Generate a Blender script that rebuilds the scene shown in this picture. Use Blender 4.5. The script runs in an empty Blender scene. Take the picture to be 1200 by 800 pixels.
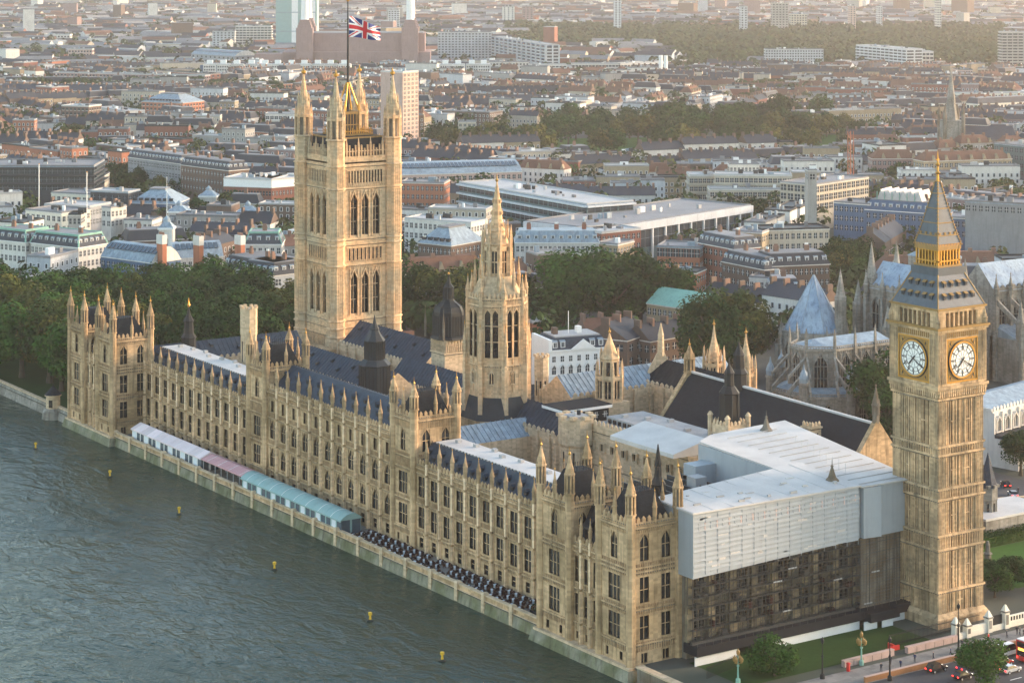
import bpy, math, random
from math import sin, cos, pi, radians as R
from mathutils import Vector
random.seed(7)
sc = bpy.context.scene
col = sc.collection
# ------------------------------------------------------------------ camera, world, sun, exposure
# metres: x runs inland (west) from the river wall, y runs upstream (south) along the palace, z is up
CAM = (-257.82, -335.33, 137.32)
cd = bpy.data.cameras.new('camera')
cam = bpy.data.objects.new('camera', cd); col.objects.link(cam)
cam.location = CAM
YAW = 0.579
cam.rotation_euler = (pi/2, 0, -YAW)
cd.lens = 2596.4/1200*36; cd.sensor_width = 36; cd.sensor_fit = 'HORIZONTAL'
cd.shift_x = (600-539.88)/1200; cd.shift_y = -(400+63.685)/1200
cd.clip_start = 5; cd.clip_end = 30000
sc.camera = cam
SUN = Vector((.96, -.28, 0)).normalized(); ELEV = R(12)
w = bpy.data.worlds.new('World'); sc.world = w; w.use_nodes = True
nt = w.node_tree
sky = nt.nodes.new('ShaderNodeTexSky'); sky.sky_type = 'NISHITA'; sky.sun_disc = False
sky.sun_elevation = ELEV; sky.sun_rotation = math.atan2(SUN.x, SUN.y)
sky.air_density = 1.0; sky.dust_density = 1.0; sky.ozone_density = 1.0; sky.altitude = 50
bg = nt.nodes['Background']; bg.inputs[1].default_value = .15
tint = nt.nodes.new('ShaderNodeMix'); tint.data_type = 'RGBA'; tint.blend_type = 'MULTIPLY'; tint.inputs[0].default_value = 1; tint.inputs[7].default_value = (1, .93, .84, 1)
nt.links.new(sky.outputs[0], tint.inputs[6]); nt.links.new(tint.outputs[2], bg.inputs[0])
sl = bpy.data.lights.new('sun', 'SUN'); sl.energy = 1.1; sl.angle = R(8); sl.color = (1, .72, .52)
so = bpy.data.objects.new('sun', sl); col.objects.link(so)
sd = Vector((SUN.x*cos(ELEV), SUN.y*cos(ELEV), sin(ELEV)))
so.rotation_euler = sd.to_track_quat('Z', 'Y').to_euler(); so.location = (600, -300, 400)
vs = sc.view_settings; sc.display_settings.display_device = 'sRGB'
vs.view_transform = 'Standard'; vs.look = 'None'; vs.gamma = 1; vs.use_curve_mapping = False
vs.exposure = 2.3
cy = sc.cycles
try:
    cy.use_denoising = True; cy.denoiser = 'OPENIMAGEDENOISE'
except Exception: pass
cy.max_bounces = 5; cy.diffuse_bounces = 3; cy.glossy_bounces = 2; cy.transmission_bounces = 2; cy.volume_bounces = 1
cy.caustics_reflective = False; cy.caustics_refractive = False

# ------------------------------------------------------------------ materials
MATS = {}
def M(name, rgb=None, rough=.85, var=.18, scale=.35, metal=0, bump=0, obrand=0, island=0, streak=0, block=None, alt=None, spec=.3, emit=0):
    if name in MATS: return MATS[name]
    m = bpy.data.materials.new(name); MATS[name] = m; m.use_nodes = True
    t = m.node_tree; N = t.nodes.new; L = t.links.new
    b = t.nodes['Principled BSDF']
    b.inputs['Roughness'].default_value = rough; b.inputs['Metallic'].default_value = metal
    b.inputs['Specular IOR Level'].default_value = spec
    m.diffuse_color = (*rgb, 1)
    geo = N('ShaderNodeNewGeometry')
    tc = N('ShaderNodeTexCoord')
    def mul(a, fac_socket, lo, hi):      # multiply a colour by a grey lo..hi
        mr = N('ShaderNodeMapRange'); L(fac_socket, mr.inputs[0]); mr.inputs[3].default_value = lo; mr.inputs[4].default_value = hi
        mx = N('ShaderNodeMix'); mx.data_type = 'RGBA'; mx.blend_type = 'MULTIPLY'; mx.inputs[0].default_value = 1
        L(a, mx.inputs[6]); L(mr.outputs[0], mx.inputs[7]); return mx.outputs[2]
    def noise(sc_, det=4, vec=None):
        n = N('ShaderNodeTexNoise'); n.inputs['Scale'].default_value = sc_; n.inputs['Detail'].default_value = det
        L(vec or geo.outputs['Position'], n.inputs['Vector']); return n.outputs[0]
    rgbn = N('ShaderNodeRGB'); rgbn.outputs[0].default_value = (*rgb, 1); c = rgbn.outputs[0]
    n1 = None
    if alt:
        n1 = noise(scale*.6, 3)
        mr = N('ShaderNodeMapRange'); L(n1, mr.inputs[0]); mr.inputs[1].default_value = .4; mr.inputs[2].default_value = .62
        mx = N('ShaderNodeMix'); mx.data_type = 'RGBA'; L(mr.outputs[0], mx.inputs[0]); L(c, mx.inputs[6])
        mx.inputs[7].default_value = (*alt, 1); c = mx.outputs[2]
    if var:
        n1 = noise(scale); c = mul(c, n1, 1-var*1.6, 1+var*1.6)
        n2 = noise(scale*7, 2); c = mul(c, n2, 1-var*.8, 1+var*.8)
    if block:
        sn = N('ShaderNodeVectorMath'); sn.operation = 'SNAP'; L(geo.outputs['Position'], sn.inputs[0]); sn.inputs[1].default_value = block
        wn = N('ShaderNodeTexWhiteNoise'); L(sn.outputs[0], wn.inputs['Vector']); c = mul(c, wn.outputs[0], .82, 1.16)
    if streak:
        mp = N('ShaderNodeMapping'); mp.inputs['Scale'].default_value = (1.1, 1.1, .09); L(geo.outputs['Position'], mp.inputs[0])
        c2 = noise(1.0, 3, mp.outputs[0])
        mr = N('ShaderNodeMapRange'); L(c2, mr.inputs[0]); mr.inputs[1].default_value = .5; mr.inputs[2].default_value = .75
        mr.inputs[3].default_value = 1; mr.inputs[4].default_value = 1-streak
        mx = N('ShaderNodeMix'); mx.data_type = 'RGBA'; mx.blend_type = 'MULTIPLY'; mx.inputs[0].default_value = 1
        L(c, mx.inputs[6]); L(mr.outputs[0], mx.inputs[7]); c = mx.outputs[2]
    if obrand:
        oi = N('ShaderNodeObjectInfo'); c = mul(c, oi.outputs['Random'], 1-obrand, 1+obrand)
    if island:
        c = mul(c, geo.outputs['Random Per Island'], 1-island, 1+island)
    L(c, b.inputs['Base Color'])
    if bump:
        bn = N('ShaderNodeBump'); bn.inputs['Strength'].default_value = bump; bn.inputs['Distance'].default_value = .3
        L(noise(scale*6, 3), bn.inputs['Height']); L(bn.outputs[0], b.inputs['Normal'])
    if emit:
        b.inputs['Emission Color'].default_value = (*rgb, 1); b.inputs['Emission Strength'].default_value = emit
    return m
M('stone', (.54, .37, .215), .9, .22, .16, bump=.3, streak=.55, block=(1.1, 1.1, .5), alt=(.34, .235, .13), spec=0.1)
M('stone_pale', (.54, .41, .27), .9, .12, .2, bump=.2, streak=.25, block=(1.1, 1.1, .5), spec=0.1)
M('stone_tower', (.56, .395, .235), .9, .16, .25, bump=.3, streak=.55, block=(.9, .9, .45), alt=(.32, .245, .155), spec=0.1)
M('stone_warm', (.63, .41, .235), .9, .14, .2, bump=.3, streak=.3, block=(1.1, 1.1, .5), alt=(.45, .35, .23), spec=0.1)
M('stone_dark', (.15, .12, .085), .95, .2, .4, bump=.3, streak=.5, alt=(.2, .18, .15), spec=0.05)
M('stone_scaffold', (.27, .225, .15), .95, .25, .5, streak=.5, alt=(.12, .11, .085), spec=0.05)
M('stone_wet', (.13, .135, .07), .8, .3, .4, bump=.4, streak=.5, alt=(.24, .23, .17))
M('stone_lit', (.76, .56, .365), .9, .14, .3, bump=.3, streak=.3, block=(1.1, 1.1, .5), spec=0.1)
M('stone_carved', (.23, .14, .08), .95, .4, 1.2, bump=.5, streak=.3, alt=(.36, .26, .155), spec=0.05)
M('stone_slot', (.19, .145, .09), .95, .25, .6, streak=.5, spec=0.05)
M('abbey_stone', (.27, .255, .225), .9, .18, .2, bump=.3, streak=.5, block=(1.1, 1.1, .5), alt=(.19, .175, .15))
M('slate', (.04, .052, .072), .55, .22, .5, bump=.25, streak=.2, block=(.8, .8, .35), spec=0.1)
M('slate_dark', (.014, .018, .024), .6, .22, .5, bump=.25, block=(.8, .8, .35), spec=0.06)
M('iron_roof', (.026, .042, .064), .45, .2, .3, streak=.3, block=(1.2, 1.2, .8), spec=0.15)
M('lead', (.22, .28, .33), .5, .18, .25, streak=.3, block=(1.2, 1.2, 50))
M('lead_blue', (.19, .27, .37), .5, .2, .2, streak=.45, alt=(.28, .36, .44))
M('spire_iron', (.062, .085, .108), .5, .25, .5, streak=.3)
M('lead_dark', (.030, .036, .042), .5, .2, .3, streak=.3, spec=0.15)
M('gold', (.47, .255, .05), .38, .12, 1, metal=.6)
M('gold_paint', (.27, .16, .05), .5, .2, 1.2)
M('glass_dark', (.010, .013, .016), .12, .3, .5, spec=.5)
M('glass_blue', (.05, .08, .11), .1, .25, .3, spec=.6)
M('lead_light', (.045, .048, .048), .35, .3, 3, spec=.4)
M('black_iron', (.018, .02, .022), .5, .15, 2, spec=0.15)
M('dial_white', (.78, .78, .74), .5, .04, 1)
M('dial_dark', (.02, .022, .03), .5, 0)
M('white_sheet', (.32, .35, .375), .6, .06, .35, streak=.12)
M('netting', (.028, .034, .032), .9, .3, 1)
M('sheet_grey', (.30, .335, .36), .6, .1, .5)
M('sheet_pink', (.55, .42, .39), .6, .1, .5)
M('white_roof', (.52, .50, .475), .7, .08, .2, alt=(.44, .425, .41))
M('roof_felt', (.34, .33, .32), .9, .2, .25, alt=(.27, .27, .27))
M('white_paint', (.74, .74, .72), .6, .06, .6)
M('cream_paint', (.66, .62, .52), .7, .08, .5)
M('hoarding', (.62, .63, .62), .7, .06, .5)
M('black_board', (.02, .022, .026), .8, .2, .6, spec=0.05)
M('asphalt', (.06, .063, .068), .85, .2, .15, alt=(.075, .077, .08), spec=0.15)
M('paving', (.20, .19, .175), .9, .15, .2, block=(1.2, 1.2, 9))
M('city_ground', (.10, .10, .095), .95, .3, .02, alt=(.07, .08, .06), spec=0.05)
M('pinkstone', (.42, .30, .26), .85, .15, .6)
M('rust_board', (.26, .12, .05), .8, .2, .5)
M('grass', (.045, .105, .02), .95, .22, .12, spec=0.05)
M('grass_dark', (.028, .06, .016), .95, .22, .12, spec=0.05)
M('bark', (.07, .055, .04), .95, .2, 1)
M('leaf', (.012, .036, .008), .9, .12, .12, obrand=.28, island=.5, alt=(.027, .060, .011), spec=.06)
M('leaf_gold', (.085, .078, .014), .9, .15, .15, obrand=.2, island=.45, alt=(.030, .055, .012), spec=.1)
M('leaf_bright', (.036, .085, .013), .9, .12, .2, obrand=.2, island=.4, spec=.1)
M('leaf_far', (.028, .052, .014), .9, .15, .01, island=.35, alt=(.05, .065, .018), spec=.1)
M('copper', (.20, .38, .31), .7, .15, .3, streak=.25)
M('teal_canvas', (.24, .37, .36), .7, .08, .3)
M('pink_canvas', (.70, .58, .58), .7, .06, .3, block=(50, 4.2, 50))
M('rose_canvas', (.55, .30, .31), .7, .1, .3)
M('red_paint', (.50, .03, .025), .4, .08, 1)
M('red_light', (.9, .03, .02), .4, 0, emit=1.6)
M('head_light', (1, .92, .75), .4, 0, emit=1.2)
M('sign_yellow', (.9, .7, .1), .5, 0, emit=.5)
M('yellow_paint', (.72, .42, .03), .5, .1, 1)
M('rubber', (.02, .02, .02), .8, 0)
M('navy_paint', (.02, .035, .10), .35, .05, 1)
M('silver_paint', (.48, .50, .52), .3, .05, 1, metal=.3)
M('car_black', (.012, .013, .016), .25, 0, spec=.6)
M('hivis', (.55, .7, .05), .7, 0)
M('skin', (.45, .28, .2), .7, 0)
M('cloth_dark', (.03, .035, .05), .9, .1, 2)
M('cloth_white', (.62, .66, .70), .8, .05, 1)
M('chair_brown', (.035, .012, .011), .7, .15, 2, spec=0.1)
M('flag_blue', (.01, .03, .16), .8, .05, 1); M('flag_red', (.55, .015, .03), .8, .05, 1); M('flag_white', (.75, .75, .75), .8, .05, 1)
WALLS = {'brick_brown': (.13, .09, .07), 'brick_red': (.24, .10, .07), 'brick_orange': (.36, .14, .08), 'stock_yellow': (.30, .245, .165), 'stucco': (.58, .56, .52),
         'concrete': (.32, .31, .29), 'stone_beige': (.44, .39, .31), 'grey_render': (.24, .25, .26), 'pale_grey': (.46, .48, .50), 'pink_render': (.46, .33, .28),
         'glass_teal': (.07, .12, .13), 'blue_slate': (.07, .12, .20), 'dark_clad': (.045, .048, .055), 'mauve_brick': (.25, .17, .16)}
for k, v in WALLS.items(): M(k, v, .9, .14, .12, obrand=.12, streak=.2)
M('roof_grey', (.19, .195, .205), .9, .2, .08, obrand=.2); M('roof_pale', (.37, .37, .37), .85, .15, .08, obrand=.15)
M('roof_tile', (.16, .085, .06), .9, .2, .15, obrand=.15, spec=0.1); M('roof_slate', (.045, .052, .065), .6, .2, .15, obrand=.25, spec=0.1)
M('chimney_pot', (.19, .115, .085), .9, .2, .4)
m = M('window_glass', (.035, .045, .055), .15, .3, .3, spec=.5)

# ------------------------------------------------------------------ mesh building
class MB:
    """collects shapes in a local frame: u along a wall, n out of it, z up"""
    def __init__(s): s.v = []; s.f = []; s.mi = []; s.mats = []; s.at(0, 0, 0)
    def at(s, ox, oy, a=0, oz=0): s.o = (ox, oy, oz); s.ca = cos(a); s.sa = sin(a); return s
    def p(s, u, n, z): return (s.o[0]+u*s.ca+n*s.sa, s.o[1]+u*s.sa-n*s.ca, s.o[2]+z)
    def m(s, k):
        if k not in s.mats: s.mats.append(k)
        return s.mats.index(k)
    def face(s, pts, k):
        i = len(s.v); s.v += [s.p(*q) for q in pts]; s.f.append(tuple(range(i, i+len(pts)))); s.mi.append(s.m(k))
    def hexa(s, b, t, k, cap=True):     # rings of points bottom b, top t
        i = len(s.v); n = len(b); s.v += [s.p(*q) for q in b]+[s.p(*q) for q in t]; mi = s.m(k)
        for j in range(n):
            s.f.append((i+j, i+(j+1) % n, i+n+(j+1) % n, i+n+j)); s.mi.append(mi)
        if cap:
            s.f.append(tuple(range(i+n-1, i-1, -1))); s.f.append(tuple(range(i+n, i+2*n))); s.mi += [mi, mi]
    def box(s, u0, u1, n0, n1, z0, z1, k):
        q = [(u0, n1), (u1, n1), (u1, n0), (u0, n0)]
        s.hexa([(a, b, z0) for a, b in q], [(a, b, z1) for a, b in q], k)
    def taper(s, u0, u1, n0, n1, z0, z1, ku, kn, k):     # box whose top is inset by ku, kn
        b = [(u0, n1, z0), (u1, n1, z0), (u1, n0, z0), (u0, n0, z0)]
        t = [(u0+ku, n1-kn, z1), (u1-ku, n1-kn, z1), (u1-ku, n0+kn, z1), (u0+ku, n0+kn, z1)]
        s.hexa(b, t, k)
    def lathe(s, cu, cn, prof, k, n=8, rot=None):
        rot = pi/n if rot is None else rot
        i = len(s.v); mi = s.m(k)
        for r, z in prof:
            for j in range(n):
                a = rot+2*pi*j/n; s.v.append(s.p(cu+r*cos(a), cn+r*sin(a), z))
        for q in range(len(prof)-1):
            for j in range(n):
                a = i+q*n+j; b = i+q*n+(j+1) % n; s.f.append((a, b, b+n, a+n)); s.mi.append(mi)
        s.f.append(tuple(range(i+n-1, i-1, -1))); s.mi.append(mi)
        e = i+(len(prof)-1)*n; s.f.append(tuple(range(e, e+n))); s.mi.append(mi)
    def gable(s, u0, u1, n0, n1, z0, z1, k, ke=None):    # ridge along u
        nm = (n0+n1)/2
        s.face([(u0, n1, z0), (u1, n1, z0), (u1, nm, z1), (u0, nm, z1)], k)
        s.face([(u1, n0, z0), (u0, n0, z0), (u0, nm, z1), (u1, nm, z1)], k)
        s.face([(u0, n0, z0), (u0, n1, z0), (u0, nm, z1)], ke or k); s.face([(u1, n1, z0), (u1, n0, z0), (u1, nm, z1)], ke or k)
    def tube(s, a, b, r, k, n=5):
        a = Vector(s.p(*a)); b = Vector(s.p(*b)); d = (b-a).normalized()
        x = d.orthogonal().normalized(); y = d.cross(x); i = len(s.v); mi = s.m(k)
        for c in (a, b):
            for j in range(n): s.v.append(tuple(c+r*(x*cos(2*pi*j/n)+y*sin(2*pi*j/n))))
        for j in range(n): s.f.append((i+j, i+(j+1) % n, i+n+(j+1) % n, i+n+j)); s.mi.append(mi)
    def mesh(s, name):
        me = bpy.data.meshes.new(name); me.from_pydata(s.v, [], s.f)
        for k in s.mats: me.materials.append(MATS[k])
        me.polygons.foreach_set('material_index', s.mi); me.update(); return me
    def build(s, name, parent=None, **kw): return link(name, s.mesh(name), parent, **kw)

def link(name, data, parent=None, loc=(0, 0, 0), rz=0, **props):
    o = bpy.data.objects.new(name, data); col.objects.link(o); o.location = loc; o.rotation_euler = (0, 0, rz)
    if parent: o.parent = parent
    for k, v in props.items():
        if v: o[k] = v
    return o
def thing(name, label, cat, loc=(0, 0, 0), rz=0, group=None): return link(name, None, None, loc, rz, label=label, category=cat, group=group)
def struct(mb, name): return mb.build(name, kind='structure')
def copy_tree(o, loc=None, rz=None, label=None):
    c = o.copy(); col.objects.link(c)
    if loc: c.location = loc
    if rz is not None: c.rotation_euler = (0, 0, rz)
    if label: c['label'] = label
    for ch in o.children:
        d = ch.copy(); col.objects.link(d); d.parent = c
        for g in ch.children:
            e = g.copy(); col.objects.link(e); e.parent = d
    return c
CACHE = {}
def window_mesh(w_, h, lights=2, tr=1, arch=False, frame='stone', glass='glass_dark', bar=.16, deep=.3):
    key = ('w', round(w_, 2), round(h, 2), lights, tr, arch, frame, glass, deep)
    if key in CACHE: return CACHE[key]
    b = MB(); hw = w_/2
    b.face([(-hw, .02, 0), (hw, .02, 0), (hw, .02, h), (-hw, .02, h)], glass)
    for i in range(1, lights):
        u = -hw+w_*i/lights; b.box(u-bar/2, u+bar/2, 0, deep, 0, h, frame)
    for i in range(1, tr+1):
        z = h*i/(tr+1); b.box(-hw, hw, 0, deep*.8, z-bar/2, z+bar/2, frame)
    if bar > .1:
        ex_ = .36 if deep < .2 else deep+.42
        e_ = .63-.3+.0 if deep < .2 else deep+.33; b.box(-hw-.18, -hw, 0, e_, 0, h, frame); b.box(hw, hw+.18, 0, e_, 0, h, frame)
        b.box(-hw-.22, hw+.22, 0, ex_, -.22, 0, frame)
        if not arch: b.box(-hw-.22, hw+.22, 0, ex_-.02, h, h+.2, frame)
    if arch:
        ex_ = .36 if deep < .2 else deep+.42
        ah = min(w_*.8, h*.4)
        for sgn in (-1, 1):
            pr = [(sgn*hw, h-ah), (sgn*hw, h), (0, h), (sgn*hw*.32, h-ah*.18), (sgn*hw*.72, h-ah*.5)]
            b.hexa([(u, 0, z) for u, z in pr], [(u, deep*1.1, z) for u, z in pr], frame)
            b.hexa([(sgn*(hw+.25), 0, h-ah), (sgn*(hw+.25), 0, h-ah+.3), (0, 0, h+.55), (0, 0, h+.2)], [(sgn*(hw+.25), ex_, h-ah), (sgn*(hw+.25), ex_, h-ah+.3), (0, ex_, h+.55), (0, ex_, h+.2)], frame)
    CACHE[key] = b.mesh('window'); return CACHE[key]
def pinnacle_mesh(h, r, stone='stone', gold=True):
    key = ('p', h, r, stone, gold)
    if key in CACHE: return CACHE[key]
    b = MB()
    b.lathe(0, 0, [(r, 0), (r, h*.42), (r*1.35, h*.43), (r*1.35, h*.46), (r*1.05, h*.48), (r*.72, h*.62), (r*.38, h*.78), (r*.14, h*.9)], stone)
    for q in range(4):
        a = q*pi/2; b.lathe(1.15*r*cos(a), 1.15*r*sin(a), [(r*.22, h*.2), (r*.22, h*.46), (.02, h*.6)], stone, 4)
    b.lathe(0, 0, [(r*.14, h*.9), (r*.34, h*.93), (r*.1, h*.96), (.03, h)], 'gold' if gold else stone, 6)
    CACHE[key] = b.mesh('pinnacle'); return CACHE[key]
def turret_mesh(h, r, z_open, stone='stone'):       # octagonal corner turret with slit openings and an ogee spirelet
    key = ('t', h, r, z_open, stone)
    if key in CACHE: return CACHE[key]
    b = MB()
    b.lathe(0, 0, [(r, 0), (r, z_open)], stone); b.lathe(0, 0, [(r*1.22, z_open), (r*1.22, z_open+.3)], stone)
    zt = z_open+(h-z_open)*.42
    b.lathe(0, 0, [(r*.72, z_open+.3), (r*.72, zt)], 'stone_dark')
    for j in range(8):
        a = pi/8+j*pi/4; b.lathe(r*.92*cos(a), r*.92*sin(a), [(r*.2, z_open+.3), (r*.2, zt), (.02, zt+r*1.2)], stone, 4)
    b.lathe(0, 0, [(r*1.2, zt), (r*1.2, zt+.3), (r*.95, zt+.4), (r*.82, zt+(h-zt)*.28), (r*.45, zt+(h-zt)*.5), (r*.22, zt+(h-zt)*.72), (r*.1, h*.97)], stone)
    b.lathe(0, 0, [(r*.1, h*.965), (r*.3, h*.975), (r*.08, h*.985), (.03, h+.5)], 'gold', 6)
    CACHE[key] = b.mesh('turret'); return CACHE[key]
def put(t, name, me, F, u, n, z, **kw):
    ox, oy, a = F; return link(name, me, t, (ox+u*cos(a)+n*sin(a), oy+u*sin(a)-n*cos(a), z), a, **kw)

def skin(b, u0, u1, z0, z1, rows, k='stone', d=.5):
    """front skin of a wall with openings; rows = [(za, zb, [(ua, ub)...])]"""
    z = z0
    for za, zb, hs in sorted(rows):
        if za > z: b.box(u0, u1, 0, d, z, za, k)
        u = u0
        for ua, ub in sorted(hs):
            if ua > u: b.box(u, ua, 0, d, za, zb, k)
            u = ub
        if u1 > u: b.box(u, u1, 0, d, za, zb, k)
        z = zb
    if z1 > z: b.box(u0, u1, 0, d, z, z1, k)
def band(b, u0, u1, z, k='stone', d=.5, h=.35, o=.28):
    if k[:5] == 'stone' and k != 'stone_dark': b.box(u0+.01, u1-.01, 0, d+.06, z-h/2-.3, z-h/2, 'stone_dark')  # strip of darker stone just below each string course
    b.box(u0-o+.004, u1+o-.004, 0, d+o, z-h/2, z+h/2, k)
def ribs(b, u0, u1, z0, z1, step, k='stone', d=.5, w_=.12, o=.14):
    n = max(1, round((u1-u0)/step))
    for i in range(n+1):
        u = u0+(u1-u0)*i/n; b.box(u-w_/2, u+w_/2, d, d+o, z0, z1, k)
def merlons(b, u0, u1, z, step=1.3, k='stone', d=.5, h=.7, th=.35):
    n = max(1, int((u1-u0)/step))
    for i in range(n):
        u = u0+(u1-u0)*(i+.5)/n; s_ = (u1-u0)/n
        b.box(u-s_*.28, u+s_*.28, d-th, d+.04, z, z+h, k)
        b.hexa([(u-s_*.28, d-th, z+h), (u+s_*.28, d-th, z+h), (u+s_*.28, d+.04, z+h), (u-s_*.28, d+.04, z+h)], [(u-.05, d-th*.6, z+h*1.7), (u+.05, d-th*.6, z+h*1.7), (u+.05, d-.1, z+h*1.7), (u-.05, d-.1, z+h*1.7)], k)
def gothic(t, b, F, W, z0, zp, bays, rows, bands, k='stone', butt=.45, pin=None, ends=(True, True), merl=True, panel=True, u_off=0, bw=None):
    """a gothic wall front. rows: (za, zb, width, lights, transoms, arch, per_bay)"""
    b.at(*F); bwid = W/bays; d = .5; rr = []
    for za, zb, ww, li, tr, ar, pb in rows:
        hs = []
        for i in range(bays):
            for q in range(pb):
                uc = u_off+bwid*(i+(q+1)/(pb+1) if pb == 1 else i+.5+(q-(pb-1)/2)*.44)
                hs.append((uc-ww/2, uc+ww/2)); put(t, 'window', window_mesh(ww, zb-za, li, tr, ar, k, 'glass_dark', .14, .14), F, uc, .22, za)
        rr.append((za, zb, hs))
    skin(b, u_off, u_off+W, z0, zp-1.3, rr, k, d)
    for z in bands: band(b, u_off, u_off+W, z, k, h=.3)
    if panel:
        zz = sorted([z0]+[r[0] for r in rows]+[r[1] for r in rows]+[zp-1.3])
        for i in range(bays):
            ua = u_off+bwid*i+.6; ub = u_off+bwid*(i+1)-.6
            prev = None
            for r in sorted(rows):
                if prev is not None and r[0]-prev > .9:
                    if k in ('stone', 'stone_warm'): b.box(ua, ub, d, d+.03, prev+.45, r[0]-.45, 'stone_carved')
                    ribs(b, ua, ub, prev+.35, r[0]-.35, .55, k)
                prev = r[1]
            if prev is not None and zp-1.3-prev > .7: ribs(b, ua, ub, prev+.3, zp-1.35, .5, k)
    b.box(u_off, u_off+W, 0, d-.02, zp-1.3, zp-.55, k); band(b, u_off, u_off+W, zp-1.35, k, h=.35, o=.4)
    ribs(b, u_off, u_off+W, zp-1.15, zp-.5, .6, k, d-.05, .16, .16)
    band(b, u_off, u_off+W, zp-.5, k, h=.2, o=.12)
    if merl: merlons(b, u_off, u_off+W, zp-.45, 1.25, k)
    if butt:
        for i in range(bays+1):
            if (i == 0 and not ends[0]) or (i == bays and not ends[1]): continue
            u = u_off+bwid*i; kb = 'stone_lit' if k == 'stone' else k; b.box(u-butt, u+butt, d, d+.75, z0, zp-9.5, kb); b.box(u-butt*.82, u+butt*.82, d, d+.55, zp-9.5, zp+.3, kb)  # buttresses in paler stone: light on their fronts is put into the colour
            for z in bands: b.box(u-butt-.1, u+butt+.1, d, d+.9, z-.2, z+.2, k)
            b.box(u-.1, u+.1, d+.75, d+.87, z0+1, zp-9.6, k)
            if pin: put(t, 'pinnacle', pinnacle_mesh(pin[0], pin[1], k), F, u, d+.25, zp+.2)
# ------------------------------------------------------------------ the setting: river, ground, roads
H2 = -pi/2
def sheet(name, pts, z, k, kind='structure', **kw):
    b = MB(); b.face([(x, -y, z) for x, y in pts], k); return b.build(name, kind=kind, **kw)
m = M('river_water', (.011, .034, .022), .12, 0, 1, spec=.5); m.node_tree.nodes['Principled BSDF'].inputs['IOR'].default_value = 1.33
t_ = m.node_tree; N = t_.nodes.new; L = t_.links.new; pb = t_.nodes['Principled BSDF']
ge = N('ShaderNodeNewGeometry'); hts = []
for (sx, sy, sc_, dt) in ((1, .5, .03, 4), (1, .55, .28, 4), (1, .7, 1.0, 3)):
    mp = N('ShaderNodeMapping'); mp.inputs['Scale'].default_value = (sx, sy, 1); mp.inputs['Rotation'].default_value = (0, 0, .5); L(ge.outputs['Position'], mp.inputs[0])
    n_ = N('ShaderNodeTexNoise'); n_.inputs['Scale'].default_value = sc_; n_.inputs['Detail'].default_value = dt; n_.inputs['Distortion'].default_value = .8; L(mp.outputs[0], n_.inputs['Vector']); hts.append(n_.outputs[0])
prev = None
for h_, ds, st in zip(hts, (5, 1.0, .36), (.7, .9, .75)):
    bn = N('ShaderNodeBump'); bn.inputs['Strength'].default_value = st; bn.inputs['Distance'].default_value = ds; L(h_, bn.inputs['Height'])
    if prev: L(prev, bn.inputs['Normal'])
    prev = bn.outputs[0]
L(prev, pb.inputs['Normal'])
n_ = N('ShaderNodeTexNoise'); n_.inputs['Scale'].default_value = .018; n_.inputs['Detail'].default_value = 4; n_.inputs['Distortion'].default_value = 1.5; L(ge.outputs['Position'], n_.inputs['Vector']); mr = N('ShaderNodeMapRange'); mr.inputs[1].default_value = .35; mr.inputs[2].default_value = .65; mr.inputs[3].default_value = .05; mr.inputs[4].default_value = .32; L(n_.outputs[0], mr.inputs[0]); L(mr.outputs[0], pb.inputs['Roughness'])
sheet('river_water', [(-2600, -900), (0, -900), (0, 2600), (-2600, 2600)], -2.5, 'river_water')
sheet('ground', [(0, -900), (9000, -900), (9000, 9500), (-3600, 9500), (-3600, 2600), (0, 2600)], 0, 'city_ground')
sheet('terrace', [(.6, 28), (10.4, 28), (10.4, 239), (.6, 239)], .02, 'paving')
sheet('speakers_green', [(11, -20.4), (60, -20.4), (60, -4), (11, -4)], .03, 'grass_dark')
sheet('yard_lawn', [(101, -4), (140, -4), (140, 21.5), (101, 21.5)], .03, 'grass')
sheet('yard_path', [(101, 6), (140, 9.5), (140, 10.5), (101, 7)], .04, 'paving')
sheet('garden_lawn', [(3, 272), (150, 272), (150, 520), (3, 520)], .03, 'grass_dark')
sheet('park_lawn', [(480, 700), (820, 640), (900, 840), (540, 1000)], .03, 'grass')
sheet('road', [(-60, -58), (300, -58), (300, -31.4), (-60, -31.4)], .03, 'asphalt')
b = MB()
for i in range(12): b.box(i*9+10, i*9+13, 44.6, 44.8, .034, .04, 'white_paint')
struct(b, 'road_marking')
b = MB(); b.box(0, 200, 24.2, 31.4, 0, .14, 'paving'); struct(b, 'pavement')
sheet('street_road', [(150, -20), (175, -20), (175, 75), (140, 75)], .03, 'asphalt')
# embankment walls
def river_wall(label, y0, y1, zt, pier):
    t = thing('river_wall', label, 'river wall', (0, y0, -3)); L_ = y1-y0; b = MB(); b.at(.9, L_, H2)
    b.hexa([(0, -.6, 0), (L_, -.6, 0), (L_, .9, 0), (0, .9, 0)], [(0, -.6, zt+2), (L_, -.6, zt+2), (L_, .35, zt+2), (0, .35, zt+2)], 'stone_wet')
    b.box(0, L_, -.45, .25, zt+2, zt+3, 'stone'); b.box(0, L_, -.55, .5, zt+3, zt+3.25, 'stone_pale'); band(b, 0, L_, zt+1.9, 'stone_pale', .1, .3, .4)
    b.build('wall', t)
    n = int(L_/pier)
    for i in range(n+1):
        p_ = CACHE.get('pier')
        if not p_:
            q = MB(); q.box(-.55, .55, -.5, .85, .6, zt+3.3, 'stone_pale'); q.taper(-.65, .65, -.6, .95, zt+3.3, zt+3.7, .3, .3, 'stone_pale'); p_ = CACHE['pier'] = q.mesh('pier')
        put(t, 'pier', p_, (.9, L_, H2), L_*i/n, 0, 0)
river_wall('pale green stained stone river wall in front of the palace terrace', 30.2, 236.8, 1.1, 10.3)
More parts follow.
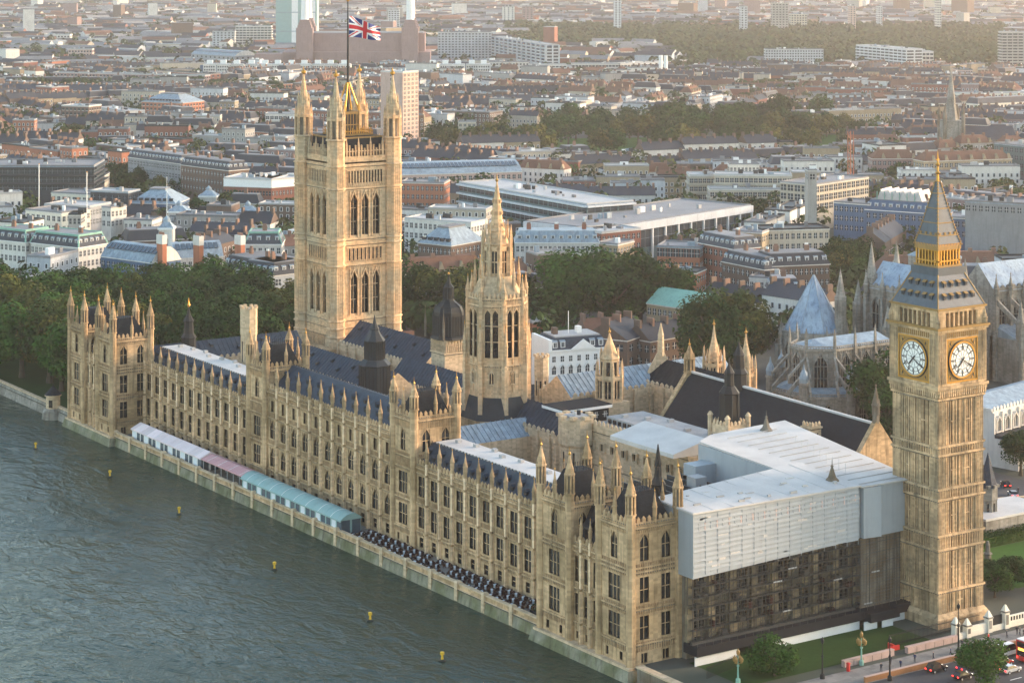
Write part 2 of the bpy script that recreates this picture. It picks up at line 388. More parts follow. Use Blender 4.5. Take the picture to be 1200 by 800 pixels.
t = thing('river_wall', 'grey stone embankment wall below the dark riverside garden trees', 'river wall', (0, 268, -3))
b = MB(); b.at(.9, 640, H2); b.hexa([(0, -.6, 0), (640, -.6, 0), (640, .9, 0), (0, .9, 0)], [(0, -.6, 4), (640, -.6, 4), (640, .3, 4), (0, .3, 4)], 'abbey_stone'); b.box(0, 640, -.7, .5, 4, 4.4, 'stone_pale'); b.build('wall', t)
t = thing('river_wall', 'low dark river wall running out from the near corner of the palace', 'river wall', (0, -120, -3))
b = MB(); b.at(.9, 118, H2); b.box(0, 118, -.6, .9, 0, 3.4, 'stone_dark'); b.box(0, 118, -.7, 1, 3.4, 3.7, 'stone_pale'); b.build('wall', t)
t = thing('kiosk', 'round stone kiosk with a conical dark roof on the embankment wall', 'kiosk', (0, 279.5, -3))
b = MB(); b.lathe(0, 0, [(3.4, 0), (3.1, 2.6), (2.6, 3.6)], 'abbey_stone', 12); b.lathe(0, 0, [(2.1, 3.6), (2.1, 7.2), (2.5, 7.25), (2.5, 7.6)], 'stone_pale', 12); b.build('wall', t)
b = MB(); b.lathe(0, 0, [(2.6, 7.6), (1.2, 9), (.12, 10.2), (.05, 10.9)], 'slate_dark', 12); b.build('roof', t)
b = MB(); b.box(-.55, .55, 2.0, 2.16, 4, 6.2, 'glass_dark'); o = b.build('door', t); o.rotation_euler = (0, 0, -.75)

# ------------------------------------------------------------------ palace: river ranges
def side_range(label, y0, y1, bays, high, dark_flat=False):
    t = thing('palace_range', label, 'palace wing', (10, y0, 0)); W = y1-y0; b = MB(); zp = 25.3 if high else 20
    F = (.5, W, H2)
    rows = [(.8, 3.0, 1.5, 1, 1, False, 1), (5.2, 9.9, 2.5, 2, 1, high, 1), (12.2, 16.8, 2.5, 2, 1, high, 1)]
    if high: rows.append((19, 21.8, 1.5, 2, 0, False, 1))
    gothic(t, b, F, W, -.3, zp, bays, rows, [4.3, 10.7, 17.5]+([22.6] if high else []), 'stone', butt=.38, pin=(6.0 if high else 5.6, .42))
    b.at(0, 0, 0); b.box(.02 if 0 else .5, 16, -W, 0, -.5, zp-1.6, 'stone_pale')
    b.build('wall', t)
    r = MB(); r.at(1.2, W, H2); zr = 29.6 if high else 23.6; z0 = zp-1.5
    if high:
        r.hexa([(0, 0, z0), (W, 0, z0), (W, -13, z0), (0, -13, z0)], [(0, -6, zr), (W, -6, zr), (W, -7, zr), (0, -7, zr)], 'iron_roof')
    else:
        r.hexa([(0, 0, z0), (W, 0, z0), (W, -13.5, z0), (0, -13.5, z0)], [(0, -3.2, zr), (W, -3.2, zr), (W, -10.5, zr), (0, -10.5, zr)], 'iron_roof')
    for i in range(int(W/1.3)): r.box(i*1.3, i*1.3+.1, *((-6.6, -6.4) if high else (-3.4, -3.2)), zr, zr+.35, 'lead_dark')
    ro = r.build('roof', t)
    if not high:
        q = MB(); q.at(1.2, W, H2)
        q.box(1, W-1, -10.3, -3.5, zr+.004, zr+.25, 'white_roof')
        for i in range(9): q.box(4+i*(W-10)/9, 5.2+i*(W-10)/9, -8-(i % 3), -7-(i % 3), zr+.25, zr+.9, 'roof_pale')
        q.build('flat_top', ro)
    dm = CACHE.get('dormer')
    if not dm:
        q = MB(); q.gable(-.55, .55, -1.2, .3, 0, .01, 'lead_dark'); q = MB()
        q.hexa([(-.5, -1.1, 0), (.5, -1.1, 0), (.5, .35, 0), (-.5, .35, 0)], [(-.5, -1.1, .75), (.5, -1.1, .75), (.5, .35, .75), (-.5, .35, .75)], 'lead_dark')
        q.hexa([(-.62, -1.2, .75), (.62, -1.2, .75), (.62, .45, .75), (-.62, .45, .75)], [(-.05, -1.2, 1.35), (.05, -1.2, 1.35), (.05, .45, 1.35), (-.05, .45, 1.35)], 'iron_roof')
        dm = CACHE['dormer'] = q.mesh('dormer')
    nd = bays*2
    for i in range(nd):
        f = .35 if i % 2 else .6
        put(ro, 'dormer', dm, (1.2, W, H2), W*(i+.5)/nd, (-6 if high else -3.2)*f, z0+(zr-z0)*f)
    return t
side_range('long lower river range with white marquees at its foot and a white flat roof', 173.9, 237.2, 12, False)
side_range('tall middle river range with blue iron roof between the two pavilion towers', 102.6, 164.4, 11, True)
side_range('near lower river range beside the outdoor tables with a white flat roof', 29.94, 93.2, 12, False)

def tower_roof(t, x0, x1, y0, y1, z0, z1, k='slate_dark', ins=.26):
    r = MB(); w_ = x1-x0; d_ = y1-y0
    r.taper(x0, x1, -y1, -y0, z0, z1, w_*ins, d_*ins, k)
    nx = 9
    for i in range(nx):   # iron cresting
        u = x0+w_*ins+(w_*(1-2*ins))*i/(nx-1); r.box(u-.05, u+.05, -y0-d_*ins-.1, -y0-d_*ins, z1, z1+.9, 'black_iron'); r.box(u-.05, u+.05, -y1+d_*ins, -y1+d_*ins+.1, z1, z1+.9, 'black_iron')
    return r.build('roof', t)
def pavilion_tower(t, part, x0, y0, W, D, zp, ztip, z0, faces, toprow, low=True, nfaces=(1, 2)):
    """square river tower: river face W along y, depth D along x; a part of thing t"""
    p = link(part, None, t) if part else t
    b = MB(); k = 'stone'
    b.at(0, 0, 0); b.box(x0+.5, x0+D-.5, -(y0+W-.5), -(y0+.5), z0, zp-1.3, k)
    for F, wd, nb in (((x0+.5, y0+W, H2), W, nfaces[0]), ((x0, y0+.5, 0), D, nfaces[1]), ((x0+D, y0+W-.5, pi), D, 0), ((x0+D-.5, y0, pi/2), W, 0)):
        rows = []
        if nb == 1:
            rows = [(4.6, 9.4, 3.6, 3, 1, False, 1), (11.8, 16.7, 3.6, 3, 1, False, 1), (toprow[0], toprow[1], 2.0, 2, 1, True, 1)]
            if low: rows.insert(0, (.7, 2.3, .9, 1, 0, False, 2))
        elif nb >= 2:
            rows = [(4.8, 9.3, 2.2, 2, 1, False, nb), (11.8, 16.7, 2.2, 2, 1, False, nb), (toprow[0], toprow[1], 2.1, 2, 1, True, nb)]
            if low: rows.insert(0, (.3, 2.2, 1.5, 2, 0, False, nb))
        gothic(p, b, F, wd, z0, zp, 1, rows, [4.0, 10.7, 17.8, toprow[0]-1.2], k, butt=0)
    b.build('wall', p)
    for x in (x0+.2, x0+D-.2):
        for y in (y0+.2, y0+W-.2):
            put(p, 'turret', turret_mesh(ztip-z0, .95, zp+1.2-z0), (x, y, 0), 0, 0, z0)
    for x, y in ((x0+D/2, y0+.1), (x0+D/2, y0+W-.1), (x0+.1, y0+W/2), (x0+D-.1, y0+W/2)):
        put(p, 'pinnacle', pinnacle_mesh(6.5, .38), (x, y, 0), 0, 0, zp-.8)
    tower_roof(p, x0+1.2, x0+D-1.2, y0+1.2, y0+W-1.2, zp-1, zp+4.6)
    return p
for lab, ys in (('tall river pavilion tower with blue iron roof on both sides, farther from the clock tower', 164.6), ('tall river pavilion tower standing just behind the white flat roof of the near range', 93.3)):
    t = thing('pavilion_tower', lab, 'tower', (0, 0, 0)); t.location = (0, 0, 0)
    pavilion_tower(t, None, 9.6, ys, 9.25, 12, 30.2, 38.5, -.5, None, (21.6, 26.6), nfaces=(1, 2))
def wing(label, y0, flip):
    t = thing('end_pavilion', label, 'pavilion', (0, 0, 0))
    pavilion_tower(t, 'tower', 0, y0, 10.18, 11.9, 27.6, 37.8, -1, None, (19.8, 24.9))
    pavilion_tower(t, 'tower', 0, y0+19.76, 10.18, 11.9, 27.6, 37.8, -1, None, (19.8, 24.9))
    li = link('link_wall', None, t); b = MB()
    b.at(0, 0, 0); b.box(1.2, 11.9, -(y0+19.7), -(y0+10.2), -1, 19, 'stone')
    gothic(li, b, (1.2, y0+19.5, H2), 9.1, -1, 20.3, 3, [(.8, 2.2, .8, 1, 0, False, 1), (5.4, 9.6, 1.5, 2, 1, False, 1), (12, 17, 1.5, 2, 1, False, 1)], [4, 10.7, 17.9], 'stone', butt=.3, pin=(5, .32), ends=(False, False))
    b.build('wall', li)
    r = MB(); r.at(1.6, y0+19.7, H2); r.hexa([(0, 0, 19), (9.5, 0, 19), (9.5, -9.5, 19), (0, -9.5, 19)], [(0, -4, 26.3), (9.5, -4, 26.3), (9.5, -5.5, 26.3), (0, -5.5, 26.3)], 'slate_dark'); ro = r.build('roof', li)
    q = MB(); q.box(-1, 1, -2, .6, 0, 3.2, 'lead_dark'); q.gable(-1.2, 1.2, -2.2, .8, 3.2, 4.6, 'slate_dark'); q.box(-.6, .6, .6, .62, .8, 2.6, 'glass_dark')
    for u in (2.6, 6.6): put(ro, 'dormer', q.mesh('dormer'), (1.6, y0+19.7, H2), u, -1.2, 19.6)
    # battered plinth standing in the river
    q = MB(); q.at(0, y0+29.94, H2); W = 29.94
    q.hexa([(-1.6, -3, -3.2), (W+1.6, -3, -3.2), (W+1.6, 2.0, -3.2), (-1.6, 2.0, -3.2)], [(-1, -3, -.4), (W+1, -3, -.4), (W+1, 1.3, -.4), (-1, 1.3, -.4)], 'stone_wet')
    q.box(-.8, W+.8, -3, 1.1, -.4, .1, 'stone_pale'); q.build('plinth', t)
    return t
wing('end pavilion block rising from the river at the near corner of the palace', 0, 0)
wing('end pavilion block rising from the river beside the garden trees', 237.16, 1)

# ------------------------------------------------------------------ clock tower
def clock_tower():
    S = 12.85; h = S/2; k = 'stone_tower'; Z0 = -1.7
    t = thing('clock_tower', 'tall stone clock tower with white clock dials, gilded belfry and pointed iron spire', 'clock tower', (72.95, -8.3, 0))
    b = MB(); b.box(-h+.7, h-.7, -h+.7, h-.7, -.5, 62, k)
    faces = [(-h+.7, h, H2), (-h, -h+.7, 0), (h, h-.7, pi), (h-.7, -h, pi/2)]
    belts = [7.2, 15.6, 18.4, 25.7, 27.8, 34.6, 36.3, 45.9]
    tiers = [(8.4, 15.0), (19.2, 25.1), (28.5, 34.0), (37.0, 45.2)]
    def slit(hh):
        key = ('slit', hh)
        if key not in CACHE:
            q = MB()
            for u in (-.42, .42):
                q.box(u-.25, u+.25, 0, .05, 0, hh, 'glass_dark')
                for e in (-.33, .33): q.box(u+e-.06, u+e+.06, 0, .3, 0, hh+.2, k)
            q.box(-.8, .8, 0, .34, hh*.5, hh*.5+.16, k); CACHE[key] = q.mesh('window')
        return CACHE[key]
    for fi, F in enumerate(faces):
        b.at(*F, -.004*(fi % 2)); E_ = .005
        b.box(E_, 2.3, 0, .7, -.5, 48, k); b.box(S-2.3, S-E_, 0, .7, -.5, 48, k)     # corner piers
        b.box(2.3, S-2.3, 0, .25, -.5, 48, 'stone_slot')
        for i in range(14):
            u = 2.6+i*(S-5.2)/13; b.box(u-.14, u+.14, .25, .58 if i % 3 == 0 else .45, 1, 47.5, k)
        for e in (0, S-2.3):
            for q in range(4): b.box(e+.25+q*.6, e+.37+q*.6, .7, .8, 2, 47.5, k)
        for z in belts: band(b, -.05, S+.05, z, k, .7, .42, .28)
        for z0, z1 in ((15.8, 18.2), (25.9, 27.6), (34.8, 36.1)):
            for i in range(18): u = .5+i*(S-1)/17; b.box(u-.1, u+.1, .7, .84, z0, z1, k)
        b.hexa([(-.7-.05+E_+.05, -.2, -.6), (S+.7-E_, -.2, -.6), (S+.7-E_, 1.45, -.6), (-.7, 1.45, -.6)], [(-.7, -.2, 1.8), (S+.7, -.2, 1.8), (S+.7, 1.45, 1.8), (-.7, 1.45, 1.8)], k)
        b.hexa([(-.7, -.2, 1.8), (S+.7, -.2, 1.8), (S+.7, 1.45, 1.8), (-.7, 1.45, 1.8)], [(-.1, -.2, 2.7), (S+.1, -.2, 2.7), (S+.1, .8, 2.7), (-.1, .8, 2.7)], k)
        for z0, z1 in tiers:
            for u in (S/2-1.95, S/2+1.95): put(t, 'window', slit(z1-z0), F, u, .26, z0)
        for z0, z1 in ((2.9, 6.6),): put(t, 'window', slit(z1-z0), F, S/2, .26, z0)
        # corbelled clock stage
        for q, (z, o) in enumerate(((46.6, .3), (47.2, .55), (47.9, .8))): b.box(-o+E_, S+o-E_, .3, .7+o, z, z+.62, k)
        for i in range(22): u = i*(S)/21; b.box(u-.16, u+.16, .7, 1.35, 46.3, 47.8, k)
        b.box(-.45+E_, 2.0, 0, 1.15, 48.5, 59.4, k); b.box(S-2.0, S+.45-E_, 0, 1.15, 48.5, 59.4, k); b.box(2.0, S-2.0, 0, .6, 48.5, 59.4, k)
        for e in (-.3, S-1.85):
            for q in range(4): b.box(e+.2+q*.55, e+.32+q*.55, 1.15, 1.28, 49, 59, k)
        b.box(2.0, S-2.0, .6, 1.1, 57.9, 59.4, k); b.box(2.0, S-2.0, .6, 1.05, 48.5, 48.95, k)
        for z, o in ((59.4, .75), (59.9, 1.0)): b.box(-o+E_, S+o-E_, .3, .7+o, z, z+.45, k if z < 59.6 else 'gold_paint')
        for i in range(16): u = 2.2+i*(S-4.4)/15; b.box(u-.12, u+.12, 1.1, 1.24, 58.2, 59.2, 'gold_paint')
        # belfry arcade
        for i in range(8):
            u = 1.9+i*(S-3.8)/7; b.box(u-.22, u+.22, .1, .8, 60.3, 63.4, k)
        b.box(-.2+E_, 1.9, .05, .9, 60.3, 63.4, k); b.box(S-1.9, S+.2-E_, .05, .9, 60.3, 63.4, k); b.box(.5, S-.5, 0, .12, 60.3, 63.4, 'dial_dark')
        b.box(-.2+.1+E_, S+.2-.1-E_, .1, 1.0, 63.2, 63.8, k); b.box(-.55+E_, S+.55-E_, .1, 1.25, 63.8, 64.2, 'gold_paint')
    b.build('shaft', t)
    # dials
    cxm = S/2
    RN = ['XII', 'I', 'II', 'III', 'IV', 'V', 'VI', 'VII', 'VIII', 'IX', 'X', 'XI']
    for F in faces:
        q = MB(); fr = 4.45
        q.box(-fr, fr, 0, .35, -fr, fr, 'gold_paint'); q.box(-fr, fr, .35, .5, fr-.28, fr, 'gold'); q.box(-fr, fr, .35, .5, -fr, -fr+.28, 'gold'); q.box(-fr, -fr+.28, .35, .5, -fr+.28, fr-.28, 'gold'); q.box(fr-.28, fr, .35, .5, -fr+.28, fr-.28, 'gold')
        for sx in (-1, 1):
            for sz in (-1, 1):
                for j in range(3): q.box(sx*(3.5-j*.28)-.1, sx*(3.5-j*.28)+.1, .35, .45, sz*(3.1+j*.3)-.24, sz*(3.1+j*.3)+.24, 'dial_dark' if j % 2 else 'gold')
        f = put(t, 'clock_face', q.mesh('clock_face'), F, cxm, .62, 53.45)
        def disc(mb, r0, r1, n0, n1, k, n=48):
            for j in range(n):
                a0, a1 = 2*pi*j/n, 2*pi*(j+1)/n
                pts = [(r0*sin(a0), r0*cos(a0)), (r1*sin(a0), r1*cos(a0)), (r1*sin(a1), r1*cos(a1)), (r0*sin(a1), r0*cos(a1))]
                mb.hexa([(u, n0, z) for u, z in pts], [(u, n1, z) for u, z in pts], k)
        q = MB(); disc(q, 0.01, 3.45, .35, .56, 'dial_white'); disc(q, 3.45, 3.8, .35, .66, 'gold'); disc(q, 3.8, 3.95, .35, .6, 'dial_dark')
        for r in (3.3, 2.75, 1.95): disc(q, r-.045, r+.045, .56, .6, 'dial_dark')
        for j in range(60):
            a = 2*pi*j/60; w_ = .07 if j % 5 else .13
            pts = [(r*sin(a)+e*cos(a), r*cos(a)-e*sin(a)) for r, e in ((2.8, -w_), (3.28, -w_), (3.28, w_), (2.8, w_))]
            if j % 5 == 0: q.hexa([(u, .56, z) for u, z in pts], [(u, .6, z) for u, z in pts], 'dial_dark')
        for j in range(12):
            a = 2*pi*(j+.5)/12; pts = [(r*sin(a)+e*cos(a), r*cos(a)-e*sin(a)) for r, e in ((.5, -.025), (1.9, -.03), (1.9, .03), (.5, .025))]
            q.hexa([(u, .56, z) for u, z in pts], [(u, .59, z) for u, z in pts], 'dial_dark')
        q.build('dial', f)
        q = MB()
        for j in range(12):
            a = 2*pi*j/12; s_ = RN[j]; wd = {'I': .17, 'V': .34, 'X': .36}; tw = sum(wd[c] for c in s_); e0 = -tw/2
            def st(ea, ra, eb, rb, th=.05):
                pts = [(r*sin(a)+e*cos(a), r*cos(a)-e*sin(a)) for r, e in ((ra, ea-th), (ra, ea+th), (rb, eb+th), (rb, eb-th))]
                q.hexa([(u, .56, z) for u, z in pts], [(u, .61, z) for u, z in pts], 'dial_dark')
            for c in s_:
                x0, x1 = e0+.04, e0+wd[c]-.04; xm = (x0+x1)/2
                if c == 'I': st(xm, 2.05, xm, 2.68)
                if c == 'V': st(x0, 2.68, xm, 2.05); st(x1, 2.68, xm, 2.05, .03)
                if c == 'X': st(x0, 2.68, x1, 2.05); st(x1, 2.68, x0, 2.05, .03)
                e0 += wd[c]
        q.build('numerals', f)
        for nm, a, l_, wd in (('hour_hand', R(222), 2.0, .17), ('minute_hand', R(121), 3.15, .1)):
            q = MB(); pts = [(r*sin(a)+e*cos(a), r*cos(a)-e*sin(a)) for r, e in ((-.7, -wd*.8), (l_*.75, -wd), (l_, -.03), (l_, .03), (l_*.75, wd), (-.7, wd*.8))]
            n0 = .64 if nm[0] == 'h' else .72
            q.hexa([(u, n0, z) for u, z in pts], [(u, n0+.06, z) for u, z in pts], 'dial_dark'); q.build(nm, f)
    # lower iron roof with dormers
    r = MB(); r.taper(-h-.2, h+.2, -h-.2, h+.2, 64.2, 71.6, 3.45, 3.45, 'spire_iron'); r.box(-h+2.6, h-2.6, -h+2.6, h-2.6, 64, 71.8, 'spire_iron')
    for sx in (-1, 1):
        for sy in (-1, 1): r.tube((sx*(h+.15), sy*(h+.15), 64.2), (sx*3.2, sy*3.2, 71.6), .16, 'gold_paint')
    ro = r.build('roof', t)
    q = MB(); q.box(-.34, .34, -1, .35, 0, .8, 'spire_iron'); q.gable(-.45, .45, -1, .5, .8, 1.25, 'gold_paint'); q.box(-.2, .2, .35, .37, .1, .75, 'dial_dark'); dm = q.mesh('dormer')
    for F in faces:
        for fz, n in ((.24, 5), (.55, 4)):
            for i in range(n):
                u = S/2+(i-(n-1)/2)*2.0; put(ro, 'dormer', dm, F, u, .9-3.45*fz, 64.2+7.4*fz-.2)
    # gilded lantern
    q = MB(); q.box(-3.45, 3.45, -3.45, 3.45, 71.6, 72.2, 'gold_paint'); q.box(-2.5, 2.5, -2.5, 2.5, 72.2, 75.9, 'dial_dark')
    for F in ((-3, 3, H2), (-3, -3, 0), (3, 3, pi), (3, -3, pi/2)):
        q.at(*F)
        for i in range(8): q.box(i*6/7-.17, i*6/7+.17, -.3, .12, 72.2, 75.3, 'gold')
        for i in range(7):
            for sg in (-1, 1): q.hexa([(i*6/7+.43+sg*.43, -.1, 74.4), (i*6/7+.43+sg*.43, -.1, 75.3), (i*6/7+.43, -.1, 75.3)], [(i*6/7+.43+sg*.43, .05, 74.4), (i*6/7+.43+sg*.43, .05, 75.3), (i*6/7+.43, .05, 75.3)], 'gold')
        q.box(-.2, 6.2, -.3, .2, 72.9, 73.15, 'gold'); q.box(-.35, 6.35, -.4, .3, 75.3, 76.1, 'gold_paint')
        for i in range(15): q.box(i*6/14-.1, i*6/14+.1, .1, .35, 76.1, 76.5, 'gold')
    q.build('lantern', t)
    q = MB(); prof = [(3.35, 76.1), (2.75, 78.2), (2.15, 80.7), (1.5, 83.6), (.85, 86.6), (.35, 89)]
    for (r0, z0), (r1, z1) in zip(prof, prof[1:]): q.taper(-r0, r0, -r0, r0, z0, z1, r0-r1, r0-r1, 'spire_iron'); q.box(-r1-.12, r1+.12, -r1-.12, r1+.12, z1-.12, z1+.06, 'gold_paint')
    for (r0, z0), (r1, z1) in zip(prof, prof[1:]):
        for sx in (-1, 1):
            for sy in (-1, 1):
                q.tube((sx*r0, sy*r0, z0), (sx*r1, sy*r1, z1), .1, 'gold_paint')
                for j in range(4): f = j/4; q.box(sx*(r0+(r1-r0)*f)-.16, sx*(r0+(r1-r0)*f)+.16, sy*(r0+(r1-r0)*f)-.16, sy*(r0+(r1-r0)*f)+.16, z0+(z1-z0)*f, z0+(z1-z0)*f+.3, 'gold_paint')
    for F in ((-2.7, 2.7, H2), (-2.7, -2.7, 0)):
        q.at(*F)
        for i in range(4): q.box(i*1.4+.35, i*1.4+.85, -.6, .1, 78.2, 78.8, 'gold_paint')
    q.build('spire', t)
    q = MB(); q.lathe(0, 0, [(.32, 89), (.25, 90.4), (.6, 90.7), (.25, 91), (.2, 92), (.55, 92.4), (.2, 92.8), (.12, 94.2), (.03, 95.3)], 'gold', 8); q.box(-.5, .5, -.06, .06, 93.3, 93.5, 'gold'); q.build('finial', t)
    for x in (-h, h):
        for y in (-h, h): put(t, 'pinnacle', pinnacle_mesh(4.6, .5, k), (x*1.03, y*1.03, 0), 0, 0, 59.4)
clock_tower()

# ------------------------------------------------------------------ great square tower with the flag
def victoria_tower():
    k = 'stone_warm'; S = 20.05; h = S/2
    t = thing('square_tower', 'huge square stone tower with four corner turrets and a gilded flagpole crown', 'tower', (87.34, 256.3, 0))
    b = MB(); b.box(-h+.6, h-.6, -h+.6, h-.6, 0, 71.2, k)
    faces = [(-h+.6, h, H2), (-h, -h+.6, 0), (h, h-.6, pi), (h-.6, -h, pi/2)]
    wb = window_mesh(2.3, 12.6, 2, 2, True, k); wb2 = window_mesh(2.3, 12.4, 2, 2, True, k); ws = window_mesh(.55, 2.7, 1, 0, False, k)
    for F in faces:
        b.at(*F); c = S/2; us = [c-3.9, c, c+3.9]
        hs = [(u-1.15, u+1.15) for u in us]
        skin(b, 2, S-2, 0, 71.5, [(25.6, 38.2, hs), (49.3, 61.7, hs)], k, .9)
        for u in us:
            put(t, 'window', wb, F, u, .2, 25.6); put(t, 'window', wb2, F, u, .2, 49.3)
            for dz in (25.6, 49.3):
                for e in (-1.35, 1.35): b.box(u+e-.16, u+e+.16, .9, 1.2, dz-.6, dz+13.6, k)
                b.hexa([(u-1.5, .9, dz+10.5), (u-1.25, .9, dz+10.2), (u, .9, dz+13.1), (u, .9, dz+13.8)], [(u-1.5, 1.2, dz+10.5), (u-1.25, 1.2, dz+10.2), (u, 1.2, dz+13.1), (u, 1.2, dz+13.8)], k)
                b.hexa([(u+1.5, .9, dz+10.5), (u+1.25, .9, dz+10.2), (u, .9, dz+13.1), (u, .9, dz+13.8)], [(u+1.5, 1.2, dz+10.5), (u+1.25, 1.2, dz+10.2), (u, 1.2, dz+13.1), (u, 1.2, dz+13.8)], k)
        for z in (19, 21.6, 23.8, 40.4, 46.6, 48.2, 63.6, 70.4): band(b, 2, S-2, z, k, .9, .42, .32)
        for z0, z1, n in ((41.2, 45.9, 9), (64.6, 69.4, 12)):
            for i in range(n):
                u = c+(i-(n-1)/2)*(12.4/n); b.box(u-.3, u+.3, .9, .93, z0+.6, z1-.6, 'glass_dark'); b.box(u-.48, u-.3, .9, 1.12, z0, z1, k); b.box(u+.3, u+.48, .9, 1.12, z0, z1, k)
            b.box(c-6.5, c+6.5, .9, 1.1, z1-.5, z1, k)
        ribs(b, 2.6, S-2.6, 13, 18.6, .9, k, .9, .2, .2); ribs(b, 3, S-3, 63.9, 64.5, .7, k, .9, .2, .2); ribs(b, 2.4, S-2.4, 39, 40, .6, k, .9, .15, .15)
        # pierced parapet with pinnacles
        b.box(2, S-2, .3, .9, 71, 73.2, k)
        for i in range(15):
            u = 2.6+i*(S-5.2)/14; b.box(u-.16, u+.16, .4, .9, 73.2, 75.6 if i % 2 else 76.6, k)
            if i % 4 == 1: b.lathe(u, .65, [(.4, 73.2), (.4, 76.2), (.06, 79)], k, 4)
        b.box(2, S-2, .5, .8, 74.6, 74.9, k)
    b.build('shaft', t)
    q = MB(); r = 2.75      # corner turret
    q.lathe(0, 0, [(r+.5, 0), (r+.5, 18), (r, 19), (r, 78.5)], k)
    for z in (19, 21.6, 23.8, 40.4, 46.6, 48.2, 63.6, 70.4, 78.4): q.lathe(0, 0, [(r+.05, z-.25), (r+.4, z-.1), (r+.4, z+.2), (r, z+.4)], k)
    for z0, z1 in ((24.5, 40), (49, 63), (64.2, 70)):
        for j in range(8):
            a = j*pi/4+pi/8; a2 = a+pi/4; x, y = r*cos(a), r*sin(a); x2, y2 = r*cos(a2), r*sin(a2)
            for f in (0, .33, .66): q.tube((x+(x2-x)*f, y+(y2-y)*f, z0), (x+(x2-x)*f, y+(y2-y)*f, z1), .14, k, 4)
            n_ = int((z1-z0)/3.4)
            for i in range(n_+1):
                z = z0+(z1-z0)*i/n_; q.tube((x, y, z), (x2, y2, z), .12, k, 4)
    q.lathe(0, 0, [(1.7, 78.5), (1.7, 84.5)], 'stone_dark')
    for j in range(8):
        a = j*pi/4+pi/8; q.lathe(2.45*cos(a), 2.45*sin(a), [(.42, 78.5), (.42, 85.4), (.04, 88.4)], k, 4)
    q.lathe(0, 0, [(2.7, 84.3), (2.8, 85.2), (2.2, 85.5), (2.0, 88.2), (1.25, 91), (.9, 92.6), (.45, 96), (.2, 97.6)], k)
    for j in range(8):
        a = j*pi/4; q.lathe(1.75*cos(a), 1.75*sin(a), [(.25, 87), (.25, 90.2), (.03, 92)], k, 4)
    q.lathe(0, 0, [(.2, 97.4), (.75, 97.9), (.75, 98.4), (.2, 98.9), (.05, 99.9)], 'gold', 8)
    tm = q.mesh('turret')
    for x in (-h, h):
        for y in (-h, h): put(t, 'turret', tm, (x, y, 0), 0, 0, 0)
    q = MB(); q.taper(-8.7, 8.7, -8.7, 8.7, 71.3, 78.6, .9, .9, 'slate_dark'); q.taper(-7.8, 7.8, -7.8, 7.8, 78.6, 79.1, 2, 2, 'slate_dark'); [q.box(-8.0, 8.0, e, e+.25, 78.4, 78.9, 'gold_paint') for e in (-8, 7.75)]; [q.box(e, e+.25, -7.7, 7.7, 78.4, 78.9, 'gold_paint') for e in (-8, 7.75)]; q.build('roof', t)
    q = MB()       # gilded crown
    for F in ((-5.6, 5.6, H2), (-5.6, -5.6, 0), (5.6, 5.6, pi), (5.6, -5.6, pi/2)):
        q.at(*F); q.box(0, 11.2, -.2, .1, 79, 79.6, 'gold_paint')
        for i in range(15): q.box(i*.8-.09, i*.8+.09, -.1, .05, 79.6, 81.4 if i % 2 else 80.9, 'gold')
        q.box(0, 11.2, -.1, .05, 80.3, 80.5, 'gold')
    q.at(0, 0, 0); q.box(-2, 2, -2, 2, 79, 85.5, 'dial_dark')
    for sx in (-1, 1):
        for sy in (-1, 1):
            q.tube((sx*2.5, sy*2.5, 79), (sx*2.5, sy*2.5, 87), .28, 'gold_paint'); q.tube((sx*2.5, sy*2.5, 86.5), (sx*.3, sy*.3, 95), .3, 'gold'); q.lathe(sx*2.5, sy*2.5, [(.5, 86.5), (.06, 89.5)], 'gold', 4)
    for F in ((-2.5, 2.5, H2), (-2.5, -2.5, 0), (2.5, 2.5, pi), (2.5, -2.5, pi/2)):
        q.at(*F); q.box(0, 5, -.1, .12, 85.4, 86.2, 'gold_paint'); q.box(0, 5, -.1, .12, 82, 82.3, 'gold_paint')
        for i in (1, 2, 3, 4): q.box(i-.12, i+.12, -.05, .1, 79, 85.4, 'gold_paint')
    q.build('crown', t)
    t2 = thing('flagpole', 'tall dark flagpole rising from the gilded crown of the square tower', 'flagpole', (87.34, 256.3, 79.5))
    q = MB(); q.lathe(0, 0, [(.42, 0), (.38, 15), (.26, 30), (.16, 40.5)], 'black_iron', 8); q.build('pole', t2)
    q = MB(); q.lathe(0, 0, [(.16, 40.4), (.5, 40.8), (.5, 41.2), (.1, 41.6)], 'gold', 8); q.build('finial', t2)
    # flag
    q = MB(); nx, nz = 72, 40; Lf, Hf = 11.0, 6.6; fa = -R(18)
    def fp(i, j):
        u = i/nx; v = j/nz; drop = 3.9*u**1.2
        n = 1.0*sin(u*10+v*2.2)*(.25+u); x = u*Lf*.93
        return (x, n, (v-1)*Hf*(1-.38*u)-drop+.25*sin(u*8)*u)
    def colr(u, v):
        x = (u-.5)*2; y = (v-.5)*2*.5   # 2:1 flag, x in -1..1, y in -.5...5
        if abs(x) < .1 or abs(y) < .1: return 'flag_red'
        if abs(x) < .167 or abs(y) < .167: return 'flag_white'
        d_ = (abs(y)-abs(x)*.5)/1.118
        sgn = 1 if x*y > 0 else -1; side = d_ if x > 0 else -d_
        if abs(d_) < .1:
            if 0 < side*sgn < .067: return 'flag_red'
            return 'flag_white'
        return 'flag_blue'
    vi = len(q.v)
    q.v += [q.p(*fp(i, j)) for i in range(nx+1) for j in range(nz+1)]
    for i in range(nx):
        for j in range(nz):
            a = i*(nz+1)+j; q.f.append((a, a+nz+1, a+nz+2, a+1)); q.mi.append(q.m(colr((i+.5)/nx, (j+.5)/nz)))
    o = q.build('flag', None, loc=(87.34+.3, 256.3-.1, 115.6), rz=fa, label='red, white and blue union flag blowing from the tall flagpole', category='flag')
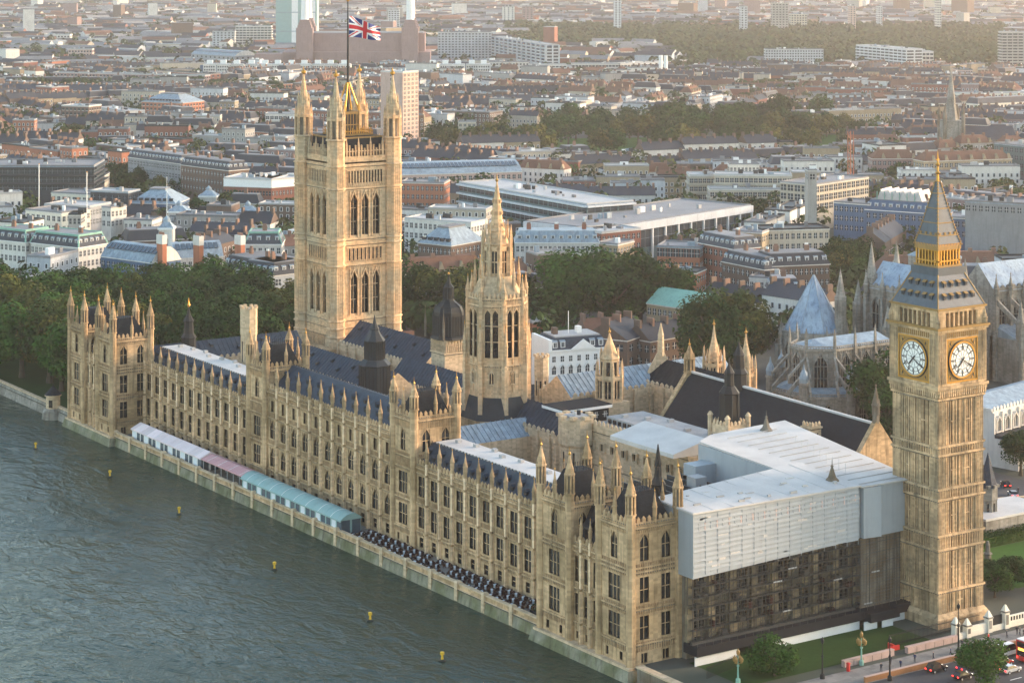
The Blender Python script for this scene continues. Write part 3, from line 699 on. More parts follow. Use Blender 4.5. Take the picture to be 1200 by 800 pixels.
    md = o.modifiers.new('thick', 'SOLIDIFY'); md.thickness = .03
    t3 = thing('low_block', 'low crenellated stone block at the foot of the square flag tower', 'building', (87.3, 256.3, 0))
    q = MB(); q.box(-19, -13.4, -14, 16, 0, 16.5, 'stone'); q.at(-19, 14, H2); merlons(q, 0, 30, 16.5, 1.8, 'stone', 0); q.at(-9, -13.2, 0); q.box(0, 24, 0, 2.2, 0, 17.2, 'stone'); q.box(.3, 23.7, .4, 2, 17.2, 19.2, 'roof_tile'); q.build('wall', t3)
victoria_tower()

# ------------------------------------------------------------------ central octagonal spire
def central_tower():
    k = 'stone_warm'; t = thing('spire_tower', 'octagonal stone lantern tower with a slender pinnacled spire', 'spire', (59.8, 133.6, 0))
    ap = 6.6; r = ap/cos(pi/8); b = MB()
    b.lathe(0, 0, [(r+2.6, 14), (r+2.6, 17.5)], 'stone'); b.lathe(0, 0, [(r+2.4, 17.5), (r+.2, 24.2)], 'lead_dark')
    b.lathe(0, 0, [(r, 16), (r, 48.2)], k)
    wn = window_mesh(1.5, 12, 1, 2, True, k, bar=.18); wl = window_mesh(1.1, 3, 2, 0, True, 'stone_pale')
    dm = MB(); dm.box(-.5, .5, -1.5, .3, 0, 2, k); dm.gable(-.65, .65, -1.5, .45, 2, 3.4, k); dm.box(-.28, .28, .3, .32, .3, 1.8, 'glass_dark'); dmm = dm.mesh('dormer')
    for j in range(8):
        a = j*pi/4-pi/2; hw = r*sin(pi/8); ux, uy = cos(a), sin(a); nx, ny = sin(a), -cos(a)
        F = (nx*ap-ux*hw, ny*ap-uy*hw, a); b.at(*F); W = 2*hw
        skin(b, .3, W-.3, 16, 48.2, [(33.2, 45.2, [(W/2-1.75, W/2-.25), (W/2+.25, W/2+1.75)]), (26.6, 29.6, [(W/2-.55, W/2+.55)])], k, .5)
        for u in (W/2-1, W/2+1): put(t, 'window', wn, F, u, .1, 33.2)
        put(t, 'window', wl, F, W/2, .1, 26.6)
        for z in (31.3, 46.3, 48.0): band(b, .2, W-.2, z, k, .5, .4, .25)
        ribs(b, .8, W-.8, 46.5, 47.8, .5, k, .5); merlons(b, .4, W-.4, 48.2, 1.1, k, .5)
        ribs(b, 1.0, W-1.0, 30, 31.2, .5, k, .5)
        # corner buttress + flying pinnacle at u=0
        for (z0, z1, o) in ((15, 31.5, 1.75), (31.5, 40, 1.25), (40, 47.5, .85)): b.box(-.55, .55, -.2, o, z0, z1, k)
        for o2 in (-.3, .3): b.box(o2-.06, o2+.06, .8, .97, 40, 47, k)
        put(t, 'pinnacle', pinnacle_mesh(7.5, .5, k), F, 0, .5, 46.5); put(t, 'pinnacle', pinnacle_mesh(10.5, .42, k), F, 0, 1.5, 31.6)
        b.hexa([(-.2, .2, 38), (.2, .2, 38), (.2, 1.6, 35), (-.2, 1.6, 35)], [(-.2, .2, 39), (.2, .2, 39), (.2, 1.6, 36), (-.2, 1.6, 36)], k)
        put(t, 'dormer', dmm, F, W/2, -2.3, 49.3); put(t, 'pinnacle', pinnacle_mesh(9, .38, k), F, 0, -1.7, 49.2)
        for u in (.75, W/2, W-.75): b.box(u-.1, u+.1, .5, .72, 24.5, 46.2, k)
        ribs(b, .9, W-.9, 45.4, 46.2, .35, k, .5, .1, .12); band(b, .2, W-.2, 39.3, k, .45, .2, .1) if False else None
    b.build('lantern', t)
    q = MB(); q.lathe(0, 0, [(r-.3, 48.2), (4.3, 53.2)], k)
    q.lathe(0, 0, [(3.3, 53), (3.3, 61)], k)
    for j in range(8):
        a = j*pi/4-pi/2; ap2 = 3.3*cos(pi/8); hw = 3.3*sin(pi/8); ux, uy = cos(a), sin(a); nx, ny = sin(a), -cos(a)
        q.at(nx*ap2-ux*hw, ny*ap2-uy*hw, a)
        q.box(.55, 2*hw-.55, 0, .03, 54, 59.6, 'glass_dark'); q.box(.3, .55, 0, .4, 53, 60.6, k); q.box(2*hw-.55, 2*hw-.3, 0, .4, 53, 60.6, k); q.box(hw-.12, hw+.12, 0, .25, 54, 59.6, k); q.box(.3, 2*hw-.3, 0, .3, 56.7, 57, k); q.box(.3, 2*hw-.3, 0, .4, 59.6, 60.8, k)
        q.box(-.35, .35, -.2, .8, 51.8, 60, k); q.lathe(0, .5, [(.35, 60), (.4, 62.5), (.04, 66)], k, 4)
        q.lathe(0, -.5, [(.22, 62.6), (.22, 64.8), (.03, 67.4)], k, 4)
    q.at(0, 0, 0); q.lathe(0, 0, [(3.3, 60.8), (3.6, 61.3), (3.0, 61.6), (2.5, 63.4), (2.1, 64.2), (2.25, 64.6), (1.7, 65.2), (1.25, 69), (.9, 72), (.5, 75), (.18, 77)], k)
    for z, r_ in ((66, 1.75), (69, 1.4), (72, 1.05)):
        for j in range(8): a = j*pi/4+pi/8; q.lathe(r_*cos(a), r_*sin(a), [(.18, z-.4), (.22, z+.1), (.03, z+.8)], k, 4)
    q.build('spire', t)
    q = MB(); q.lathe(0, 0, [(.18, 76.9), (.5, 77.4), (.15, 77.8), (.1, 78.4), (.03, 79)], 'gold', 8); q.build('finial', t)
central_tower()
# ------------------------------------------------------------------ palace: inner halls, roofs and small towers
def hall(label, p0, p1, hw, ze, zr, roof='iron_roof', wall='stone_pale', name='palace_hall', cat='hall', parapet=True, hip=0, zb=0, ridge=None, vents=0):
    x0, y0 = p0; L_ = math.hypot(p1[0]-x0, p1[1]-y0); a = math.atan2(p1[1]-y0, p1[0]-x0)
    t = thing(name, label, cat, (x0, y0, zb), a); b = MB()
    b.box(0, L_, -hw, hw, 0, ze-zb, wall)
    if parapet:
        for F in ((0, 0, 0), (L_, 0, pi)):
            b.at(*F); b.box(0, L_, hw, hw+.35, ze-zb-1.6, ze-zb+.5, wall); merlons(b, 0, L_, ze-zb+.5, 1.9, wall, hw+.35, .6)
            for i in range(int(L_/5)+1): b.box(i*5-.35, i*5+.35, hw+.35, hw+.8, 0, ze-zb+.4, wall)
    b.at(0, 0, 0); b.build('wall', t)
    r = MB()
    if hip: r.hexa([(0, hw, ze-zb), (L_, hw, ze-zb), (L_, -hw, ze-zb), (0, -hw, ze-zb)], [(hip, .15, zr-zb), (L_-hip, .15, zr-zb), (L_-hip, -.15, zr-zb), (hip, -.15, zr-zb)], roof)
    else: r.gable(0, L_, -hw, hw, ze-zb, zr-zb, roof, wall)
    sl_ = math.hypot(hw, zr-ze)
    for i in range(int(L_/1.5)):
        for sg in (-1, 1):
            u = .6+i*1.5; r.hexa([(u, sg*hw, ze-zb), (u+.1, sg*hw, ze-zb), (u+.1, .02*sg, zr-zb), (u, .02*sg, zr-zb)], [(u, sg*hw, ze-zb+.16), (u+.1, sg*hw, ze-zb+.16), (u+.1, .02*sg, zr-zb+.16), (u, .02*sg, zr-zb+.16)], roof)
    if ridge: r.box(0, L_, -.35, .35, zr-zb+.02, zr-zb+.4, ridge)
    ro = r.build('roof', t)
    if vents:
        key = 'rv'
        if key not in CACHE: q = MB(); q.box(-.4, .4, -.8, .3, 0, .7, 'lead_dark'); q.gable(-.5, .5, -.9, .4, .7, 1.1, 'iron_roof'); CACHE[key] = q.mesh('dormer')
        for i in range(vents):
            f = .4 if i % 2 else .65
            for F, sg in (((0, 0, 0), 1), ((L_, 0, pi), 1)): put(ro, 'dormer', CACHE[key], F, L_*(i+.5)/vents, hw*(1-f), ze-zb+(zr-ze)*f)
    return t
hall('long dark blue ridged roof with two rows of vents running beside the middle river range', (50, 234), (50, 166), 6.5, 18.5, 24, vents=12)
hall('dark blue ridged roof running up to the foot of the square flag tower', (82, 240), (82, 194), 7, 18, 24.5, vents=6)
hall('dark ridged roof between the domed black tower and the octagonal spire', (68, 192), (68, 150), 5.5, 16.5, 22.5)
hall('short dark blue roof running toward the viewer from the foot of the octagonal spire', (64, 128), (64, 106), 5.5, 17, 22.4)
hall('long pale grey ribbed roof crossing behind the white flat roof of the near range', (25, 121.5), (68, 121.5), 5, 15.4, 19, 'lead', zb=0, parapet=False)
hall('low grey glazed ribbed roof crossing beside the black iron ventilation tower', (24, 184), (62, 184), 4.5, 15.5, 19, 'lead_dark', parapet=False)
hall('grey blue hall roof with stone parapet behind the ornate square lantern tower', (76, 130), (131, 130), 6.6, 21.4, 26.4, 'lead', vents=0)
hall('far dark blue roof behind the end pavilion, with small stone pinnacles along its edge', (12, 243), (62, 243), 5.5, 18, 23, vents=6)
hall('dark roof of a low inner range behind the middle river range', (28, 160), (28, 108), 4, 15, 19.5, 'slate', parapet=False)
hall('dark roof of a low inner range behind the far river range', (30, 238), (30, 176), 4, 15, 19.5, 'slate', parapet=False)
hall('dark roof of the porch at the far end of the great medieval hall', (108, 98), (108, 128), 6, 22, 28, 'slate_dark', vents=0)
hall('dull green grey roof low in the inner courts beside the spire', (84, 190), (84, 146), 6, 15, 19.5, 'lead_dark')
# courts
sheet('court_paving', [(16, 40), (130, 40), (130, 236), (16, 236)], .012, 'paving')

def oct_turret(label, x, y, z0, z1, r, k='stone_pale', cat='turret', batt=True, name='stone_turret', cap=None):
    t = thing(name, label, cat, (x, y, z0)); b = MB(); h = z1-z0
    b.lathe(0, 0, [(r, 0), (r, h*.72), (r*1.12, h*.75), (r*1.12, h), ], k)
    for j in range(8):
        a = j*pi/4; b.lathe(r*1.0*cos(a+pi/8), r*cos(0)*sin(a+pi/8), [(.14, 0), (.14, h*.74)], k, 4)
        if batt:
            F = (r*1.08*cos(a)*cos(pi/8), r*1.08*sin(a)*cos(pi/8)); b.lathe(F[0], F[1], [(r*.26, h), (r*.26, h+.7)], k, 4)
    b.build('shaft', t)
    q = MB(); q.box(-.22, .22, 0, .06, 0, h*.2, 'glass_dark'); me = q.mesh('slit')
    for j in range(8):
        a = j*pi/4-pi/2; put(t, 'slit', me, (sin(a)*r*.924, -cos(a)*r*.924, a), 0, .02, h*.48)
    return t
oct_turret('slender battlemented stone turret just right of the octagonal spire', 79, 141, 10, 29.2, 1.75)
oct_turret('squat round-cornered stone turret at the left foot of the octagonal spire', 57.5, 143, 8, 22.2, 2.0)
oct_turret('squat stone turret at the right foot of the octagonal spire, above the grey ribbed roof', 65.0, 137, 8, 22.2, 2.0)
t = thing('curtain_wall', 'stone wall between the two squat turrets at the foot of the octagonal spire', 'wall', (57.5, 143, 0), math.atan2(-6, 7.5)); b = MB(); b.box(1.6, 8, -.4, .4, 0, 18.6, 'stone_pale'); merlons(b, 1.6, 8, 18.6, 1.2, 'stone_pale', .4); b.build('wall', t)
oct_turret('tall plain stone chimney tower behind the far pavilion tower on the river side', 26, 205, 10, 38, 2.1, 'stone_pale', cat='chimney tower')
# domed black tower on a square stone base
t = thing('domed_tower', 'black ribbed ogee dome on a pale square stone tower', 'tower', (77, 183, 0)); b = MB(); h = 3.5
b.box(-h, h, -h, h, 0, 28.2, 'stone_pale')
for F in ((-h, h, H2), (-h, -h, 0), (h, -h, pi/2), (h, h, pi)):
    b.at(*F); merlons(b, 0, 2*h, 27.0, .9, 'stone_pale', .3, .6); ribs(b, .3, 2*h-.3, 24.8, 26.8, .7, 'stone_pale', 0, .25, .3); band(b, 0, 2*h, 24.4, 'stone_pale', 0)
b.build('base', t)
q = MB(); q.lathe(0, 0, [(5.2, 28.2), (5.0, 28.8), (4.5, 29.2), (4.45, 34.3), (4.3, 35.6), (3.7, 37), (2.4, 38.0), (1.7, 38.6), (1.5, 39.2)], 'black_iron', 8)
for j in range(8):
    a = j*pi/4+pi/8; a2 = a+pi/4
    for f in (0, .25, .5, .75):
        x, y = (4.5*(cos(a)*(1-f)+cos(a2)*f), 4.5*(sin(a)*(1-f)+sin(a2)*f)); q.tube((x, y, 29), (x, y, 34.6), .13, 'lead_dark', 4)
    pr_ = [(4.5, 34.3), (4.35, 35.6), (3.75, 37), (2.45, 38.0)]
    for (r0, z0), (r1, z1) in zip(pr_, pr_[1:]): q.tube((r0*cos(a), r0*sin(a), z0), (r1*cos(a), r1*sin(a), z1), .14, 'lead_dark', 4)
q.build('dome', t)
q = MB(); q.lathe(0, 0, [(1.5, 39), (1.4, 42), (1.6, 42.2), (.7, 43.2), (.25, 45), (.05, 46.6)], 'black_iron', 8)
for j in range(8): a = j*pi/4; q.tube((1.5*cos(a), 1.5*sin(a), 39), (1.5*cos(a), 1.5*sin(a), 42.1), .12, 'lead_dark', 4)
q.lathe(0, 0, [(.1, 45.6), (.3, 46), (.05, 46.5)], 'gold', 6); q.build('lantern', t)
pm = pinnacle_mesh(9, .28, 'stone_dark', False)
for x in (-4.7, 4.7):
    for y in (-4.7, 4.7): put(t, 'pinnacle', pm, (x, y, 0), 0, 0, 28.3)
# black iron ventilation tower
t = thing('ventilation_tower', 'dark iron octagonal ventilation tower in tiers with a spirelet, behind the middle river range', 'tower', (38, 158, 0)); b = MB()
b.lathe(0, 0, [(4.5, 15), (4.5, 20.5), (4.8, 20.8), (4.0, 21.4), (4.0, 28.4), (4.4, 28.8), (3.2, 30), (2.7, 30.2), (2.5, 34.6), (2.8, 35), (1.7, 36.5), (1.1, 37.6), (1.2, 38), (.5, 39.4), (.05, 41.6)], 'lead_dark', 8)
for j in range(8):
    a = j*pi/4+pi/8; a2 = a+pi/4
    for f in (0, .33, .66):
        for r_, z0, z1 in ((4.05, 21.4, 28.5), (2.65, 30.2, 34.8)):
            x, y = r_*(cos(a)*(1-f)+cos(a2)*f), r_*(sin(a)*(1-f)+sin(a2)*f); q_ = b.tube((x, y, z0), (x, y, z1), .14, 'black_iron', 4)
b.build('shaft', t)
t = thing('ventilation_tower', 'slim black iron spirelet rising behind the near end pavilion towers', 'tower', (18.5, 15, 0)); b = MB()
b.lathe(0, 0, [(2.4, 15), (2.1, 22), (2.3, 22.3), (1.5, 23.5), (1.35, 29), (1.6, 29.4), (.8, 31), (.6, 33), (.75, 33.3), (.1, 37.4)], 'black_iron', 8)
for j in range(8): a = j*pi/4+pi/8; b.tube((1.5*cos(a), 1.5*sin(a), 23.5), (1.45*cos(a), 1.45*sin(a), 29.2), .12, 'lead_dark', 4)
b.build('shaft', t)
t = thing('ventilation_tower', 'slim dark ventilation spirelet with a gilt tip, behind the far end pavilion', 'tower', (24, 238, 0)); b = MB()
b.lathe(0, 0, [(2.2, 15), (2.0, 25), (2.3, 25.3), (1.5, 26.5), (1.3, 29.6), (1.5, 30), (.5, 32), (.1, 34)], 'black_iron', 8); b.lathe(0, 0, [(.1, 33.8), (.45, 34.4), (.2, 35.2), (.03, 36.6)], 'gold', 6); b.build('shaft', t)
# ornate square lantern tower
def lantern_tower(label, x, y, zb, z1, z2, z3, ztip, r, name='lantern_tower', k='stone_warm', rz=0):
    t = thing(name, label, 'tower', (x, y, 0), rz); b = MB()
    b.box(-r*1.15, r*1.15, -r*1.15, r*1.15, zb, z1, 'stone_pale'); b.lathe(0, 0, [(r, z1), (r, z2)], k)
    b.lathe(0, 0, [(r*1.12, z1), (r*1.12, z1+.5)], k); b.lathe(0, 0, [(r*1.12, z2-.4), (r*1.12, z2+.3)], k)
    for j in range(8):
        a = j*pi/4-pi/2; hw = r*sin(pi/8); nx, ny, ux, uy = sin(a), -cos(a), cos(a), sin(a); ap = r*cos(pi/8)
        b.at(nx*ap-ux*hw, ny*ap-uy*hw, a); b.box(.45, 2*hw-.45, 0, .04, z1+.8, z2-.8, 'glass_dark'); b.box(hw-.1, hw+.1, 0, .2, z1+.5, z2-.4, k)
        b.box(-.28, .28, -.1, .5, z1-1, z2+1.2, k); b.lathe(0, .2, [(.3, z2+1), (.32, z2+2.4), (.03, z2+4.6)], k, 4)
        b.at(nx*ap*.72-ux*hw*.72, ny*ap*.72-uy*hw*.72, a); b.box(.2, 1.44*hw-.2, 0, .25, z2, z3-1.6, k); b.box(.4, 1.44*hw-.4, .25, .27, z2+.5, z3-2, 'glass_dark')
        b.lathe(0, 0, [(.25, z2), (.28, z3), (.03, z3+1.6)], k, 4)
    b.at(0, 0, 0); b.lathe(0, 0, [(r*.74, z2), (r*.74, z3-1.6), (r*.85, z3-1.2), (r*.62, z3), (r*.4, z3+(ztip-z3)*.3), (r*.2, z3+(ztip-z3)*.55), (.12, ztip-1)], k)
    b.build('shaft', t); q = MB(); q.lathe(0, 0, [(.12, ztip-1.2), (.42, ztip-.7), (.12, ztip-.3), (.03, ztip+.5)], 'gold', 6); q.build('finial', t); return t
lantern_tower('ornate stone lantern tower with open crown standing right of the octagonal spire', 84, 118, 0, 21.2, 27.2, 33.2, 39.4, 3.2)
lantern_tower('stone turret with a slated pyramid crown, left of the two behind the great medieval hall', 113.5, 112, 0, 24, 28.5, 30.5, 39.5, 2.6)
lantern_tower('stone turret with ribbed crown, right of the two behind the great medieval hall', 103, 87, 0, 25, 31, 34, 42, 2.3)
t = thing('gable', 'tall bare stone gable rising to a slim turret behind the ornate lantern tower', 'gable', (107, 126, 0), -.6); b = MB()
b.hexa([(-6, -.6, 20), (6, -.6, 20), (6, .6, 20), (-6, .6, 20)], [(-.8, -.5, 30), (.8, -.5, 30), (.8, .5, 30), (-.8, .5, 30)], 'stone_pale'); b.lathe(0, 0, [(1.0, 29), (.85, 34), (.9, 34.3), (.1, 37.6)], 'stone_pale'); b.box(-6, 6, -.6, .6, 0, 20, 'stone_pale'); b.build('wall', t)
# commons block: flat roofed inner range with corner tower
t = thing('inner_block', 'plain stone inner block with a long flat grey roof beside the scaffolded wing', 'building', (58, 54, 0)); b = MB()
b.box(0, 17, -39, 0, 0, 22, 'stone_pale'); b.at(0, 39, H2); band(b, 0, 39, 21.8, 'stone_pale', 0); b.box(0, 39, -.4, .3, 22, 23.4, 'stone_pale'); merlons(b, 0, 39, 23.4, 1.6, 'stone_pale', .3); band(b, 0, 39, 14, 'stone_pale', 0)
for i in range(9): put(t, 'window', window_mesh(1.7, 1.8, 2, 0, False, 'stone_pale'), (0, 39, H2), 3+i*4.2, .01, 17.5); put(t, 'window', window_mesh(1.3, 1.7, 2, 0, False, 'stone_pale'), (0, 39, H2), 3+i*4.2, .01, 10)
b.build('wall', t); q = MB(); q.box(1.2, 16.6, -38, -1, 22, 23, 'roof_felt'); q.box(4, 15, -36, -2, 23, 24.6, 'roof_felt')
for i in range(18): q.box(3.7, 4.0, -35+i*1.9, -34+i*1.9, 23.2, 24.2, 'glass_dark')
for i in range(6): q.box(6+(i % 3)*3, 7.5+(i % 3)*3, -33+i*5, -32+i*5, 24.6, 25.3, 'roof_pale')
q.build('roof', t)
t = oct_turret('broad octagonal stone corner tower of the plain inner block', 55.5, 93.5, 0, 24.6, 3.9, name='corner_tower', cat='tower')
b = MB(); b.box(-2.4, 2.4, -2.4, 2.4, 24.6, 25.1, 'roof_felt'); b.lathe(.6, .3, [(.5, 25), (.5, 26.2)], 'lead_dark'); b.lathe(-1, 1, [(.35, 25), (.35, 26)], 'roof_pale'); b.build('roof', t)
t = thing('roof_cabin', 'black roofed white cabin on stilts among the palace roofs', 'cabin', (63, 109, 18.6)); b = MB()
b.box(0, 14, -8, 0, 0, 3.2, 'black_board'); b.box(-.5, 14.5, -8.5, .7, 3.9, 4.1, 'black_board'); b.box(-.55, 14.55, -8.55, .75, 3.2, 3.9, 'white_paint'); b.build('wall', t)
for i in range(5): put(t, 'window', window_mesh(1.6, 1.5, 3, 1, False, 'white_paint', 'window_glass', .08, .12), (0, 0, 0), 1.6+i*2.8, .01, .9); 
for i in range(2): put(t, 'window', window_mesh(1.6, 1.5, 3, 1, False, 'white_paint', 'window_glass', .08, .12), (0, 8, H2), 2+i*3.6, .01, .9)
# square turret with a dark lantern above the scaffolded court
t = thing('lantern_tower', 'square pale stone tower topped by a slim black lantern beside the white scaffold roof', 'tower', (71.5, 56, 0)); b = MB(); h = 3.05
b.box(-h, h, -h, h, 0, 28, 'stone_pale')
for F in ((-h, h, H2), (-h, -h, 0), (h, -h, pi/2), (h, h, pi)):
    b.at(*F); band(b, 0, 2*h, 25.8, 'stone_pale', 0); band(b, 0, 2*h, 21, 'stone_pale', 0); merlons(b, .8, 2*h-.8, 28, 1, 'stone_pale', 0, .6)
    for u in (1.8, 4.3): put(t, 'window', window_mesh(1.3, 3.6, 2, 1, False, 'stone_pale'), F, u, .01, 21.6)
b.at(0, 0, 0)
for x in (-h, h):
    for y in (-h, h): b.lathe(x, y, [(.6, 24), (.6, 29.6), (.75, 29.8), (.2, 30.6)], 'stone_pale')
b.build('base', t); q = MB(); q.lathe(0, 0, [(2.3, 28), (2.2, 34.6), (2.5, 34.9), (1.4, 36.4), (1.2, 36.5), (1.1, 39.3), (1.3, 39.5), (.3, 41.2), (.03, 43)], 'black_iron', 8)
for j in range(8):
    a = j*pi/4+pi/8; q.tube((2.3*cos(a), 2.3*sin(a), 28), (2.3*cos(a), 2.3*sin(a), 34.7), .16, 'lead_dark', 4)
q.build('lantern', t)
# great medieval hall
def great_hall():
    t = thing('great_hall', 'long medieval stone hall under a steep plain dark slate roof', 'hall', (93.5, 64.5, 0), math.atan2(-70, -4)); L_ = 71; b = MB(); hw = 11.5
    b.box(-L_/2, L_/2, -hw, hw, 0, 16, 'stone_dark')
    for e in (-1, 1): b.hexa([(e*L_/2-.7, hw, 16), (e*L_/2+.7, hw, 16), (e*L_/2+.7, -hw, 16), (e*L_/2-.7, -hw, 16)], [(e*L_/2-.7, .2, 31.2), (e*L_/2+.7, .2, 31.2), (e*L_/2+.7, -.2, 31.2), (e*L_/2-.7, -.2, 31.2)], 'stone')
    b.build('wall', t); q = MB(); q.gable(-L_/2+.7, L_/2-.7, -hw-.6, hw+.6, 15.6, 30.2, 'slate_dark'); q.box(-L_/2+.7, L_/2-.7, -.4, .4, 30.05, 30.5, 'roof_pale')
    q.lathe(-15, 0, [(2.2, 26), (2.0, 33), (2.3, 33.3), (1.5, 34.4), (1.3, 37.4), (1.5, 37.6), (.3, 40), (.03, 41.5)], 'black_iron', 8); q.build('roof', t)
    put(t, 'window', window_mesh(6.5, 9, 5, 2, True, 'stone'), (L_/2+.7, 0, pi/2), 0, .02, 10)
    put(t, 'pinnacle', pinnacle_mesh(9, .8, 'stone_dark', False), (L_/2, 0, 0), 0, 0, 30.5)
    for n_ in (-hw, hw): put(t, 'turret', turret_mesh(24, 1.6, 16, 'stone'), (L_/2, n_, 0), 0, 0, 0)
    put(t, 'turret', turret_mesh(38, 1.3, 30, 'stone'), (-L_/2, 0, 0), 0, 0, 0)
great_hall()
t = thing('chimney_turret', 'small square battlemented stone turret at the edge of the dark slate hall roof', 'turret', (84, 42, 0)); b = MB(); b.box(-1.5, 1.5, -1.5, 1.5, 0, 28.6, 'stone_pale')
for F in ((-1.5, 1.5, H2), (-1.5, -1.5, 0)): b.at(*F); merlons(b, 0, 3, 28.6, 1, 'stone_pale', .1, .6); band(b, 0, 3, 28.2, 'stone_pale', 0); b.box(.9, 2.1, 0, .04, 24.4, 27, 'glass_dark'); b.box(1.44, 1.56, 0, .1, 24.4, 27, 'stone_pale')
b.build('shaft', t)

# ------------------------------------------------------------------ the wing under scaffolding
t = thing('scaffolded_wing', 'long stone palace wing wrapped in white sheeting above and dark scaffolding below', 'building', (12, -2, 0))
b = MB(); b.box(0, 54, -16, 0, 0, 17.5, 'stone_dark'); b.box(43, 54, 0, 2.6, 0, 17.5, 'stone_dark')
gothic(t, b, (0, 0, 0), 43, 3, 18.5, 8, [(5.2, 9.6, 2.6, 2, 1, False, 1), (11.4, 15.8, 2.6, 2, 1, False, 1)], [4.4, 10.5], 'stone_scaffold', butt=.8, merl=False)
b.build('wall', t)
q = MB(); d = 3.0
q.hexa([(-.8, d, 16.2), (42, d, 17.6), (42, d-.5, 17.6), (-.8, d-.5, 16.2)], [(-.8, d, 28.6), (42, d, 28.2), (42, d-.5, 28.2), (-.8, d-.5, 28.6)], 'white_sheet')
q.hexa([(-.8, d-.5, 16.2), (-.3, d-.5, 16.2), (-.3, -14, 16.2), (-.8, -14, 16.2)], [(-.8, d-.5, 28.6), (-.3, d-.5, 28.6), (-.3, -14, 28.6), (-.8, -14, 28.6)], 'white_sheet')
pts = [(42, d), (43.2, d-.8), (43.2, d+.3), (47.5, d+.9), (47.5, d+.1), (56, d+.1)]
for (a0, a1), (c0, c1) in zip(pts, pts[1:]): q.hexa([(a0, a1, 17.6), (c0, c1, 17.6), (c0+.2, c1-.4, 17.6), (a0+.2, a1-.4, 17.6)], [(a0, a1, 27.8), (c0, c1, 27.8), (c0+.2, c1-.4, 27.8), (a0+.2, a1-.4, 27.8)], 'white_sheet')
rs = random.Random(12)
for i in range(12):   # lapped, slightly sagging edges of the sheets
    z = 17.4+i*.95
    for p_ in range(14):
        u = -.8+p_*3.05; dz = rs.uniform(-.1, .1); q.hexa([(u, d, z+dz), (u+3.05, d, z+rs.uniform(-.1, .1)), (u+3.05, d, z+.14), (u, d, z+.14)], [(u, d+rs.uniform(.06, .16), z+dz), (u+3.05, d+rs.uniform(.06, .16), z+dz), (u+3.05, d+.03, z+.5), (u, d+.03, z+.5)], 'white_sheet')
for i in range(15): q.box(-.8+i*3.05, -.72+i*3.05, d, d+.09, 16.6, 28.2, 'silver_paint' if i % 3 == 0 else 'white_sheet')
for i in range(46): u = rs.uniform(0, 41); z = rs.uniform(17, 27.6); q.box(u, u+rs.uniform(.6, 2.6), d, d+.05, z, z+rs.uniform(.2, .8), 'white_roof' if rs.random() < .5 else 'sheet_grey')
for i in range(28): u = .5+i*1.5; q.box(u, u+.3, d, d+.07, 25.2+rs.uniform(-.2, .2), 26.7, 'sheet_pink' if i % 2 else 'white_sheet')
q.build('sheeting', t)
q = MB(); q.hexa([(-1.2, d+.4, 28.6), (42.5, d+.4, 28.2), (42.5, -15, 28.6), (-1.2, -9, 29)], [(-1.2, d+.4, 28.9), (42.5, d+.4, 28.5), (42.5, -15, 29.6), (-1.2, -9, 29.3)], 'white_roof')
q.hexa([(42.5, d+.3, 27.9), (57, d+.9, 27.9), (64, -44, 30.2), (42.5, -44, 29.6)], [(42.5, d+.3, 28.2), (57, d+.9, 28.2), (64, -44, 30.6), (42.5, -44, 30)], 'white_roof')
q.hexa([(36, -15, 28.6), (42.5, -15, 28.6), (42.5, -44, 29.6), (36, -40, 29.6)], [(36, -15, 28.95), (42.5, -15, 28.95), (42.5, -44, 30), (36, -40, 30)], 'white_roof')
q.hexa([(35.7, -15, 15), (36, -15, 15), (36, -40, 15), (35.7, -40, 15)], [(35.7, -15, 28.6), (36, -15, 28.6), (36, -40, 29.5), (35.7, -40, 29.5)], 'white_sheet')
for i in range(9): q.hexa([(-1+i*5, d+.4, 28.92-i*.05), (-.9+i*5, d+.4, 28.92-i*.05), (-.9+i*5, -9-i*.7, 29.34+i*.035), (-1+i*5, -9-i*.7, 29.34+i*.035)], [(-1+i*5, d+.4, 28.98-i*.05), (-.9+i*5, d+.4, 28.98-i*.05), (-.9+i*5, -9-i*.7, 29.4+i*.035), (-1+i*5, -9-i*.7, 29.4+i*.035)], 'white_roof')
rs = random.Random(44)
for i in range(13):
    y = d-1-i*3.4; q.hexa([(43, y, 28.25-(y-d)*.0415), (57, y, 28.3-(y-d)*.0495), (57, y-.14, 28.3-(y-d)*.0495), (43, y-.14, 28.25-(y-d)*.0415)], [(43, y, 28.36-(y-d)*.0415), (57, y, 28.42-(y-d)*.0495), (57, y-.14, 28.42-(y-d)*.0495), (43, y-.14, 28.36-(y-d)*.0415)], 'roof_pale')
for i in range(16): u = rs.uniform(1, 40); y = rs.uniform(-7, 2); q.box(u, u+rs.uniform(.4, 2.2), y-.4, y, 28.6, 29.15+rs.uniform(0, .3), rs.choice(['roof_pale', 'roof_felt', 'white_roof']))
for i in range(9): q.tube((45+i, -4-i*3, 29), (45+i, -4-i*3, 31.2), .05, 'silver_paint', 4)
q.build('sheet_roof', t)
q = MB()
random.seed(3)
for lay in (1.1, 2.6):
    for i in range(24): q.tube((-.6+i*2.3, lay, 2.4), (-.6+i*2.3, lay, 17.2), .075, 'lead_light', 4)
    for j in range(7): q.tube((-.6, lay, 4+j*2.05), (54, lay, 4+j*2.05), .06, 'lead_light', 4)
for j in range(7): q.box(-.6, 54, 1.6, 2.4, 3.93+j*2.05, 3.99+j*2.05, 'lead_light')
for i in range(60): x = -.6+i*.92; q.tube((x, 2.72, 4), (x, 2.72, 17.2), .04, 'lead_light', 4)
for j in range(20): q.tube((-.6, 2.7, 4+j*.68), (54, 2.7, 4+j*.68), .035, 'lead_light', 4)
rs = random.Random(31)
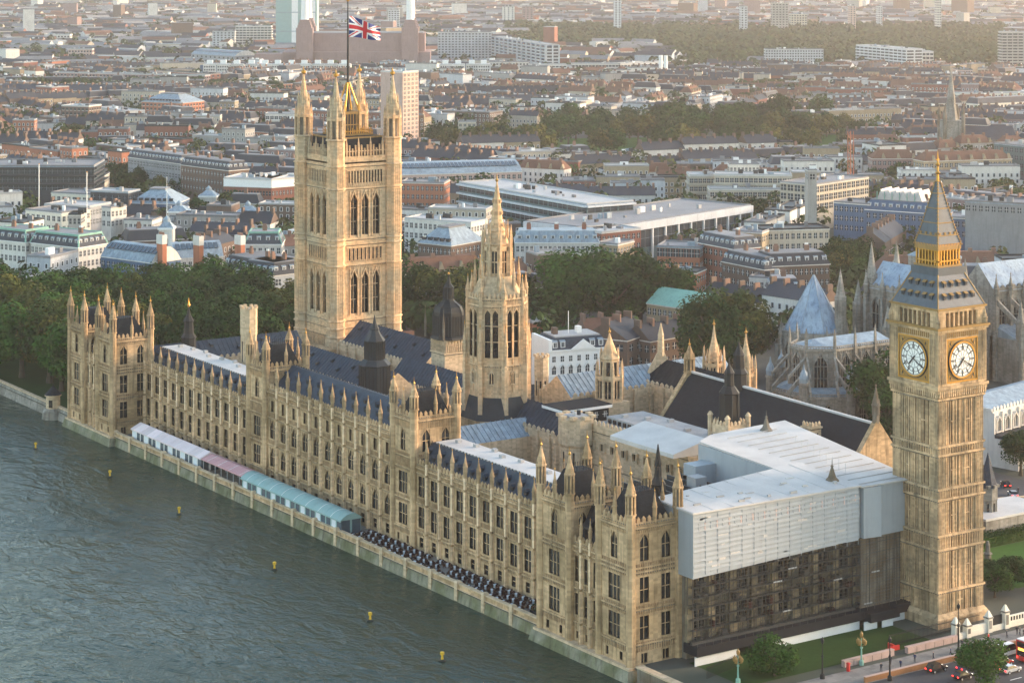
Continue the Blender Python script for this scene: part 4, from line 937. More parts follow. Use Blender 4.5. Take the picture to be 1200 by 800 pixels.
for i in range(46): x = rs.uniform(0, 50); z = 4+2.05*rs.randint(0, 6); q.box(x, x+rs.uniform(.4, 2), 1.3, 2.5, z+.1, z+rs.uniform(.3, 1.4), rs.choice(['netting', 'lead_dark', 'chair_brown', 'lead_light']))
for i in range(16):
    x = random.uniform(0, 50); z = random.choice([4, 6.05, 8.1, 10.2, 12.2]); q.tube((x, 2.65, z), (x+2.3, 2.65, z+2.05), .05, 'lead_light', 4)
for i in range(6): x = random.uniform(0, 50); z = 4+2.05*random.randint(0, 5); q.box(x, x+2.2, 2.6, 2.7, z, z+.25, 'roof_pale' if i % 3 else 'silver_paint')
q.build('scaffold', t)
q = MB(); q.box(-1.2, 42, .6, 4.8, 1.8, 3.6, 'black_board'); q.box(42, 50, .6, 6.6, 1.6, 3.4, 'black_board'); q.box(50, 56, .6, 4.8, 1.6, 3.4, 'black_board'); q.box(-1.2, 41, 2.7, 3.2, 3.6, 4.1, 'lead_light')
for i in range(28): q.box(-1.2+i*2, -1.12+i*2, 4.7, 4.78, 3.6, 4.7, 'lead_light')
q.box(-1.2, 55, 4.7, 4.76, 4.6, 4.68, 'lead_light'); q.build('gantry', t)
q = MB(); q.box(-1.4, 9, 4.2, 4.4, -.1, 1.8, 'hoarding'); q.box(15, 41, 4.2, 4.4, -.1, 1.8, 'hoarding'); q.box(41, 44.5, 5.6, 5.8, 0, 1.7, 'hoarding'); q.box(45.5, 48.5, 6, 6.2, 0, 1.7, 'hoarding'); q.box(49.5, 53.5, 4.2, 4.4, 0, 1.7, 'hoarding'); q.build('hoarding', t)
for lab, x, y, z in (('small stone spirelet poking through the white scaffold roof near the slate hall', 67, 38, 29.6), ('small stone spirelet poking through the white scaffold roof next to the clock tower', 51.5, 0, 28.2)):
    tt = thing('spirelet', lab, 'spirelet', (x, y, z)); b = MB(); b.lathe(0, 0, [(1.9, 0), (1.6, .5), (.9, 1.2), (.5, 2.4), (.22, 3.3), (.35, 3.5), (.1, 3.8), (.03, 5)], 'stone_dark', 8); b.build('cone', tt); b = MB(); b.box(-2.6, 2.6, -2.6, 2.6, -.4, .2, 'white_sheet'); b.build('base', tt)
# court works between the wing and the inner block
t = thing('site_works', 'jumble of scaffold decks, pipes and red beams in the court behind the white sheeting', 'scaffolding', (14, 14, 0)); b = MB()
b.box(0, 32, -30, -2, 0, 14, 'lead_dark'); b.box(2, 20, -10, -3, 14, 20.5, 'roof_felt')
for i in range(9): b.box(4+i*3, 4.3+i*3, -24, -4, 14, 24, 'lead_dark'); b.box(2, 32, -23+i*2, -22.6+i*2, 17+(i % 3)*2.4, 17.3+(i % 3)*2.4, 'silver_paint' if i % 2 else 'lead_dark')
b.box(10, 30, -12, -11.6, 22, 22.5, 'red_paint'); b.box(12, 30, -18, -17.6, 21, 21.5, 'red_paint'); b.box(24, 27, -16, -13, 14, 25.5, 'roof_pale'); b.box(28, 34, -22, -18, 14, 26.5, 'white_sheet'); b.build('decks', t)
b = MB(); b.hexa([(34, -33, 24.5), (44, -33, 24.5), (44, -56, 24.5), (34, -56, 24.5)], [(34, -33, 25.4), (44, -33, 27.6), (44, -56, 27.6), (34, -56, 25.4)], 'white_roof'); b.build('canopy', t)
for i in range(14):
    pass

# ------------------------------------------------------------------ terrace: marquees, tables, chairs
def marquee(label, x0, x1, y0, y1, zt, zr, roof, wall, bow=False, opened=False):
    t = thing('marquee', label, 'marquee', (x0, y0, 0)); W = y1-y0; D = x1-x0; b = MB(); b.at(0, W, H2)
    if not opened:
        n = int(W/2.4)
        for i in range(n):
            u = W*i/n; s_ = W/n; b.box(u, u+s_*.16, -.12, 0, .1, zt, wall); b.box(u+s_*.16, u+s_, -.1, -.06, .1, 1.0, wall); b.box(u+s_*.16, u+s_, -.1, -.07, 1.0, zt, 'glass_blue' if i % 3 else 'cloth_white')
            b.box(u, u+s_, -.12, .02, zt-.35, zt, wall)
        b.box(0, W, -D, -D+.1, .1, zt, wall)
        for u in (0, W-.1): b.box(u, u+.1, -D+.1, -.12, .1, zt, 'glass_blue'); b.box(u-.02, u+.12, -D*.55, -D*.45, .1, zt, wall)
    else:
        n = int(W/3.2)
        for i in range(n+1): b.box(W*i/n-.08, W*i/n+.08, -.16, 0, .1, zt, 'silver_paint'); b.box(W*i/n-.08, W*i/n+.08, -D, -D+.16, .1, zt, 'silver_paint')
    b.build('wall', t)
    q = MB(); q.at(0, W, H2); N_ = 8 if bow else 2; pr_ = []
    for i in range(N_+1):
        f = i/N_; z = zt+(zr-zt)*(sin(pi*f)**.8 if bow else 1-abs(2*f-1)); pr_.append((.35-(D+.7)*f, z))
    for (n0, z0), (n1, z1) in zip(pr_, pr_[1:]): q.hexa([(-.3, n0, z0), (W+.3, n0, z0), (W+.3, n1, z1), (-.3, n1, z1)], [(-.3, n0, z0+.06), (W+.3, n0, z0+.06), (W+.3, n1, z1+.06), (-.3, n1, z1+.06)], roof)
    for u in (-.3, W+.3): q.face([(u, n, z+.03) for n, z in pr_], roof)
    q.box(-.3, W+.3, .33, .37, zt-.25, zt+.05, roof)
    for i in range(int(W/3)+1):
        for (n0, z0), (n1, z1) in zip(pr_, pr_[1:]): u = min(W-.1, i*3.0); q.hexa([(u, n0, z0+.06), (u+.12, n0, z0+.06), (u+.12, n1, z1+.06), (u, n1, z1+.06)], [(u, n0, z0+.11), (u+.12, n0, z0+.11), (u+.12, n1, z1+.11), (u, n1, z1+.11)], 'white_paint' if i % 2 else roof)
    q.build('roof', t)
    return t
marquee('long pale pink and white striped marquee at the far end of the river terrace', 2.0, 7.2, 186, 228.5, 3.5, 4.9, 'pink_canvas', 'white_paint')
marquee('open dusty rose awning between the white marquee and the turquoise marquee', 2.2, 7.2, 161.5, 185.2, 3.5, 4.4, 'rose_canvas', 'white_paint', opened=True)
marquee('long turquoise bow-roofed marquee on the river terrace', 1.0, 6.4, 111.5, 161, 3.5, 4.9, 'teal_canvas', 'teal_canvas', bow=True)
random.seed(11)
q = MB(); q.box(-.55, .55, -.42, .42, .70, .76, 'cloth_white'); q.taper(-.55, .55, -.42, .42, .2, .70, .06, .06, 'cloth_white'); tm = q.mesh('terrace_table')
q = MB(); q.box(-.27, .27, -.27, .27, .36, .48, 'chair_brown'); q.box(-.27, .27, -.27, -.18, .48, 1.0, 'chair_brown'); q.box(-.27, -.2, -.18, .25, .48, .68, 'chair_brown'); q.box(.2, .27, -.18, .25, .48, .68, 'chair_brown')
for sx in (-.22, .22):
    for sy in (-.22, .22): q.box(sx-.03, sx+.03, sy-.03, sy+.03, 0, .4, 'chair_brown')
cm = q.mesh('terrace_chair')
for i in range(26):
    for r_ in range(3):
        y = 41+i*2.72+random.uniform(-.35, .35); x = (2.7, 5.2, 7.7)[r_]+random.uniform(-.25, .25)
        if random.random() < .06: continue
        a = pi/2+random.uniform(-.2, .2)
        link('terrace_table', tm, None, (x, y, .022), a, label='white clothed table in the rows of outdoor tables on the river terrace', category='table', group='outdoor tables on the river terrace')
        for ca_ in (0, pi/2, pi, -pi/2):
            if random.random() < .03: continue
            r2 = .82 if ca_ in (0, pi) else .95; dx, dy = r2*cos(ca_+a+pi/2), r2*sin(ca_+a+pi/2)
            link('terrace_chair', cm, None, (x+dx, y+dy, .022), ca_+a+pi+random.uniform(-.4, .4), label='dark brown chair drawn up to the outdoor tables on the river terrace', category='chair', group='chairs on the river terrace')
t = thing('planter', 'dark green planter hedge with red flowers at the near end of the terrace', 'planter', (3.5, 33.5, .02)); b = MB(); b.box(0, 4.5, -5, 0, 0, .7, 'black_board'); b.build('trough', t); b = MB()
for i in range(500):
    x, y, z = random.uniform(-.2, 4.7), random.uniform(-.2, 5.2), random.uniform(.6, 1.7); s_ = .22; k = 'leaf' if not (1.5 < x < 3 and 1.5 < y < 3 and z > 1.4) else 'red_paint'; a = random.uniform(0, 6)
    b.face([(x, -y, z), (x+s_*cos(a), -y+s_*sin(a), z+.1), (x+s_*cos(a+1.4), -y+s_*sin(a+1.4), z+.22)], k)
b.build('foliage', t)
# buoys
for lab, x, y in (('yellow buoy nearest the embankment wall and its round kiosk', -19.8, 244.6), ('yellow buoy off the far end pavilion, second from the kiosk', -16, 203.3), ('yellow buoy out from the white striped marquee', -17.5, 158.9), ('yellow buoy out from the near end of the turquoise marquee', -21, 103.2), ('yellow buoy out from the outdoor tables', -22.3, 59.2), ('yellow buoy off the near end pavilion, closest to the viewer', -23.7, 29.4)):
    t = thing('buoy', lab, 'buoy', (x, y, -2.6), random.uniform(0, 1)); b = MB(); b.lathe(0, 0, [(.3, -.3), (.7, 0), (.7, .25), (.3, .45)], 'rubber', 12); b.build('float', t); b = MB(); b.lathe(0, 0, [(.28, .45), (.2, 1.3), (.42, 1.35), (.42, 1.85), (.08, 2.0)], 'yellow_paint', 10); b.build('top_mark', t)
BUILDINGS = [
('residential_block', 'terracotta banded block with a pale glazed hipped roof, alone among the far left trees', 'flats', 471.8, 1230.7, -1.094, 37.5, 17.0, 30.0, 'brick_orange', 'hipglass', 5, 10),
('brick_block', 'brown brick block with a sunlit orange end wall, left of the glazed hipped block', 'flats', 396.4, 1209.0, -0.958, 23.5, 18.0, 18.0, 'brick_brown', 'flat', 5, 7),
('white_block', 'white rounded-end office left of the terracotta glazed block', 'office', 433.0, 1229.8, -1.556, 52.4, 14.0, 16.0, 'stucco', 'flat', 4, 8),
('terrace_row', 'long grey terrace of narrow houses at the far left edge before the trees', 'houses', 456.2, 1484.0, -0.779, 113.2, 13.0, 14.0, 'stock_yellow', 'gablec', 3, 30),
('long_flats', 'very long low brown block of flats beyond the far left trees', 'flats', 588.8, 1684.0, -0.93, 164.1, 14.0, 12.0, 'mauve_brick', 'flat', 4, 42),
('office', 'wide office of black glass bands above pink stone at the left edge', 'office', 155.6, 741.3, -0.58, 56.4, 25.0, 34.0, 'dark_clad', 'decks', 3, 20),
('stone_office', 'pink stone block with round dark windows below the black glass office', 'office', 188.1, 753.2, -0.576, 34.7, 16.0, 30.0, 'stone_beige', 'flat', 2, 9),
('red_office', 'red brick office with white attic storeys just left of the square flag tower', 'office', 253.4, 665.1, -0.897, 26.1, 20.0, 22.0, 'brick_red', 'white2', 4, 17),
('red_office', 'taller red brick office wing touching the left edge of the square flag tower', 'office', 269.7, 644.7, 0.097, 19.6, 20.0, 26.0, 'brick_red', 'white2', 4, 9),
('mansion_block', 'long dark mansard block with many white dormers behind the middle left trees', 'flats', 260.6, 795.1, -1.425, 51.4, 20.0, 13.0, 'grey_render', 'mans', 3, 18),
('mansion_block', 'darker mansard block joining the red brick office', 'flats', 257.2, 721.6, -1.408, 42.0, 22.0, 13.0, 'brick_brown', 'mans', 3, 16),
('glass_hall', 'low grey hall with a pale lead hipped roof in front of the middle left trees', 'hall', 193.8, 647.7, -0.733, 23.0, 13.0, 24.0, 'blue_slate', 'hipglass', 2, 12),
('barrel_office', 'office with a barrel-shaped blue-green roof among the riverside trees', 'office', 95.4, 460.0, -1.27, 29.0, 17.0, 15.0, 'blue_slate', 'barrel', 1, 10),
('mansard_office', 'copper edged mansard office with white dormers above the left garden trees', 'office', 85.0, 505.1, -1.185, 26.6, 18.0, 16.0, 'stucco', 'mansc', 2, 12),
('mansard_office', 'copper edged mansard house at the left edge above the garden trees', 'office', 75.6, 523.6, -1.154, 19.0, 18.0, 16.0, 'stucco', 'mansc', 2, 8),
('copper_box', 'dark roofed house with bright copper edging left of the square flag tower', 'house', 154.7, 453.4, -0.577, 14.7, 18.0, 14.0, 'stucco', 'mansc', 2, 6),
('sheeted_house', 'long dark mansard house with white dormers, its walls under white sheeting', 'house', 122.7, 409.4, -1.433, 31.4, 17.0, 18.0, 'white_sheet', 'mans', 1, 7),
('sheeted_house', 'dark mansard corner house under white sheeting touching the square flag tower', 'house', 127.0, 378.3, 0.31, 16.4, 17.0, 16.0, 'white_sheet', 'mans', 1, 4),
('barrel_hall', 'pale barrel-roofed hall right of the white stone turret', 'hall', 122.6, 450.7, -0.205, 19.6, 15.0, 14.0, 'stucco', 'barrel', 1, 8),
('white_house', 'flat white house at the left edge behind the garden trees', 'house', 93.3, 569.1, -0.96, 15.9, 19.0, 16.0, 'stucco', 'flat', 3, 5),
('flat_block', 'cream stepped block left of a blank beige gable', 'flats', 118.7, 593.7, -1.182, 22.2, 20.0, 18.0, 'cream_paint', 'flat', 3, 7),
('blank_block', 'block with a blank beige sunlit side wall at the left', 'block', 114.0, 535.1, -0.572, 5.4, 24.0, 10.0, 'concrete', 'flat', 2, 3),
('white_tower', 'small white block with two big dark windows behind the barrel roofed office', 'block', 143.9, 568.4, -1.171, 5.6, 22.0, 10.0, 'stucco', 'flat', 2, 2),
('white_block', 'low white block right of the small white tower', 'block', 149.9, 558.3, -0.807, 13.2, 17.0, 12.0, 'stucco', 'flat', 2, 6),
('grey_block', 'grey flat-roofed works block at the left, behind the cream stepped block', 'block', 139.9, 623.4, -0.994, 24.6, 18.0, 18.0, 'grey_render', 'flat', 2, 9),
('pale_block', 'pale slab with terrace roofs left of the square hipped hall', 'block', 172.5, 693.2, -0.971, 29.4, 15.0, 16.0, 'cream_paint', 'flat', 2, 10),
('navy_block', 'navy clad block with a white cornice left of the hipped hall', 'block', 180.8, 664.5, -0.943, 20.8, 18.0, 12.0, 'dark_clad', 'flat', 2, 6),
('tower_block', 'tall pink and grey block of flats right of the square flag tower', 'tower block', 517.6, 949.8, -1.166, 18.3, 52.0, 18.5, 'pink_render', 'flat', 17, 4),
('beige_block', 'narrow beige block of flats right of the tall pink-sided block', 'flats', 547.2, 899.1, -0.576, 11.9, 20.0, 11.0, 'stone_beige', 'flat', 6, 4),
('brown_block', 'lower brown block of flats attached to the narrow beige block', 'flats', 550.8, 880.9, -0.581, 8.4, 16.0, 14.0, 'brick_brown', 'flat', 4, 3),
('slab_block', 'long pale grey slab of flats beyond the pink-sided tower block', 'flats', 1121.6, 1823.2, -0.578, 62.2, 37.0, 14.0, 'pale_grey', 'flat', 12, 16),
('slab_block', 'long blue and white ribbed slab of flats in the middle distance', 'flats', 1174.6, 1790.6, -1.906, 226.4, 32.0, 14.0, 'blue_slate', 'ribs', 9, 12),
('tower_block', 'white tower block with a dark stripe on the horizon above the ribbed slab', 'tower block', 1787.9, 2668.4, -0.578, 19.6, 37.0, 22.0, 'stucco', 'flat', 11, 3),
('tower_block', 'pale tower block with a sunlit side left of the flag', 'tower block', 1477.7, 2518.8, -0.576, 16.7, 40.0, 22.0, 'pale_grey', 'flat', 12, 4),
('white_flats', 'stepped white flats with a roof terrace, nearest the centre of the far row', 'flats', 1017.2, 1561.7, -0.579, 41.3, 17.0, 14.0, 'stucco', 'flat', 5, 12),
('white_flats', 'long white balcony flats right of the stepped white flats', 'flats', 1034.4, 1514.1, -0.58, 38.1, 16.0, 13.0, 'stucco', 'ribs', 5, 10),
('white_flats', 'long low white flats behind the brown crescent in the centre distance', 'flats', 1091.3, 1518.6, -0.578, 48.5, 15.0, 13.0, 'stucco', 'ribs', 4, 14),
('white_flats', 'white flats with two tall white chimneys at their right end', 'flats', 1133.4, 1491.1, -0.011, 62.3, 15.0, 13.0, 'stucco', 'ribs', 4, 14),
('peach_terrace', 'long low peach-coloured terrace in the centre distance', 'houses', 934.7, 1458.3, -0.101, 92.8, 9.0, 13.0, 'pink_render', 'flat', 2, 30),
('brown_terrace', 'long brown brick block right of the peach terrace', 'flats', 998.7, 1409.6, -0.151, 68.7, 11.0, 14.0, 'mauve_brick', 'flat', 3, 18),
('terrace_row', 'dark terrace with white parapets, upper of two in the centre distance', 'houses', 760.1, 1268.3, -0.395, 121.7, 11.0, 14.0, 'brick_brown', 'gablec', 3, 34),
('terrace_row', 'dark terrace with white parapets, lower of two in the centre distance', 'houses', 702.0, 1170.4, -0.394, 107.2, 11.0, 14.0, 'brick_brown', 'gablec', 3, 34),
('white_school', 'white building with rows of small windows in the sunlit haze on the right', 'school', 915.7, 1110.2, -1.008, 25.3, 12.0, 22.0, 'stucco', 'flat', 2, 10),
('office', 'very wide grey glass office with projecting roof decks in the centre', 'office', 341.8, 583.3, -1.597, 110.4, 20.0, 26.0, 'glass_teal', 'decks', 3, 14),
('office', 'low wide office with a white colonnade and pale roof right of centre', 'office', 309.1, 425.2, 0.267, 116.2, 16.0, 40.0, 'glass_teal', 'colon', 1, 12),
('roof_hall', 'long pink and white roofed hall behind the wide grey glass office', 'hall', 367.4, 679.7, -0.312, 68.1, 14.0, 30.0, 'pink_render', 'barrel', 1, 22),
('red_block', 'red brick block with large white windows right of the square flag tower', 'office', 317.7, 599.0, -0.762, 21.6, 20.0, 16.0, 'brick_orange', 'flat', 3, 9),
('white_block', 'white rendered block with a beige end right of the square flag tower', 'block', 243.3, 475.4, -1.13, 33.5, 20.0, 14.0, 'stucco', 'flat', 4, 14),
('hip_office', 'brown office with grey glazed hipped roof in front of the white rendered block', 'office', 215.4, 419.8, -1.225, 16.8, 18.0, 22.0, 'brick_brown', 'hipglass', 3, 8),
('terrace_house', 'dark terrace with white window frames at the foot of the square flag tower', 'houses', 166.7, 351.5, -1.429, 13.4, 14.0, 12.0, 'brick_brown', 'gablec', 3, 6),
('mansard_row', 'long teal grey mansard row with arched dormers right of the spire', 'houses', 252.4, 404.6, -0.58, 33.9, 17.0, 14.0, 'stucco', 'mansg', 2, 18),
('banded_block', 'white and red banded block in front of the low colonnaded office', 'office', 302.9, 432.7, -1.514, 17.5, 16.0, 22.0, 'brick_red', 'flat', 3, 6),
('yellow_house', 'yellow brick chimneyed house right of the teal mansard row', 'house', 283.1, 390.3, -1.149, 9.5, 16.0, 14.0, 'stock_yellow', 'flat', 3, 4),
('orange_office', 'orange brick office with a dark glass top floor right of the great tree', 'office', 288.0, 357.3, -0.872, 17.1, 18.0, 16.0, 'brick_orange', 'glasstop', 3, 8),
('striped_block', 'red brick block striped with white stone under a dark mansard', 'flats', 304.9, 352.4, -1.614, 23.1, 19.0, 13.0, 'brick_red', 'mans', 4, 7),
('hospital_block', 'long beige stone block with rows of small windows right of centre', 'block', 335.3, 348.9, -0.389, 28.7, 22.0, 14.0, 'stone_beige', 'flat', 3, 12),
('hospital_block', 'shorter beige stone block with a yellow upper wall beside the striped mansard block', 'block', 323.5, 353.5, -1.025, 12.5, 22.0, 14.0, 'stock_yellow', 'flat', 3, 5),
('mansard_row', 'dark mansard terrace below the long beige stone block', 'houses', 292.5, 322.9, -1.613, 26.1, 16.0, 13.0, 'brick_brown', 'mans', 2, 9),
('mansard_row', 'dark brown mansard terrace with white dormers left of the blue pyramid roof', 'houses', 293.7, 297.6, -0.312, 25.1, 17.0, 14.0, 'brick_brown', 'mans', 2, 12),
('white_house', 'small white house with dark windows below the dark mansards', 'house', 282.7, 295.5, -1.016, 9.9, 14.0, 10.0, 'stucco', 'flat', 2, 5),
('blue_house', 'dark blue roofed house with white dormers left of the blue pyramid roof', 'house', 276.0, 276.3, -0.579, 11.7, 12.0, 12.0, 'brick_brown', 'mans', 1, 5),
('copper_hall', 'long yellow brick hall under a bright green copper roof right of the great tree', 'hall', 218.2, 274.5, -1.358, 25.6, 13.0, 15.0, 'stock_yellow', 'copper', 2, 11),
('gabled_house', 'red brick gabled house above the green copper roof', 'house', 250.9, 309.2, -0.945, 5.8, 13.0, 12.0, 'brick_orange', 'gable', 2, 4),
('orange_block', 'orange brick block between the gabled house and the orange office', 'house', 267.5, 323.5, -1.009, 10.5, 14.0, 12.0, 'brick_orange', 'flat', 2, 4),
('stepped_flats', 'beige flats with stepped balcony terraces, upper tier', 'flats', 471.5, 542.4, -0.687, 38.9, 20.0, 14.0, 'stone_beige', 'ribs', 3, 16),
('stepped_flats', 'beige flats with stepped balcony terraces, lower tier', 'flats', 461.0, 533.8, -0.581, 43.2, 14.0, 12.0, 'stone_beige', 'ribs', 3, 18),
('stepped_flats', 'beige balcony block behind the striped mansard block', 'flats', 470.1, 561.3, -0.582, 13.3, 18.0, 16.0, 'stone_beige', 'ribs', 4, 6),
('lift_tower', 'bare grey concrete lift tower by the orange crane mast', 'tower', 392.3, 384.5, -0.573, 3.7, 40.0, 9.0, 'concrete', 'flat', 1, 1),
('frame_building', 'half built tan concrete frame beside the orange crane mast', 'building site', 468.6, 464.2, 0.251, 48.0, 22.0, 20.0, 'stone_beige', 'frame', 3, 12),
('white_box', 'white penthouse with a lit front above the stepped terraces', 'block', 499.0, 563.6, -0.581, 15.7, 22.0, 9.0, 'stucco', 'flat', 1, 8),
('blue_office', 'blue clad office with bright windows left of the clock tower spire', 'office', 427.4, 406.4, -1.18, 17.3, 22.0, 16.0, 'blue_slate', 'flat', 3, 7),
('blue_mansard', 'blue slate office with zigzag white roof gables left of the clock tower spire', 'office', 433.0, 392.0, -1.133, 29.9, 20.0, 18.0, 'blue_slate', 'zigzag', 2, 10),
('blue_mansard', 'blue slate office with white square windows, right of the clock tower spire', 'office', 440.9, 349.9, -0.932, 34.4, 20.0, 18.0, 'blue_slate', 'flat', 2, 12),
('glass_block', 'glazed rooftop block above the right blue slate office', 'office', 428.1, 327.1, -1.054, 26.7, 30.0, 18.0, 'grey_render', 'flat', 1, 10),
('mansion_block', 'yellow brick mansion block with red tiled roof right of the spire tip', 'flats', 627.7, 550.5, -0.303, 54.4, 18.0, 13.0, 'stock_yellow', 'hiptile', 4, 18),
('mansion_block', 'grey brick mansion block beyond the trees left of the spire tip', 'flats', 621.3, 584.8, -0.581, 25.5, 17.0, 13.0, 'mauve_brick', 'hiptile', 4, 9),
('slab_block', 'long grey-white slab of flats in the hazy parkland on the right', 'flats', 1343.6, 1506.5, -0.578, 63.3, 24.0, 13.0, 'pale_grey', 'flat', 8, 22),
('step_block', 'broad white stepped block in front of the right hand woods', 'flats', 1451.9, 1479.7, -1.812, 106.9, 27.0, 20.0, 'pale_grey', 'ribs', 8, 12),
('white_block', 'white flat-roofed block right of the broad stepped block', 'flats', 1457.3, 1412.4, -0.578, 33.3, 22.0, 20.0, 'stucco', 'ribs', 5, 8),
('tower_block', 'tall banded tower block at the right edge', 'tower block', 1475.6, 1286.8, -0.581, 33.7, 47.0, 16.0, 'concrete', 'ribs', 15, 6),
('lit_block', 'low block with a bright sunlit orange end near the right edge', 'block', 1357.9, 1234.2, -0.578, 14.5, 14.0, 26.0, 'pink_render', 'flat', 3, 6),
('flats', 'long cream flats below the tower block at the right edge', 'flats', 1087.7, 969.7, -0.403, 60.7, 15.0, 13.0, 'cream_paint', 'flat', 4, 22),
('flats', 'cream and blue roofed flats in front of the long cream flats, right edge', 'flats', 1022.7, 887.7, -0.038, 54.9, 14.0, 13.0, 'cream_paint', 'mans', 3, 14),
('teal_office', 'teal glass office cut off by the right edge', 'office', 693.0, 560.3, -1.612, 31.2, 24.0, 20.0, 'glass_teal', 'flat', 5, 8),
('brown_hall', 'big grey station-like shed with a red canopy in the far left distance', 'hall', 849.5, 1911.4, -1.388, 79.4, 16.0, 30.0, 'grey_render', 'barrel', 2, 10),
('terrace_brick', 'red brick flats with a bright end right of the far left trees', 'flats', 691.0, 1634.6, -1.353, 61.7, 14.0, 12.0, 'brick_red', 'flat', 4, 12),
('orange_flats', 'long orange sunlit brick flats in front of the far row of beige blocks, left', 'flats', 670.2, 1462.3, -0.174, 31.8, 12.0, 14.0, 'brick_orange', 'flat', 3, 10),
('orange_flats', 'long orange sunlit brick flats in front of the far row of beige blocks, right', 'flats', 677.5, 1428.2, 0.091, 39.6, 12.0, 16.0, 'brick_orange', 'flat', 3, 12),
('white_offices', 'white horizontally banded offices left of the square flag tower top', 'office', 490.3, 1063.6, -0.577, 24.9, 17.0, 16.0, 'stucco', 'ribs', 4, 8),
('white_flats', 'white tower flats on the far left skyline beside the power station', 'flats', 1043.8, 2243.4, -0.579, 28.7, 26.0, 16.0, 'pale_grey', 'flat', 8, 6),
('white_flats', 'tall white flats on the far left skyline, left of the pale blue wrapped tower', 'flats', 1089.5, 2267.1, -0.58, 47.1, 31.0, 16.0, 'stucco', 'ribs', 9, 10),
('white_shed', 'white flat-roofed shed far off at the upper left', 'block', 925.1, 2515.9, -0.58, 35.0, 15.0, 20.0, 'stucco', 'flat', 3, 8),
('orange_flats', 'sunlit peach flats far off at the upper left', 'flats', 766.4, 2062.3, -0.579, 27.6, 17.0, 14.0, 'pink_render', 'flat', 4, 8),
('brown_flats', 'brown brick flats beside the sunlit peach flats at the upper left', 'flats', 855.9, 2424.2, -0.58, 27.0, 14.0, 16.0, 'brick_red', 'flat', 4, 6),
('house', 'dark brown brick house with a dark red tiled roof right of the white mansion', 'house', 169.9, 243.1, -0.229, 13.7, 11.0, 12.0, 'brick_brown', 'gablet', 2, 5),
('house', 'dark brick gabled house with stone dressings behind the ornate lantern tower', 'house', 174.6, 228.8, 0.445, 16.5, 11.0, 16.0, 'brick_brown', 'gable', 2, 3),
('house', 'long dark roofed house in the shade of the great tree', 'house', 183.3, 228.0, 0.136, 19.2, 10.0, 12.0, 'brick_brown', 'gablec', 2, 6),
('skyline_tower', 'slim pale tower far off at the top right, left of the beige sunlit one', 'tower block', 1925.6, 2232.2, -0.577, 10.3, 45.0, 18.0, 'pale_grey', 'flat', 12, 2),
('skyline_tower', 'squat beige tower with a yellow sunlit side far off at the top right', 'tower block', 2062.9, 2273.5, -0.579, 25.2, 30.0, 22.0, 'stone_beige', 'flat', 8, 6),
('skyline_tower', 'broad hazy tower behind the squat beige sunlit one', 'tower block', 1969.3, 2210.6, -0.579, 24.5, 50.0, 18.0, 'concrete', 'flat', 13, 5),
('skyline_tower', 'slim hazy tower with a bright edge right of the squat beige one', 'tower block', 2172.9, 2258.7, -0.573, 9.4, 42.0, 20.0, 'pink_render', 'flat', 12, 2),
('skyline_tower', 'thin hazy tower with a bright edge, farther right of the squat beige one', 'tower block', 2175.7, 2198.5, -0.571, 6.7, 42.0, 18.0, 'pale_grey', 'flat', 12, 2),
('skyline_tower', 'pale tower at the top edge between the flag and the hazy woods', 'tower block', 1778.0, 2352.3, -0.58, 10.4, 60.0, 18.0, 'pale_grey', 'flat', 16, 2),
('skyline_tower', 'thin white tower at the top edge right of the clock tower spire', 'tower block', 2187.9, 2084.4, -0.588, 6.5, 60.0, 18.0, 'stucco', 'flat', 16, 2),
('wide_tower', 'brownish wide block of flats far off right of the white striped tower', 'flats', 1876.9, 2740.1, -0.581, 18.8, 34.0, 16.0, 'mauve_brick', 'flat', 9, 3),
]
